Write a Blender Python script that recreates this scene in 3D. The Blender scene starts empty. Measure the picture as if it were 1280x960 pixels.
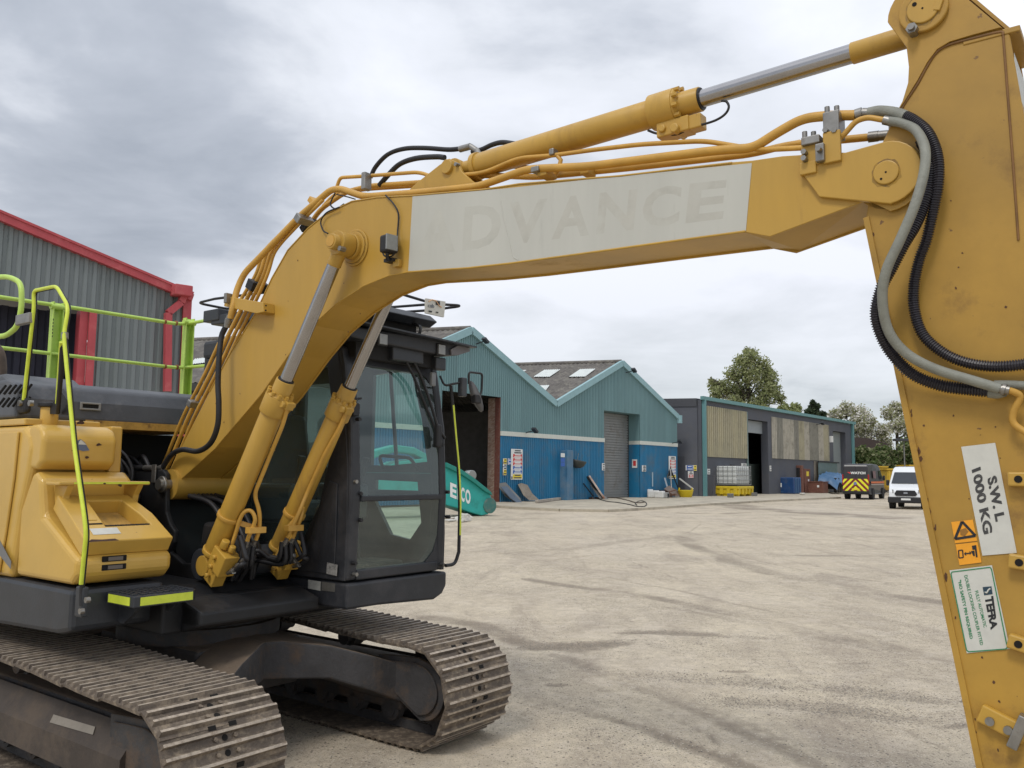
import bpy, bmesh, math, random
import numpy as np
from mathutils import Vector, Matrix
R_ = math.radians
random.seed(7)
sc = bpy.context.scene
C = sc.collection

# ------------------------------------------------------------------ camera
FPX, PITCH, ROLL, CAMH = 1070.0, .1034, .0107, 1.87
cd = bpy.data.cameras.new('camera'); cam = bpy.data.objects.new('camera', cd); C.objects.link(cam)
cd.sensor_width = 36; cd.lens = FPX / 1280 * 36; cd.clip_start = .05; cd.clip_end = 3000
_F = Vector((0, math.cos(PITCH), math.sin(PITCH))); _U0 = Vector((0, -math.sin(PITCH), math.cos(PITCH))); _R0 = Vector((1, 0, 0))
_Rt = _R0 * math.cos(ROLL) + _U0 * math.sin(ROLL); _Up = _U0 * math.cos(ROLL) - _R0 * math.sin(ROLL)
m = Matrix((_Rt, _Up, -_F)).transposed().to_4x4(); m.translation = (0, 0, CAMH); cam.matrix_world = m
sc.camera = cam
sc.view_settings.view_transform = 'Standard'; sc.view_settings.look = 'None'
sc.view_settings.exposure = 0.08; sc.view_settings.gamma = 1

# ------------------------------------------------------------------ world: cloudy daylight sky
SUN_EL, SUN_AZ = R_(52), R_(-150)      # azimuth measured from +Y towards +X
w = bpy.data.worlds.new('World'); sc.world = w; w.use_nodes = True
nt = w.node_tree; nt.nodes.clear()
def N(t, **k):
    n = nt.nodes.new(t)
    for a, b in k.items(): setattr(n, a, b)
    return n
L = nt.links.new
out = N('ShaderNodeOutputWorld'); bg = N('ShaderNodeBackground'); bg.inputs[1].default_value = .1
sky = N('ShaderNodeTexSky'); sky.sky_type = 'NISHITA'; sky.sun_disc = False
sky.sun_elevation = SUN_EL; sky.sun_rotation = SUN_AZ
tc = N('ShaderNodeTexCoord'); sep = N('ShaderNodeSeparateXYZ'); L(tc.outputs['Generated'], sep.inputs[0])
za = N('ShaderNodeMath', operation='MAXIMUM'); L(sep.outputs[2], za.inputs[0]); za.inputs[1].default_value = 0.0
zb = N('ShaderNodeMath', operation='ADD'); L(za.outputs[0], zb.inputs[0]); zb.inputs[1].default_value = .16
dx = N('ShaderNodeMath', operation='DIVIDE'); L(sep.outputs[0], dx.inputs[0]); L(zb.outputs[0], dx.inputs[1])
dy = N('ShaderNodeMath', operation='DIVIDE'); L(sep.outputs[1], dy.inputs[0]); L(zb.outputs[0], dy.inputs[1])
cmb = N('ShaderNodeCombineXYZ'); L(dx.outputs[0], cmb.inputs[0]); L(dy.outputs[0], cmb.inputs[1]); cmb.inputs[2].default_value = 1.7
def noise(scale, det, rough, vec, dist=0.0):
    n = N('ShaderNodeTexNoise'); n.inputs['Scale'].default_value = scale; n.inputs['Detail'].default_value = det
    n.inputs['Roughness'].default_value = rough; n.inputs['Distortion'].default_value = dist; L(vec, n.inputs['Vector']); return n
n1 = noise(.50, 8, .50, cmb.outputs[0], .1); n2 = noise(1.9, 6, .55, cmb.outputs[0], .3)
mx = N('ShaderNodeMix', data_type='FLOAT'); mx.inputs[0].default_value = .31; L(n1.outputs[0], mx.inputs[2]); L(n2.outputs[0], mx.inputs[3])
cr = N('ShaderNodeValToRGB'); L(mx.outputs[0], cr.inputs[0])
e = cr.color_ramp.elements; e[0].position = .37; e[0].color = (3.0, 3.35, 3.95, 1); e[1].position = .62; e[1].color = (8.3, 8.55, 9.3, 1)
a = e.new(.455); a.color = (4.4, 4.75, 5.4, 1); a = e.new(.515); a.color = (6.6, 6.9, 7.5, 1)
# horizon band: clouds merge into a paler haze
hz = N('ShaderNodeMapRange'); L(za.outputs[0], hz.inputs[0]); hz.inputs[1].default_value = 0.0; hz.inputs[2].default_value = .22
hz.inputs[3].default_value = .6; hz.inputs[4].default_value = 0.0
mh = N('ShaderNodeMix', data_type='RGBA'); L(hz.outputs[0], mh.inputs[0]); L(cr.outputs[0], mh.inputs[6]); mh.inputs[7].default_value = (7.0, 7.6, 7.7, 1)
zg = N('ShaderNodeMapRange'); L(za.outputs[0], zg.inputs[0]); zg.inputs[1].default_value = .1; zg.inputs[2].default_value = 1.0
zg.inputs[3].default_value = 1.0; zg.inputs[4].default_value = 1.55
mg = N('ShaderNodeVectorMath', operation='SCALE'); L(mh.outputs[2], mg.inputs[0]); L(zg.outputs[0], mg.inputs['Scale'])
ms = N('ShaderNodeMix', data_type='RGBA'); ms.inputs[0].default_value = .96; L(sky.outputs[0], ms.inputs[6]); L(mg.outputs[0], ms.inputs[7])
L(ms.outputs[2], bg.inputs[0]); L(bg.outputs[0], out.inputs[0])
sd = bpy.data.lights.new('sun', 'SUN'); so = bpy.data.objects.new('sun', sd); C.objects.link(so)
sd.energy = 1.35; sd.angle = R_(14); sd.color = (1, .95, .88)
sv = Vector((math.sin(SUN_AZ) * math.cos(SUN_EL), math.cos(SUN_AZ) * math.cos(SUN_EL), math.sin(SUN_EL)))
so.rotation_euler = sv.to_track_quat('Z', 'Y').to_euler(); so.location = sv * 60

# ------------------------------------------------------------------ survey helpers: sight lines meet real planes
YAW = R_(52.7)
MD = Vector((math.sin(YAW), -math.cos(YAW), 0)); ML = Vector((math.cos(YAW), math.sin(YAW), 0))
MT = Vector((-1.06, 5.48, 0)) - MD * 1.5
CP = Vector((0, 0, CAMH))
def ray(u, v):
    x, y = u - 640, v - 480
    return (_Rt * x - _Up * y) / FPX + _F
def loc(P): P = P - MT; return Vector((P.dot(MD), P.dot(ML), P.z))
CL = loc(CP)
def oY(u, v, Y):
    D = ray(u, v); return loc(CP + D * ((Y - CL.y) / D.dot(ML)))
def oX(u, v, X):
    D = ray(u, v); return loc(CP + D * ((X - CL.x) / D.dot(MD)))
def gz(u, v, z=0.0):
    D = ray(u, v); return CP + D * ((z - CAMH) / D.z)
class Facade:                                   # a vertical wall plane: s metres along it, n metres towards the yard, z up
    def __init__(s, B, ang):
        s.B = Vector((B.x, B.y, 0)); s.D = Vector((math.sin(ang), math.cos(ang), 0)); s.N = Vector((math.cos(ang), -math.sin(ang), 0))
    def P(s, a, n, z): return s.B + s.D * a + s.N * n + Vector((0, 0, z))
    def at(s, u, v, n=0):
        Rr = ray(u, v); B = s.B + s.N * n; t = (B - CP).dot(s.N) / Rr.dot(s.N); P = CP + Rr * t
        return (P - s.B).dot(s.D), P.z

# ------------------------------------------------------------------ materials
def mat(name, col, rough=.6, metal=0., var=.12, vscale=3., dirt=None, damt=.0, dscale=6., dlow=.5, bump=.0, bscale=40., spec=.5, streak=False, coat=0, top=None, chips=None):
    m = bpy.data.materials.new(name); m.use_nodes = True; t = m.node_tree; n = t.nodes; l = t.links.new
    b = n['Principled BSDF']; b.inputs['Roughness'].default_value = rough; b.inputs['Metallic'].default_value = metal
    b.inputs['Specular IOR Level'].default_value = spec; b.inputs['Coat Weight'].default_value = coat
    tcn = n.new('ShaderNodeTexCoord'); mp = n.new('ShaderNodeMapping'); l(tcn.outputs['Object'], mp.inputs[0])
    if streak: mp.inputs['Scale'].default_value = (1, 1, .18)
    a = n.new('ShaderNodeTexNoise'); a.inputs['Scale'].default_value = vscale; a.inputs['Detail'].default_value = 6; a.inputs['Roughness'].default_value = .65
    l(mp.outputs[0], a.inputs['Vector'])
    r = n.new('ShaderNodeMapRange'); l(a.outputs[0], r.inputs[0]); r.inputs[1].default_value = .3; r.inputs[2].default_value = .7
    r.inputs[3].default_value = 1 - var; r.inputs[4].default_value = 1 + var
    s = n.new('ShaderNodeVectorMath'); s.operation = 'SCALE'; s.inputs[0].default_value = col; l(r.outputs[0], s.inputs['Scale'])
    cur = s.outputs[0]
    if damt > 0:
        d = n.new('ShaderNodeTexNoise'); d.inputs['Scale'].default_value = dscale; d.inputs['Detail'].default_value = 9; d.inputs['Roughness'].default_value = .72
        l(mp.outputs[0], d.inputs['Vector'])
        q = n.new('ShaderNodeMapRange'); l(d.outputs[0], q.inputs[0]); q.inputs[1].default_value = dlow; q.inputs[2].default_value = dlow + .16; q.inputs[4].default_value = damt
        x = n.new('ShaderNodeMix'); x.data_type = 'RGBA'; l(q.outputs[0], x.inputs[0]); l(cur, x.inputs[6]); x.inputs[7].default_value = (*dirt, 1); cur = x.outputs[2]
        rr = n.new('ShaderNodeMapRange'); l(q.outputs[0], rr.inputs[0]); rr.inputs[3].default_value = rough; rr.inputs[4].default_value = min(1, rough + .35); l(rr.outputs[0], b.inputs['Roughness'])
    if chips:
        cn = n.new('ShaderNodeTexNoise'); cn.inputs['Scale'].default_value = chips[1]; cn.inputs['Detail'].default_value = 4; cn.inputs['Roughness'].default_value = .6; l(tcn.outputs['Object'], cn.inputs['Vector'])
        cq = n.new('ShaderNodeMapRange'); l(cn.outputs[0], cq.inputs[0]); cq.inputs[1].default_value = chips[2]; cq.inputs[2].default_value = chips[2] + .02; cq.inputs[4].default_value = .85
        x = n.new('ShaderNodeMix'); x.data_type = 'RGBA'; l(cq.outputs[0], x.inputs[0]); l(cur, x.inputs[6]); x.inputs[7].default_value = (*chips[0], 1); cur = x.outputs[2]
        wn = n.new('ShaderNodeTexNoise'); wn.inputs['Scale'].default_value = 1.1; wn.inputs['Detail'].default_value = 3; l(tcn.outputs['Object'], wn.inputs['Vector']); wq = n.new('ShaderNodeMapRange'); l(wn.outputs[0], wq.inputs[0]); wq.inputs[1].default_value = .35; wq.inputs[2].default_value = .7; wq.inputs[3].default_value = .0; wq.inputs[4].default_value = .30
        x = n.new('ShaderNodeMix'); x.data_type = 'RGBA'; l(wq.outputs[0], x.inputs[0]); l(cur, x.inputs[6]); x.inputs[7].default_value = (*chips[3], 1); cur = x.outputs[2]
    if top:
        gn_ = n.new('ShaderNodeNewGeometry'); sx_ = n.new('ShaderNodeSeparateXYZ'); l(gn_.outputs['Normal'], sx_.inputs[0]); tq = n.new('ShaderNodeMapRange'); l(sx_.outputs[2], tq.inputs[0]); tq.inputs[1].default_value = .55; tq.inputs[2].default_value = .95; tq.inputs[4].default_value = top[1]
        tn_ = n.new('ShaderNodeMath'); tn_.operation = 'MULTIPLY'; l(tq.outputs[0], tn_.inputs[0]); l(r.outputs[0], tn_.inputs[1]); x = n.new('ShaderNodeMix'); x.data_type = 'RGBA'; l(tn_.outputs[0], x.inputs[0]); l(cur, x.inputs[6]); x.inputs[7].default_value = (*top[0], 1); cur = x.outputs[2]
    l(cur, b.inputs['Base Color'])
    if bump > 0:
        bn = n.new('ShaderNodeTexNoise'); bn.inputs['Scale'].default_value = bscale; bn.inputs['Detail'].default_value = 5; l(tcn.outputs['Object'], bn.inputs['Vector'])
        bb = n.new('ShaderNodeBump'); bb.inputs['Strength'].default_value = bump; bb.inputs['Distance'].default_value = .01; l(bn.outputs[0], bb.inputs['Height']); l(bb.outputs[0], b.inputs['Normal'])
    return m
def glass_mat(name, tint, alpha, rough=.03):
    m = bpy.data.materials.new(name); m.use_nodes = True; t = m.node_tree; n = t.nodes; l = t.links.new
    n.remove(n['Principled BSDF']); o = n['Material Output']
    tr = n.new('ShaderNodeBsdfTransparent'); tr.inputs[0].default_value = (*tint, 1)
    gl = n.new('ShaderNodeBsdfGlossy'); gl.inputs['Roughness'].default_value = rough; gl.inputs[0].default_value = (.9, .95, .95, 1)
    df = n.new('ShaderNodeBsdfDiffuse'); df.inputs[0].default_value = (.30, .38, .37, 1)  # pale film: dust, plus sky-reflection haze painted into the diffuse colour
    tcn = n.new('ShaderNodeTexCoord'); a = n.new('ShaderNodeTexNoise'); a.inputs['Scale'].default_value = 2.2; a.inputs['Detail'].default_value = 6; l(tcn.outputs['Object'], a.inputs['Vector'])
    q = n.new('ShaderNodeMapRange'); l(a.outputs[0], q.inputs[0]); q.inputs[1].default_value = .35; q.inputs[2].default_value = .75; q.inputs[3].default_value = alpha * .5; q.inputs[4].default_value = alpha * 1.6
    m1 = n.new('ShaderNodeMixShader'); l(q.outputs[0], m1.inputs[0]); l(tr.outputs[0], m1.inputs[1]); l(df.outputs[0], m1.inputs[2])
    lw = n.new('ShaderNodeLayerWeight'); lw.inputs[0].default_value = .5; pw_ = n.new('ShaderNodeMath'); pw_.operation = 'POWER'; l(lw.outputs['Facing'], pw_.inputs[0]); pw_.inputs[1].default_value = 5.; fr = n.new('ShaderNodeMapRange'); l(pw_.outputs[0], fr.inputs[0]); fr.inputs[3].default_value = .085; fr.inputs[4].default_value = 1.
    m2 = n.new('ShaderNodeMixShader'); l(fr.outputs[0], m2.inputs[0]); l(m1.outputs[0], m2.inputs[1]); l(gl.outputs[0], m2.inputs[2]); l(m2.outputs[0], o.inputs[0])
    return m
RUST = (.10, .045, .022); MUD = (.20, .155, .115)
M = dict(
 yellow=mat('yellow_paint', (.505, .298, .046), .42, chips=((.13, .06, .025), 16, .735, (.40, .27, .085)), var=.13, vscale=2.2, dirt=(.24, .13, .035), damt=.6, dscale=2.6, dlow=.575, bump=.05, bscale=9, streak=True),
 yellow_arm=mat('yellow_paint_dark_grimy', (.43, .247, .037), .48, chips=((.12, .055, .025), 14, .715, (.30, .185, .05)), var=.16, vscale=2.6, dirt=(.15, .075, .028), damt=.7, dscale=3.1, dlow=.565, bump=.08, bscale=7),  # base yellow darker than the boom's, with grime spots on top
 yellow_clean=mat('yellow_body_paint', (.60, .37, .068), .36, chips=((.12, .055, .02), 18, .75, (.48, .33, .11)), var=.10, vscale=2, dirt=(.34, .22, .09), damt=.4, dscale=4, dlow=.62, bump=.03, bscale=20, coat=.15),
 pipe=mat('yellow_pipe_paint', (.55, .31, .055), .45, var=.15, vscale=6, dirt=RUST, damt=.55, dscale=9, dlow=.66),
 white_panel=mat('off_white_vinyl', (.50, .50, .45), .5, var=.06, vscale=3, dirt=(.33, .33, .29), damt=.5, dscale=4, dlow=.58, streak=True),
 ghost=mat('ghost_lettering', (.455, .447, .395), .55, var=.08, vscale=6, dirt=(.50, .50, .45), damt=1., dscale=5, dlow=.46),
 ghostf=mat('fainter_ghost_lettering', (.475, .472, .42), .55, var=.08, vscale=6, dirt=(.50, .50, .45), damt=1., dscale=5, dlow=.44),
 weld=mat('step_shadow_weld', (.20, .10, .03), .6, var=.3, vscale=9),  # dark brown paints in the shadow line along the arm's plate step
 blackf=mat('oily_black_frame', (.009, .010, .012), .6, var=.3, vscale=5, dirt=(.035, .028, .023), damt=.5, dscale=4, dlow=.52),
 charcoal=mat('charcoal_paint', (.030, .034, .041), .45, var=.2, vscale=4, dirt=(.10, .085, .07), damt=.35, dscale=5, dlow=.56, bump=.1, bscale=60),
 plastic=mat('dusty_black_plastic', (.024, .026, .031), .5, var=.2, vscale=3, dirt=(.075, .07, .07), damt=.5, dscale=3, dlow=.52, bump=.15, bscale=120),
 hood=mat('dusty_grey_hood', (.085, .092, .105), .55, var=.25, vscale=2.5, dirt=(.22, .22, .23), damt=.5, dscale=2.2, dlow=.50, bump=.1, bscale=80),
 black=mat('black_rubber', (.014, .014, .016), .55, var=.3, vscale=12, dirt=(.06, .05, .045), damt=.3, dscale=14, dlow=.6),
 dark=mat('dark_interior', (.014, .014, .015), .85, var=.3),
 chrome=mat('chrome_rod', (.40, .39, .39), .20, 1., var=.06, vscale=8, dirt=(.30, .24, .18), damt=.35, dscale=14, dlow=.6),
 steel=mat('bare_steel', (.30, .29, .27), .42, .85, var=.2, vscale=14, dirt=RUST, damt=.5, dscale=18, dlow=.58),
 track=mat('muddy_track_steel', (.125, .098, .075), .68, .15, var=.32, vscale=9, dirt=(.34, .275, .20), damt=.75, dscale=13, dlow=.47, bump=.5, bscale=70),
 trackworn=mat('worn_grouser_steel', (.44, .375, .30), .5, .2, var=.3, vscale=20, dirt=(.14, .10, .07), damt=.6, dscale=22, dlow=.5, bump=.3, bscale=90),
 under=mat('muddy_black_frame', (.045, .043, .044), .7, var=.3, vscale=5, dirt=(.115, .078, .052), damt=.8, dscale=4, dlow=.50, bump=.35, bscale=45, top=((.17, .125, .085), .75)),
 hole=mat('painted_hole', (.006, .005, .004), .9, var=.1),  # black insets paint in the shade of holes and slots
 lime=mat('lime_rail_paint', (.47, .66, .12), .42, var=.12, vscale=8, dirt=(.35, .30, .14), damt=.45, dscale=11, dlow=.62),
 limetape=mat('lime_reflective_tape', (.62, .72, .06), .4, var=.1, vscale=20, dirt=(.2, .2, .08), damt=.4, dscale=20, dlow=.62),
 ghose=mat('grey_hose_sleeve', (.23, .235, .20), .6, var=.15, vscale=18, dirt=(.12, .10, .08), damt=.4, dscale=16, dlow=.58, bump=.2, bscale=150),
 glass=glass_mat('cab_glass', (.80, .96, .91), .11),
 lens=mat('lamp_lens', (.24, .245, .235), .2, var=.1, vscale=30, coat=.6),
 paper=mat('sticker_paper', (.60, .60, .55), .5, var=.06, vscale=20, dirt=(.35, .32, .25), damt=.35, dscale=20, dlow=.6),
 orange=mat('orange_sticker', (.85, .36, .02), .5, var=.06, vscale=20),
 green_ink=mat('green_ink', (.02, .22, .09), .5, var=.05), black_ink=mat('black_ink', (.015, .017, .02), .5, var=.1), navy_ink=mat('navy_ink', (.02, .05, .08), .4),
 swl_ink=mat('faded_black_ink', (.05, .05, .05), .5, var=.3, vscale=60, dirt=(.42, .42, .38), damt=.6, dscale=55, dlow=.56),
)
def flat(name, col, rough=.6, var=.06, **k): return mat(name, col, rough, var=var, **k)

# ------------------------------------------------------------------ mesh building
class MB:
    def __init__(s): s.v = []; s.f = []; s.sm = []; s.mi = []; s.cur = 0
    def add(s, vs, fs, smooth=False):
        o = len(s.v); s.v += [tuple(x) for x in vs]; s.f += [tuple(i + o for i in f) for f in fs]; s.sm += [smooth] * len(fs); s.mi += [s.cur] * len(fs); return s
    def box(s, c, d, rot=None):
        c = Vector(c); hx, hy, hz = d[0] / 2, d[1] / 2, d[2] / 2
        vs = [Vector((x, y, z)) for x in (-hx, hx) for y in (-hy, hy) for z in (-hz, hz)]
        if rot is not None: vs = [rot @ q for q in vs]
        return s.add([c + q for q in vs], [(0, 1, 3, 2), (4, 6, 7, 5), (0, 4, 5, 1), (2, 3, 7, 6), (0, 2, 6, 4), (1, 5, 7, 3)])
    def b2(s, a, b):
        return s.box([(a[i] + b[i]) / 2 for i in range(3)], [abs(b[i] - a[i]) for i in range(3)])
    def beam(s, p, q, wd, ht, up=(0, 0, 1)):
        p, q = Vector(p), Vector(q); d = (q - p); L_ = d.length; d.normalize(); u = Vector(up); sd_ = d.cross(u).normalized(); u = sd_.cross(d)
        return s.box((p + q) / 2, (L_, wd, ht), Matrix((d, sd_, u)).transposed())
    def prism(s, poly, lo, hi, fn, smooth=False):     # poly of (a,b); fn(a,b,t) -> point
        n = len(poly); vs = [fn(a, b, lo) for a, b in poly] + [fn(a, b, hi) for a, b in poly]
        s.add(vs, [tuple(range(n)), tuple(range(2 * n - 1, n - 1, -1))])
        s.add(vs, [(i, i + n, (i + 1) % n + n, (i + 1) % n) for i in range(n)], smooth); return s
    def tube(s, pts, r, n=10, caps=True, rr=None, smooth=True):
        pts = [Vector(p) for p in pts]; k = len(pts); vs = []; prev = None
        for i, p in enumerate(pts):
            t = (pts[min(i + 1, k - 1)] - pts[max(i - 1, 0)]).normalized()
            if prev is None:
                a = Vector((0, 0, 1)) if abs(t.z) < .9 else Vector((1, 0, 0)); x = t.cross(a).normalized()
            else: x = (prev - t * prev.dot(t)).normalized()
            prev = x; y = t.cross(x); q = rr[i] if rr else r
            vs += [p + (x * math.cos(6.28318 * j / n) + y * math.sin(6.28318 * j / n)) * q for j in range(n)]
        fs = [(i * n + j, i * n + (j + 1) % n, (i + 1) * n + (j + 1) % n, (i + 1) * n + j) for i in range(k - 1) for j in range(n)]
        s.add(vs, fs, smooth)
        if caps: s.add(vs[:n], [tuple(range(n - 1, -1, -1))]); s.add(vs[-n:], [tuple(range(n))])
        return s
    def cyl(s, p, q, r, n=20, r2=None): return s.tube([p, q], r, n, rr=[r, r if r2 is None else r2])
    def quad(s, a, b, c, d): return s.add([a, b, c, d], [(0, 1, 2, 3)])
    def mesh(s, name, bevel=0, seg=2, ang=35):
        me = bpy.data.meshes.new(name); me.from_pydata(s.v, [], s.f); me.polygons.foreach_set('use_smooth', s.sm); me.polygons.foreach_set('material_index', s.mi)
        bm = bmesh.new(); bm.from_mesh(me)
        if bevel: bmesh.ops.remove_doubles(bm, verts=bm.verts, dist=1e-5)
        bmesh.ops.recalc_face_normals(bm, faces=bm.faces)
        if bevel:
            es = [e_ for e_ in bm.edges if len(e_.link_faces) == 2 and e_.calc_face_angle(0) > R_(ang)]
            bmesh.ops.bevel(bm, geom=es, offset=bevel, segments=seg, affect='EDGES', profile=.5, clamp_overlap=True)
        bm.to_mesh(me); bm.free(); me.update(); return me
    def obj(s, name, ms, parent=None, bevel=0, seg=2, ang=35):
        me = s.mesh(name, bevel, seg, ang); o = bpy.data.objects.new(name, me); C.objects.link(o)
        for m_ in (ms if isinstance(ms, (list, tuple)) else [ms]): me.materials.append(m_ if not isinstance(m_, str) else M[m_])
        if parent: o.parent = parent
        return o
def fillet(pts, r, k=5):
    pts = [Vector(p) for p in pts]; o = [pts[0]]
    for i in range(1, len(pts) - 1):
        a, b, c = pts[i - 1], pts[i], pts[i + 1]; d1 = (a - b); d2 = (c - b); q = min(r, d1.length * .45, d2.length * .45)
        p1 = b + d1.normalized() * q; p2 = b + d2.normalized() * q
        for j in range(k + 1):
            t = j / k; o.append(p1 * (1 - t) ** 2 + b * 2 * t * (1 - t) + p2 * t * t)
    o.append(pts[-1]); return o
def spline(pts, k=8):
    P = [Vector(p) for p in pts]; P = [P[0] * 2 - P[1]] + P + [P[-1] * 2 - P[-2]]; o = []
    for i in range(1, len(P) - 2):
        for j in range(k):
            t = j / k; a, b, c, d = P[i - 1:i + 3]
            o.append(.5 * ((2 * b) + (c - a) * t + (2 * a - 5 * b + 4 * c - d) * t * t + (3 * b - a - 3 * c + d) * t ** 3))
    o.append(P[-2]); return o
def empty(name, label, cat, loc_=(0, 0, 0), rz=0, group=None):
    o = bpy.data.objects.new(name, None); C.objects.link(o); o.location = loc_; o.rotation_euler = (0, 0, rz); o.empty_display_size = .3
    o['label'] = label; o['category'] = cat
    if group: o['group'] = group
    return o
def tag(o, label, cat, group=None):
    o['label'] = label; o['category'] = cat
    if group: o['group'] = group
    return o
def struct(o, k='structure'): o['kind'] = k; return o
def text_mesh(s, bold=0.0):
    cu = bpy.data.curves.new('t', 'FONT'); cu.body = s; cu.offset = bold; cu.resolution_u = 3
    o = bpy.data.objects.new('t', cu); C.objects.link(o); dg = bpy.context.evaluated_depsgraph_get()
    me = bpy.data.meshes.new_from_object(o.evaluated_get(dg)); bpy.data.objects.remove(o)
    vs = [v.co.copy() for v in me.vertices]; fs = [tuple(p.vertices) for p in me.polygons]
    x0 = min(v.x for v in vs); x1 = max(v.x for v in vs); y0 = min(v.y for v in vs); y1 = max(v.y for v in vs)
    return [((v.x - x0) / (x1 - x0), (v.y - y0) / (y1 - y0)) for v in vs], fs
def text_quad(name, s, mt, TL, TR, BR, BL, parent=None, bold=0.0):     # flat print stretched over four given points
    uv, fs = text_mesh(s, bold); TL, TR, BR, BL = map(Vector, (TL, TR, BR, BL))
    vs = [(BL * (1 - x) + BR * x) * (1 - y) + (TL * (1 - x) + TR * x) * y for x, y in uv]
    b = MB().add(vs, fs); me = bpy.data.meshes.new(name); me.from_pydata(b.v, [], b.f); o = bpy.data.objects.new(name, me); C.objects.link(o)
    me.materials.append(M[mt] if isinstance(mt, str) else mt)
    if parent: o.parent = parent
    return o

# ================================================================== GROUND
def vnoise(x, y, sc_, seed=0):
    x = x / sc_; y = y / sc_; xi = np.floor(x).astype(int); yi = np.floor(y).astype(int); fx = x - xi; fy = y - yi
    fx = fx * fx * (3 - 2 * fx); fy = fy * fy * (3 - 2 * fy)
    def h(a, b):
        q = np.sin(a * 127.1 + b * 311.7 + seed * 74.7) * 43758.5453; return q - np.floor(q)
    return (h(xi, yi) * (1 - fx) + h(xi + 1, yi) * fx) * (1 - fy) + (h(xi, yi + 1) * (1 - fx) + h(xi + 1, yi + 1) * fx) * fy
def fbm(x, y, s_, seed=0, o=4):
    r = 0; a = .5
    for i in range(o): r = r + a * vnoise(x, y, s_, seed + i); a *= .5; s_ *= .5
    return r / (1 - .5 ** o)
gx0, gx1, gy0, gy1, gs = -9., 30., 2.4, 62., .065
nx = int((gx1 - gx0) / gs) + 1; ny = 560
X, Y = np.meshgrid(np.linspace(gx0, gx1, nx), np.geomspace(gy0, gy1, ny))
stain = np.zeros_like(X); rough_ = np.zeros_like(X)
wx = X + (fbm(X, Y, 2.2, 5) - .5) * .5; wy = Y + (fbm(X, Y, 2.2, 9) - .5) * .5
def zp(x, y): g = gz(560 + x / 1.882, 620 + y / 1.882); return g.x, g.y
def mark(px, width, strength, soft=1.0):
    global stain
    P = [zp(*p) for p in px]; d = np.full_like(X, 1e9)
    for (ax, ay), (bx, by) in zip(P[:-1], P[1:]):
        vx, vy = bx - ax, by - ay; t = np.clip(((wx - ax) * vx + (wy - ay) * vy) / (vx * vx + vy * vy), 0, 1)
        d = np.minimum(d, np.hypot(wx - ax - t * vx, wy - ay - t * vy))
    k = fbm(X, Y, .9, 3) ; m_ = np.clip((1 - d / (width * .85)) * 1.7, 0, 1) ** soft * strength * .82 * np.clip(k * 2.2 - .2, 0, 1.25)
    stain = np.maximum(stain, m_)
def blob(px, rx, ry, ang, strength, rgh=0.):
    global stain, rough_
    cx, cy = zp(*px); c_, s_ = math.cos(ang), math.sin(ang)
    a_ = ((wx - cx) * c_ + (wy - cy) * s_) / rx; b_ = (-(wx - cx) * s_ + (wy - cy) * c_) / ry
    d = np.hypot(a_, b_) + (fbm(X, Y, .6, 17) - .5) * .9; q = np.clip((1 - d) * 1.8, 0, 1)
    stain = np.maximum(stain, q * strength); rough_ = np.maximum(rough_, q * rgh)
mark([(545, 95), (600, 125), (700, 165), (800, 190), (950, 215), (1100, 240), (1280, 268)], .42, .75)
mark([(180, 195), (300, 212), (420, 227), (560, 255), (700, 285), (850, 315), (1000, 345), (1100, 370), (1250, 395)], .30, .8)
mark([(520, 262), (700, 300), (860, 328), (1040, 365), (1210, 420)], .2, .5)
mark([(250, 375), (350, 410), (450, 455), (560, 505), (650, 550), (760, 595), (900, 660)], .16, .75)
mark([(300, 380), (420, 422), (540, 475), (640, 520), (760, 575)], .08, .55)
mark([(130, 478), (250, 505), (400, 545), (520, 585), (700, 640)], .12, 1.0)
mark([(0, 155), (150, 137), (300, 122), (420, 107), (560, 90)], .5, .45)
mark([(0, 60), (200, 52), (420, 48), (640, 55)], .6, .4)
mark([(640, 16), (720, 30), (830, 38), (950, 45), (1020, 50)], 1.9, 1.0, .5)
mark([(545, 40), (640, 42), (700, 38)], .7, .9)
mark([(-60, 285), (60, 300), (160, 345), (300, 362), (400, 345)], .32, .9)
mark([(400, 190), (520, 215), (700, 260), (900, 300)], .12, .5)
mark([(640, 130), (760, 180), (900, 205), (1180, 235)], .2, .35)
mark([(200, 400), (330, 445), (470, 505), (600, 575), (700, 640)], .05, .7); mark([(420, 150), (520, 185), (640, 215), (800, 240), (1000, 280), (1200, 330)], .06, .6); mark([(150, 240), (330, 262), (500, 300), (640, 345), (760, 400)], .05, .45)
mark([(620, 110), (700, 145), (830, 175), (1000, 200), (1200, 225)], .07, .6); mark([(700, 420), (860, 470), (1000, 530), (1150, 600)], .06, .5); mark([(60, 160), (260, 150), (460, 120), (560, 85), (600, 60)], .1, .45)
mark([(60, 70), (130, 90), (190, 98), (120, 110)], .6, .4)
blob((280, 350), 1.1, .28, .35, .85, 1); blob((560, 325), .9, .22, -.2, .7, 1); blob((450, 320), .5, .12, .2, .8, 1)
blob((690, 415), .30, .10, 0, .85, .6); blob((950, 388), .25, .08, 0, .6, .3); blob((235, 443), .12, .06, 0, .8, .4); blob((345, 458), .12, .05, 0, .6, .3)
blob((900, 140), 1.3, .28, .1, .7, .5); blob((1190, 540), .3, .10, .3, .7, .7); blob((900, 505), 1.3, .30, -.35, .40, 1); blob((600, 430), 1.5, .35, -.3, .30, 1)
blob((1040, 470), 1.2, .3, -.4, .35, 1); blob((1000, 95), 2.2, .3, .1, .35, .3); blob((60, 40), 1.6, .5, .0, .4, .4)
big = fbm(X, Y, 3.4, 31); stain = np.maximum(stain, np.clip((big - .62) * 1.6, 0, .2))
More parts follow.
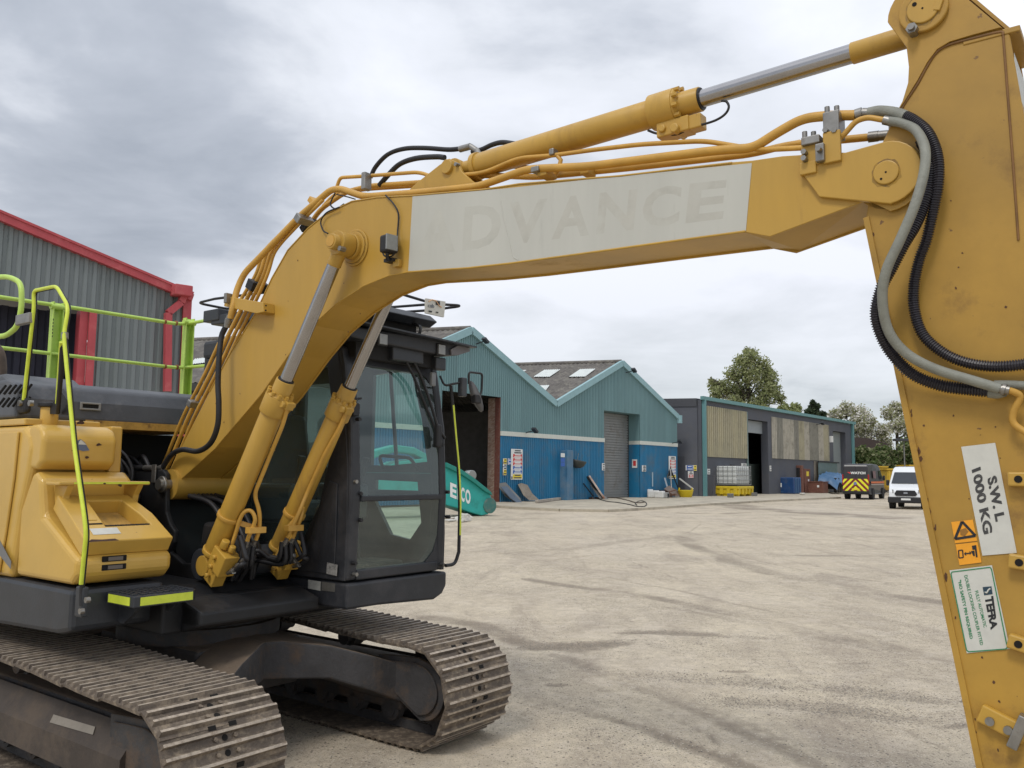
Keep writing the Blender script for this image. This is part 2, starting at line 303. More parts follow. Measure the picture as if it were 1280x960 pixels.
edge = np.minimum.reduce([X - gx0, gx1 - X, Y - gy0, gy1 - Y]); stain *= np.clip(edge / 3, 0, 1)
Z = -.008 * rough_ * (.5 + fbm(X, Y, .35, 41)) + .010 * (fbm(X, Y, 1.1, 51) - .5) * np.clip(edge, 0, 1)
Z -= .012 * np.clip(stain - .4, 0, 1)
vs = np.stack([X.ravel(), Y.ravel(), Z.ravel() - .004], 1)
idx = np.arange(nx * ny).reshape(ny, nx)
q = np.stack([idx[:-1, :-1].ravel(), idx[:-1, 1:].ravel(), idx[1:, 1:].ravel(), idx[1:, :-1].ravel()], 1)
far = 1600.
outer = np.array([(-far, -far, -.004), (far, -far, -.004), (far, far, -.004), (-far, far, -.004)])
n0 = len(vs); c00, c10, c11, c01 = idx[0, 0], idx[0, -1], idx[-1, -1], idx[-1, 0]
me = bpy.data.meshes.new('ground')
def strip(edge_idx, a_, b_): return [tuple([n0 + a_] + [int(i) for i in edge_idx] + [n0 + b_])]
allv = np.concatenate([vs, outer]); faces = [tuple(map(int, r)) for r in q]
vs[idx[0, :], 2] = vs[idx[-1, :], 2] = vs[idx[:, 0], 2] = vs[idx[:, -1], 2] = -.004; allv[:n0] = vs
faces += [tuple([n0 + 0] + list(map(int, idx[0, :])) + [n0 + 1])[::-1], tuple([n0 + 1] + list(map(int, idx[:, -1])) + [n0 + 2])[::-1],
          tuple([n0 + 2] + list(map(int, idx[-1, ::-1])) + [n0 + 3])[::-1], tuple([n0 + 3] + list(map(int, idx[::-1, 0])) + [n0 + 0])[::-1]]
me.from_pydata(allv.tolist(), [], faces)
at_ = me.attributes.new('stain', 'FLOAT', 'POINT'); at_.data.foreach_set('value', np.concatenate([stain.ravel(), np.zeros(4)]).astype(np.float32))
at_ = me.attributes.new('grit', 'FLOAT', 'POINT'); at_.data.foreach_set('value', np.concatenate([rough_.ravel(), np.zeros(4)]).astype(np.float32))
for p_ in me.polygons: p_.use_smooth = len(p_.vertices) == 4
ground = bpy.data.objects.new('ground', me); C.objects.link(ground); ground['kind'] = 'structure'
gm = bpy.data.materials.new('yard_concrete'); gm.use_nodes = True; t = gm.node_tree; n = t.nodes; l = t.links.new; b = n['Principled BSDF']
b.inputs['Roughness'].default_value = .9; b.inputs['Specular IOR Level'].default_value = .25
g = n.new('ShaderNodeNewGeometry'); pos = g.outputs['Position']
def gn(scale, det=6, rg=.6, dist=0, stretch=None):
    a = n.new('ShaderNodeTexNoise'); a.inputs['Scale'].default_value = scale; a.inputs['Detail'].default_value = det; a.inputs['Roughness'].default_value = rg; a.inputs['Distortion'].default_value = dist
    if stretch:
        mp = n.new('ShaderNodeMapping'); mp.inputs['Scale'].default_value = stretch; mp.inputs['Rotation'].default_value = (0, 0, .5); l(pos, mp.inputs[0]); l(mp.outputs[0], a.inputs['Vector'])
    else: l(pos, a.inputs['Vector'])
    return a.outputs[0]
def mr(x, a, b_, c, d):
    q = n.new('ShaderNodeMapRange'); l(x, q.inputs[0]); q.inputs[1].default_value = a; q.inputs[2].default_value = b_; q.inputs[3].default_value = c; q.inputs[4].default_value = d; return q.outputs[0]
def mixc(f, a, b_, bl='MIX'):
    q = n.new('ShaderNodeMix'); q.data_type = 'RGBA'; q.blend_type = bl
    if isinstance(f, (int, float)): q.inputs[0].default_value = f
    else: l(f, q.inputs[0])
    for i, s_ in ((6, a), (7, b_)):
        if isinstance(s_, tuple): q.inputs[i].default_value = (*s_, 1)
        else: l(s_, q.inputs[i])
    return q.outputs[2]
def mth(op, a, b_):
    q = n.new('ShaderNodeMath'); q.operation = op
    for i, s_ in ((0, a), (1, b_)):
        if isinstance(s_, (int, float)): q.inputs[i].default_value = s_
        else: l(s_, q.inputs[i])
    return q.outputs[0]
col = mixc(mr(gn(.35, 7, .62, .4), .38, .64, 0, 1), (.68, .59, .44), (.57, .49, .37))
col = mixc(mr(gn(1.1, 8, .7, .8, (1, .32, 1)), .47, .66, 0, .75), col, (.36, .30, .235))
col = mixc(mr(gn(.16, 6, .6, 1.2, (1, .3, 1)), .50, .62, 0, .55), col, (.68, .60, .485))
col = mixc(mr(gn(5, 6, .7), .42, .72, 0, .5), col, (.33, .28, .22))
st = n.new('ShaderNodeAttribute'); st.attribute_name = 'stain'; gr = n.new('ShaderNodeAttribute'); gr.attribute_name = 'grit'
sf = mr(mth('ADD', st.outputs['Fac'], mth('MULTIPLY', mth('SUBTRACT', gn(8, 9, .8), .5), 1.1)), .16, .85, 0, .66)
col = mixc(mr(gn(11, 6, .75), .40, .66, 0, .42), col, (.30, .255, .20))
col = mixc(mr(gn(60, 3, .7), .50, .62, 0, .30), col, (.22, .185, .15))
col = mixc(mr(gn(2.6, 8, .75, .6), .50, .60, 0, .35), col, (.66, .58, .47))
col = mixc(sf, col, (.165, .132, .10))
grit = mr(gn(26, 4, .8), .58, .66, 0, 1)
col = mixc(mth('MULTIPLY', grit, mth('ADD', mth('MULTIPLY', gr.outputs['Fac'], .6), mr(gn(.5, 4), .45, .7, .12, .5))), col, (.17, .145, .12))
col = mixc(mth('MULTIPLY', mr(gn(34, 3, .8), .60, .67, 0, 1), .4), col, (.60, .56, .50))
def chipsv(scale, rad, zone, amt, c_):
    global col
    vv = n.new('ShaderNodeTexVoronoi'); vv.inputs['Scale'].default_value = scale; l(pos, vv.inputs['Vector']); sc_ = n.new('ShaderNodeSeparateColor'); l(vv.outputs['Color'], sc_.inputs[0])
    a = mr(vv.outputs['Distance'], rad, rad + .08, 1, 0); b2 = mth('GREATER_THAN', mth('ADD', sc_.outputs[0], mth('MULTIPLY', zone, .55)), 1.05)
    col = mixc(mth('MULTIPLY', mth('MULTIPLY', a, b2), amt), col, c_)
zn = mth('ADD', mr(gn(.45, 5, .6), .42, .68, 0, 1), mth('MULTIPLY', gr.outputs['Fac'], .8))
chipsv(38, .30, zn, .85, (.12, .105, .09)); chipsv(75, .32, mth('ADD', zn, .25), .7, (.16, .14, .115)); chipsv(130, .35, mth('ADD', zn, .45), .55, (.22, .19, .15)); chipsv(52, .28, mr(gn(.7, 4), .4, .7, 0, .8), .6, (.72, .66, .55))
v = n.new('ShaderNodeTexVoronoi'); v.feature = 'DISTANCE_TO_EDGE'; v.inputs['Scale'].default_value = .17
wv = n.new('ShaderNodeVectorMath'); wv.operation = 'ADD'; nz = n.new('ShaderNodeTexNoise'); nz.inputs['Scale'].default_value = 1.4; nz.inputs['Detail'].default_value = 5; l(pos, nz.inputs['Vector'])
nsc = n.new('ShaderNodeVectorMath'); nsc.operation = 'SCALE'; nsc.inputs['Scale'].default_value = .8; l(nz.outputs['Color'], nsc.inputs[0]); l(pos, wv.inputs[0]); l(nsc.outputs[0], wv.inputs[1]); l(wv.outputs[0], v.inputs['Vector'])
col = mixc(mth('MULTIPLY', mr(v.outputs['Distance'], .0, .006, .7, 0), mr(gn(.4, 3), .5, .62, 0, .55)), col, (.22, .185, .15))
l(col, b.inputs['Base Color'])
hgt = mth('ADD', mth('MULTIPLY', gn(18, 8, .75), .5), mth('MULTIPLY', gn(90, 4, .7), .25)); hgt = mth('ADD', hgt, mth('MULTIPLY', gn(3, 5, .6), .9))
bp = n.new('ShaderNodeBump'); bp.inputs['Strength'].default_value = .8; bp.inputs['Distance'].default_value = .03; l(hgt, bp.inputs['Height']); l(bp.outputs[0], b.inputs['Normal'])
me.materials.append(gm)
# loose grit
stone = mat('loose_stone', (.30, .27, .23), .85, var=.5, vscale=1.1)
sb = MB(); rnd = random.Random(3)
def pebble(mb, x, y, z, r):
    k = [Vector((rnd.uniform(-1, 1), rnd.uniform(-1, 1), rnd.uniform(.2, 1))) for _ in range(3)]
    vs_ = [(x - r, y, z), (x, y - r * rnd.uniform(.6, 1), z), (x + r, y, z), (x, y + r * rnd.uniform(.6, 1), z), (x + k[0].x * r * .3, y + k[0].y * r * .3, z + r * rnd.uniform(.6, 1.1))]
    mb.add(vs_, [(0, 1, 4), (1, 2, 4), (2, 3, 4), (3, 0, 4)])
for i in range(6500):
    if i % 3: u_, v_ = rnd.uniform(380, 1230), rnd.uniform(640, 1000)
    else:
        cz = rnd.choice([(280, 350, 190, 20), (560, 335, 120, 20), (900, 505, 130, 30), (1040, 480, 120, 30), (620, 430, 150, 30), (700, 470, 160, 30)])
        u_, v_ = 560 + (cz[0] + rnd.gauss(0, cz[2] * .5)) / 1.882, 620 + (cz[1] + rnd.gauss(0, cz[3] * .6)) / 1.882
    p_ = gz(u_, v_); pebble(sb, p_.x, p_.y, -.008, rnd.choice([.002, .003, .004, .005, .007]) * (1 + min(p_.y, 12) * .05))
struct(sb.obj('loose_grit', stone), 'stuff')

# ================================================================== BUILDINGS
ANG = R_(38.5)
RD = Vector((-.955, .297, 0)).normalized()                         # direction in which the long roofs run back
F1 = Facade(gz(624, 627, .12), ANG); F2 = Facade(gz(877.5, 620, .12), ANG)
# raised concrete apron with its kerb edge
apm = mat('apron_concrete', (.46, .41, .32), .9, var=.2, vscale=.6, dirt=(.20, .17, .14), damt=.6, dscale=.9, dlow=.5, bump=.3, bscale=12)
edge_px = [(560, 628), (600, 630.5), (640, 633.5), (700, 636.5), (760, 637.5), (815, 634.5), (880, 630), (960, 625.5), (1050, 621.5)]
ap = [gz(u, v, .1) for u, v in edge_px]
back = [F2.B + F2.D * 46 - F2.N * 6, F2.B - F2.N * 6, F1.B + F1.D * 24 - F1.N * 5, F1.B - F1.D * 13 - F1.N * 5]
poly = [(p_.x, p_.y) for p_ in ap] + [(p_.x, p_.y) for p_ in back]
struct(MB().prism(poly, -.05, .1, lambda a, b, t: (a, b, t)).obj('pavement', apm))
kb = MB()
for a_, b_ in zip(ap[:-1], ap[1:]): kb.beam(Vector((a_.x, a_.y, .06)), Vector((b_.x, b_.y, .06)), .18, .13)
struct(kb.obj('kerb', apm))

def corr(mb, fn, s0, s1, zl, zh, pitch=.2, dep=.045):
    k0 = int(math.floor(s0 / pitch)) - 1; k1 = int(math.ceil(s1 / pitch)) + 1; pts = []
    for k in range(k0, k1 + 1):
        for f_, d_ in ((0, 0), (.38, 0), (.5, dep), (.88, dep)):
            pts.append(((k + f_) * pitch, d_))
    def dn(s_):
        for (a, da), (b_, db) in zip(pts[:-1], pts[1:]):
            if a <= s_ <= b_: return da + (db - da) * (s_ - a) / (b_ - a)
        return 0
    ss = [s0] + [p_[0] for p_ in pts if s0 + 1e-4 < p_[0] < s1 - 1e-4] + [s1]
    vs_ = []
    for s_ in ss: d_ = dn(s_); vs_ += [fn(s_, d_, zl(s_)), fn(s_, d_, zh(s_))]
    mb.add(vs_, [(2 * i, 2 * i + 2, 2 * i + 3, 2 * i + 1) for i in range(len(ss) - 1)])
def sheets(F, s0, s1, zl, zh, mats, parent, n=0., name='cladding_sheet', w_=1.0, pitch=.2, dep=.045, breaks=()):
    cuts = sorted(set([s0, s1] + [x for x in breaks if s0 < x < s1] + [x * w_ for x in range(int(s0 / w_) - 1, int(s1 / w_) + 2) if s0 + .3 < x * w_ < s1 - .3]))
    for i, (a, b_) in enumerate(zip(cuts[:-1], cuts[1:])):
        mb = MB(); lift = .004 * (i % 2)
        corr(mb, lambda s_, d_, z_: F.B + F.D * s_ + F.N * (n + d_ + lift) + Vector((0, 0, z_)), a, b_, zl, zh, pitch, dep)
        mb.obj(name, rnd.choice(mats), parent)
def K(x): return lambda s_: x
def fbox(F, s0, s1, n0_, n1_, z0, z1, mb=None):
    mb = mb or MB(); vs_ = [F.B + F.D * s_ + F.N * n_ + Vector((0, 0, z_)) for s_ in (s0, s1) for n_ in (n0_, n1_) for z_ in (z0, z1)]
    return mb.add(vs_, [(0, 1, 3, 2), (4, 6, 7, 5), (0, 4, 5, 1), (2, 3, 7, 6), (0, 2, 6, 4), (1, 5, 7, 3)])
def qdepth(F, u, v, s_t):                                            # how far back a reveal reaches
    return next((q_ for q_ in [i * .05 for i in range(1, 120)] if F.at(u, v, -q_)[0] >= s_t), 2.0)
def isect(u, v, P0, Nn):
    Rr = ray(u, v); return CP + Rr * ((P0 - CP).dot(Nn) / Rr.dot(Nn))

# ---------- blue and teal workshop with two gables
teal = [mat('teal_cladding', (.155, .27, .285), .5, var=.06, vscale=.4, dirt=(.12, .17, .17), damt=.3, dscale=.5, dlow=.5, streak=True),
        mat('teal_cladding_faded', (.165, .285, .30), .5, var=.06, vscale=.4)]
blue = [mat('blue_cladding', (.013, .165, .325), .42, var=.10, vscale=.5, dirt=(.10, .16, .21), damt=.5, dscale=.9, dlow=.50),
        mat('blue_cladding_dusty', (.015, .178, .345), .45, var=.10, vscale=.5, dirt=(.13, .17, .20), damt=.6, dscale=.7, dlow=.49)]
white_t = flat('cream_trim', (.62, .64, .58), .5); tealtrim = flat('pale_teal_trim', (.27, .44, .47), .45)
shed = empty('blue_workshop', 'blue and teal corrugated workshop with twin gables and a grey roller door', 'workshop', F1.B)
mi_ = Matrix.Translation(-F1.B)
def par(o, p_):                                                       # world-space mesh handed to a thing: keep it where it stands
    return o
SL, P1, VL, P2, SR = (-11.6, 6.5), (-2.9, 10.27), (5.79, 6.48), (14.32, 10.15), (23.04, 6.62)
def top(s_):
    k = [SL, P1, VL, P2, SR]
    for (a, za_), (b_, zb_) in zip(k[:-1], k[1:]):
        if s_ <= b_: return za_ + (zb_ - za_) * (s_ - a) / (b_ - a)
    return SR[1]
shed.location = (0, 0, 0)
BR_ = (-2.9, 5.79, 14.32)
sheets(F1, SL[0], -5.29, K(4.4), top, teal, shed, breaks=BR_); sheets(F1, -5.29, .03, K(6.49), top, teal, shed, breaks=BR_)
sheets(F1, .03, 11.86, K(4.4), top, teal, shed, breaks=BR_); sheets(F1, 11.86, 16.9, K(6.44), top, teal, shed, breaks=BR_); sheets(F1, 16.9, SR[0], K(4.4), top, teal, shed)
for a_, b_ in ((SL[0], -5.29), (.03, 11.86), (16.9, SR[0])):
    sheets(F1, a_, b_, K(.1), K(4.2), blue, shed)
    fbox(F1, a_, b_, -.03, .075, 4.14, 4.42).obj('cream_band', white_t, shed)
Q1 = qdepth(F1, 785.5, 560, 16.9)
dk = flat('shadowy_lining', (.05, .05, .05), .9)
# reveal of the roller door, the door itself
for z0, z1, mt in ((4.42, 6.44, teal[0]), (4.14, 4.42, white_t), (.1, 4.14, blue[0])):
    fbox(F1, 16.9, 17.0, -Q1, -.002, z0, z1).obj('door_reveal', mt, shed)
fbox(F1, 11.76, 11.86, -Q1, -.002, .1, 6.44).obj('door_reveal', teal[0], shed); fbox(F1, 11.86, 16.9, -Q1, -.002, 6.442, 6.5).obj('door_head', teal[0], shed)
rdm = mat('galvanised_shutter', (.27, .275, .27), .5, .3, var=.08, vscale=.8, dirt=(.18, .15, .12), damt=.6, dscale=1.1, dlow=.52)
rd = fbox(F1, 11.88, 16.88, -Q1 - .06, -Q1 - .02, .12, 6.43).obj('roller_door', rdm, shed)
for i in range(32):
    z0 = .14 + i * .196; fbox(F1, 11.9, 16.8, -Q1 - .02, -Q1 + .05, z0, z0 + .14).obj('shutter_slat', rdm, rd)
fbox(F1, 16.80, 16.9, -Q1 - .02, -Q1 + .07, .12, 6.43).obj('shutter_guide', dk, shed)
# open doorway on the left: brick pier, steel stanchion, dim interior
Q2 = qdepth(F1, 610, 560, .03)
brick = bpy.data.materials.new('old_brick'); brick.use_nodes = True; t = brick.node_tree; bt = t.nodes.new('ShaderNodeTexBrick'); bt.inputs['Scale'].default_value = 3.2
bt.inputs['Color1'].default_value = (.30, .15, .10, 1); bt.inputs['Color2'].default_value = (.50, .36, .28, 1); bt.inputs['Mortar'].default_value = (.30, .26, .22, 1); bt.inputs['Mortar Size'].default_value = .03
mp = t.nodes.new('ShaderNodeMapping'); tcn = t.nodes.new('ShaderNodeTexCoord'); t.links.new(tcn.outputs['Object'], mp.inputs[0]); mp.inputs['Rotation'].default_value = (R_(90), 0, R_(30)); t.links.new(mp.outputs[0], bt.inputs['Vector']); t.links.new(bt.outputs[0], t.nodes['Principled BSDF'].inputs['Base Color']); t.nodes['Principled BSDF'].inputs['Roughness'].default_value = .9
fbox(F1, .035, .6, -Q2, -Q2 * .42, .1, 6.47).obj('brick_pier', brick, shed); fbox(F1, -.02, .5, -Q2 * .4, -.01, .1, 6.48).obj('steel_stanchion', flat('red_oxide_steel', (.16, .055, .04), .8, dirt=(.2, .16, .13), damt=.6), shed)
conc = flat('dusty_block_wall', (.20, .19, .18), .95, .2, dirt=(.1, .09, .08), damt=.5)
bk = MB()
P_ = lambda s_, d_, z_: F1.B + F1.D * s_ + RD * d_ + Vector((0, 0, z_))
def pbox(s0, s1, d0, d1, z0, z1, mb=None):
    mb = mb or MB(); vs_ = [P_(s_, d_, z_) for s_ in (s0, s1) for d_ in (d0, d1) for z_ in (z0, z1)]
    return mb.add(vs_, [(0, 1, 3, 2), (4, 6, 7, 5), (0, 4, 5, 1), (2, 3, 7, 6), (0, 2, 6, 4), (1, 5, 7, 3)])
pbox(-11.4, 5.6, 26, 26.3, .1, 6.2).obj('rear_wall', conc, shed); pbox(5.5, 5.8, 2.8, 26, .1, 6.0).obj('partition_wall', conc, shed)
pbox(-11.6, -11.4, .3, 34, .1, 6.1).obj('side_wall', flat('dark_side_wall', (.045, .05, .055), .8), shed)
pbox(22.8, 23.0, .3, 34, .1, 6.3).obj('side_wall', teal[0], shed)
for i in range(3): pbox(1.5 + i * 1.4, 1.7 + i * 1.4, 20 - i * 5, 20.3 - i * 5, .1, 6).obj('stanchion', dk, shed)
# roofs: fibre-cement sheets with pale rooflights
roofm = mat('weathered_fibre_cement', (.135, .125, .115), .95, var=.3, vscale=1.2, dirt=(.25, .235, .20), damt=.7, dscale=2.2, dlow=.47)
def slope(a, b_, ln, name='roof'):
    mb = MB(); (s0, z0), (s1, z1) = a, b_; ndirs = (P_(s1, 0, z1) - P_(s0, 0, z0)).cross(RD).normalized(); ndirs = ndirs if ndirs.z > 0 else -ndirs
    A = P_(s0, 0, z0); Bv = P_(s1, 0, z1); kk = int(ln / .33)
    vs_ = []
    for i in range(kk * 2 + 1):
        d_ = i * .165; off = ndirs * (.05 + (.07 if i % 2 else 0)); vs_ += [A + RD * d_ + off, Bv + RD * d_ + off]
    mb.add(vs_, [(2 * i, 2 * i + 2, 2 * i + 3, 2 * i + 1) for i in range(kk * 2)]); mb.obj(name, roofm, shed); return A, ndirs
_, n_a = slope(SL, P1, 36); slope(P1, VL, 36); A2, n_b = slope(VL, P2, 36); slope(P2, SR, 36)
rl = flat('pale_rooflight', (.66, .70, .68), .4, .1)
def rooflight(px, A, nn):
    c_ = [isect(u, v, A + nn * .15, nn) for u, v in px]; mb = MB(); e1, e2 = c_[1] - c_[0], c_[3] - c_[0]; k = 9; vs_ = []
    for i in range(k * 2 + 1):
        t_ = i / (k * 2); o_ = nn * (.045 if i % 2 else 0); vs_ += [c_[0] * (1 - t_) + c_[1] * t_ + o_, c_[3] * (1 - t_) + c_[2] * t_ + o_]
    mb.add(vs_, [(2 * i, 2 * i + 2, 2 * i + 3, 2 * i + 1) for i in range(k * 2)]); mb.obj('rooflight', rl, shed)
z6 = lambda x, y: (540 + x / 3.694, 400 + y / 3.694)
for q_ in ([z6(466, 263), z6(541, 263), z6(592, 229), z6(517, 231)], [z6(630, 263), z6(706, 262), z6(754, 226), z6(682, 228)], [z6(500, 334), z6(520, 333), z6(542, 302), z6(466, 303)], [z6(388, 248), z6(408, 248), z6(436, 232), z6(380, 233)]):
    rooflight(q_, A2, n_b)
A1 = P_(SL[0], 0, SL[1]); rooflight([(236, 456), (262, 453), (268, 446), (243, 449)], A1, n_a)
for a_, b_ in ((SL, P1), (P1, VL), (VL, P2), (P2, SR)):
    A, Bv = P_(a_[0], 0, a_[1]), P_(b_[0], 0, b_[1]); MB().beam(A + F1.N * .06 + Vector((0, 0, .0)), Bv + F1.N * .06, .24, .42).obj('verge_flashing', tealtrim, shed)
for p_ in (P1, P2): MB().tube([P_(p_[0], 0, p_[1] + .12), P_(p_[0], 36, p_[1] + .12)], .16, 8).obj('ridge_capping', roofm, shed)
pbox(23.0, 23.35, -.3, .9, 6.1, 6.75).obj('gutter_box', tealtrim, shed); pbox(-12.0, -11.6, -.1, 36, 6.1, 6.5).obj('gutter', dk, shed)
fbox(F1, 6.35, 7.05, .02, .62, .1, 3.42).obj('door_track_box', mat('dusty_blue_box', (.06, .17, .29), .5, dirt=(.20, .24, .27), damt=.5, dscale=.6, dlow=.45), shed, bevel=.02)
def floodlight(F, u, v, par_, flip=1):
    s_, z_ = F.at(u, v); mb = MB(); P0 = F.B + F.D * s_ + F.N * .1 + Vector((0, 0, z_))
    mb.beam(P0, P0 + F.N * .55 + Vector((0, 0, .1)), .06, .06); mb.box(P0 + F.N * .7 + Vector((0, 0, .14)), (.42, .3, .14), Matrix.Rotation(-ANG + R_(90), 3, 'Z') @ Matrix.Rotation(R_(35), 3, 'Y'))
    mb.obj('floodlight', 'charcoal', par_)
floodlight(F1, 656, 541, shed); floodlight(F1, 839, 554, shed); floodlight(F1, 594, 430, shed); floodlight(F1, 781, 466, shed)
cw = MB(); cw.cyl(F1.B + F1.D * 18.6 + RD * 3 + Vector((0, 0, 8.2)), F1.B + F1.D * 18.6 + RD * 3 + Vector((0, 0, 9.0)), .12, 10); cw.cyl(F1.B + F1.D * 18.6 + RD * 3 + Vector((0, 0, 9.0)), F1.B + F1.D * 18.6 + RD * 3 + Vector((0, 0, 9.25)), .32, 10, .1)
cw.obj('vent_cowl', 'charcoal', shed)
mbh = MB(); s_, z_ = F1.at(814, 600); P0 = F1.B + F1.D * s_ + F1.N * .12 + Vector((0, 0, z_)); mbh.beam(P0 - Vector((0, 0, .5)), P0 + Vector((0, 0, .6)), .07, .07, up=F1.N); mbh.obj('door_handle', flat('pale_handle', (.4, .5, .55)), shed)
# ---------- signs on the workshop
redi, blui, yeli, whi = flat('sign_red', (.62, .05, .05), .4), flat('sign_blue', (.03, .12, .45), .4), flat('sign_yellow', (.80, .62, .04), .4), flat('sign_white', (.75, .76, .74), .4)
inkd = flat('sign_ink', (.06, .06, .07), .5)
def sign(F, px, bands, name, label, n_=.09, icon=True):
    (u0, v0), (u1, v1) = px; s0, z1 = F.at(u0, v0); s1, z0 = F.at(u1, v1)
    e_ = empty(name, label, 'sign'); fbox(F, s0, s1, n_, n_ + .025, z0, z1).obj('sign_board', whi, e_); tot = sum(h for h, _ in bands); z_ = z1 - (z1 - z0) * .02; H_ = (z1 - z0) * .96
    for h, c_ in bands:
        zz = z_ - H_ * h / tot
        if c_ is not None: fbox(F, s0 + (s1 - s0) * .16, s1 - (s1 - s0) * .05, n_ + .026, n_ + .031, zz + H_ * .012, z_ - H_ * .012).obj('sign_band', c_, e_)
        mb = MB(); k = 2 if h > .6 else 1
        for i in range(k):
            zc = zz + (z_ - zz) * (i + .5) / k; fbox(F, s0 + (s1 - s0) * (.26 + .05 * i), s0 + (s1 - s0) * (.88 - .07 * i), n_ + .032, n_ + .036, zc - .035, zc + .035, mb)
            if c_ is not None and i == 0: fbox(F, s0 + (s1 - s0) * .03, s0 + (s1 - s0) * .12, n_ + .026, n_ + .034, zc - .08, zc + .08, mb)
        mb.obj('print_line', inkd if c_ in (None, yeli) else whi, e_)
        z_ = zz
    return e_
BD = [(1, None), (1, redi), (1, redi), (.9, redi), (1, blui), (1, blui), (1.2, yeli)]
sign(F1, ((637.3, 561), (651.3, 599.5)), BD, 'safety_notice', 'tall multi-coloured site safety board beside the open brick doorway')
sign(F1, ((834.5, 570), (843.5, 598.5)), BD, 'safety_notice', 'tall multi-coloured site safety board at the right corner of the blue workshop')
sign(F1, ((627.3, 573), (631.5, 583)), [(1, yeli), (.4, None)], 'warning_sign', 'small yellow warning sign left of the tall safety board')
sign(F1, ((627.2, 584), (631.2, 594)), [(.4, None), (1, yeli)], 'warning_sign', 'small yellow and white notice directly below the small yellow warning sign')
sign(F1, ((633.3, 573), (637, 581)), [(1, blui)], 'mandatory_sign', 'small blue symbol sign tucked against the tall safety board')
sign(F1, ((751, 579), (754.3, 588)), [(.5, None), (1, None)], 'paper_notice', 'small cream notice just left of the grey roller door')
sign(F1, ((801, 581.5), (806, 589.5)), [(1, None), (1, None)], 'paper_notice', 'small white notice on the blue wall right of the roller door recess')
# sign inside the recess
s0 = 16.88; e_ = empty('prohibition_sign', 'white sign with a red symbol on the blue side of the roller door recess', 'sign')
fbox(F1, s0 - .03, s0, -Q1 * .62, -Q1 * .18, 2.35, 3.0).obj('sign_board', whi, e_); fbox(F1, s0 - .037, s0 - .031, -Q1 * .52, -Q1 * .28, 2.5, 2.9).obj('sign_band', redi, e_)
# symbols down the face of the door track box
for i, (vv, c_) in enumerate(((569, whi), (575, blui), (580.5, blui))):
    s_, z_ = F1.at(703.8, vv, .65); fbox(F1, s_ - .22, s_ + .22, .625, .64, z_ - .13, z_ + .13).obj('safety_symbol', c_, shed)
# satellite-dish-like bowl on the wall
s_, z_ = F1.at(716, 576); e_ = empty('wall_bowl', 'dark round bowl fixed to the blue wall beside the narrow blue box', 'wall dish'); Pc = F1.B + F1.D * s_ + Vector((0, 0, z_)) + F1.N * .35
mb = MB(); prev = None; ax = (F1.N * .18 + F1.D * .1 + Vector((0, 0, 1))).normalized(); rr = [.05, .38, .55, .64, .66, .60]; pp = [Pc - ax * .5, Pc - ax * .42, Pc - ax * .26, Pc - ax * .04, Pc + ax * .06, Pc + ax * .07]
mb.tube(pp, .5, 20, caps=False, rr=rr); mb.obj('bowl', flat('dull_dark_metal', (.05, .055, .05), .5), e_); MB().cyl(Pc - ax * .25, Pc - F1.N * .33, .05, 8).obj('bracket', 'charcoal', e_)
MB().cyl(Pc, Pc + ax * .55, .02, 6).obj('feed_arm', 'steel', e_)
# ---------- long grey shed with beige cladding
gshed = empty('grey_shed', 'long dark grey shed with beige ribbed cladding and teal gutter', 'shed')
gw = mat('dark_grey_wall', (.088, .094, .112), .75, var=.1, vscale=.5, dirt=(.13, .125, .12), damt=.4, dscale=.7, dlow=.5)
bei = [flat('beige_cladding', (.43, .39, .26), .6, .08, dirt=(.25, .23, .17), damt=.4, dscale=.8), flat('beige_cladding_b', (.39, .355, .245), .6, .08, dirt=(.2, .19, .15), damt=.5, dscale=.8)]
bei2 = bei[1:] + [flat('grey_beige_cladding', (.25, .24, .20), .6, .1, dirt=(.15, .14, .12), damt=.6, dscale=1), flat('olive_beige_cladding', (.30, .28, .21), .6, .1, dirt=(.17, .16, .13), damt=.6, dscale=1), flat('streaky_beige', (.43, .40, .33), .6, .1, dirt=(.2, .19, .15), damt=.6, dscale=1.2)]
ZT = 8.15
Q3 = qdepth(F2, 951, 560, 14.3); Q4 = qdepth(F2, 1050.5, 560, 38.0)
def wallp(s0, s1, z0, z1, nm='wall'): return fbox(F2, s0, s1, -.3, 0, z0, z1).obj(nm, gw, gshed)
wallp(0, 9.54, .1, ZT); wallp(9.54, 14.4, 7.08, ZT); wallp(14.4, 33.6, .1, ZT); wallp(33.6, 38.1, 7.05, ZT); wallp(38.1, 41.2, .1, ZT)
fbox(F2, 14.4, 14.6, -Q3, -.302, .1, 7.08).obj('door_reveal', gw, gshed); fbox(F2, 9.34, 9.54, -Q3, -.302, .1, 7.08).obj('door_reveal', gw, gshed)
fbox(F2, 38.1, 38.3, -Q4, -.302, .1, 7.05).obj('door_reveal', gw, gshed); fbox(F2, 33.6, 38.1, -Q4 - .1, -Q4, .1, 7.05).obj('roller_door', flat('pale_grey_shutter', (.24, .27, .27), .5), gshed)
fbox(F2, 9.6, 14.38, -Q3 + .05, -Q3 + .15, 5.9, 7.06).obj('rolled_up_shutter', flat('pale_grey_curtain', (.30, .33, .34), .5), gshed)
sheets(F2, .8, 9.1, K(3.4), K(7.72), bei, gshed, .02, pitch=.4, dep=.13); sheets(F2, 15.3, 31.9, K(3.55), K(7.62), bei2, gshed, .02, pitch=.4, dep=.11, w_=1.5)
fbox(F2, 27, 31.8, .002, .05, .1, 3.5).obj('bare_panel', flat('bare_fibre_board', (.23, .20, .155), .8, .15), gshed)
G_ = lambda s_, d_, z_: F2.B + F2.D * s_ + RD * d_ + Vector((0, 0, z_))
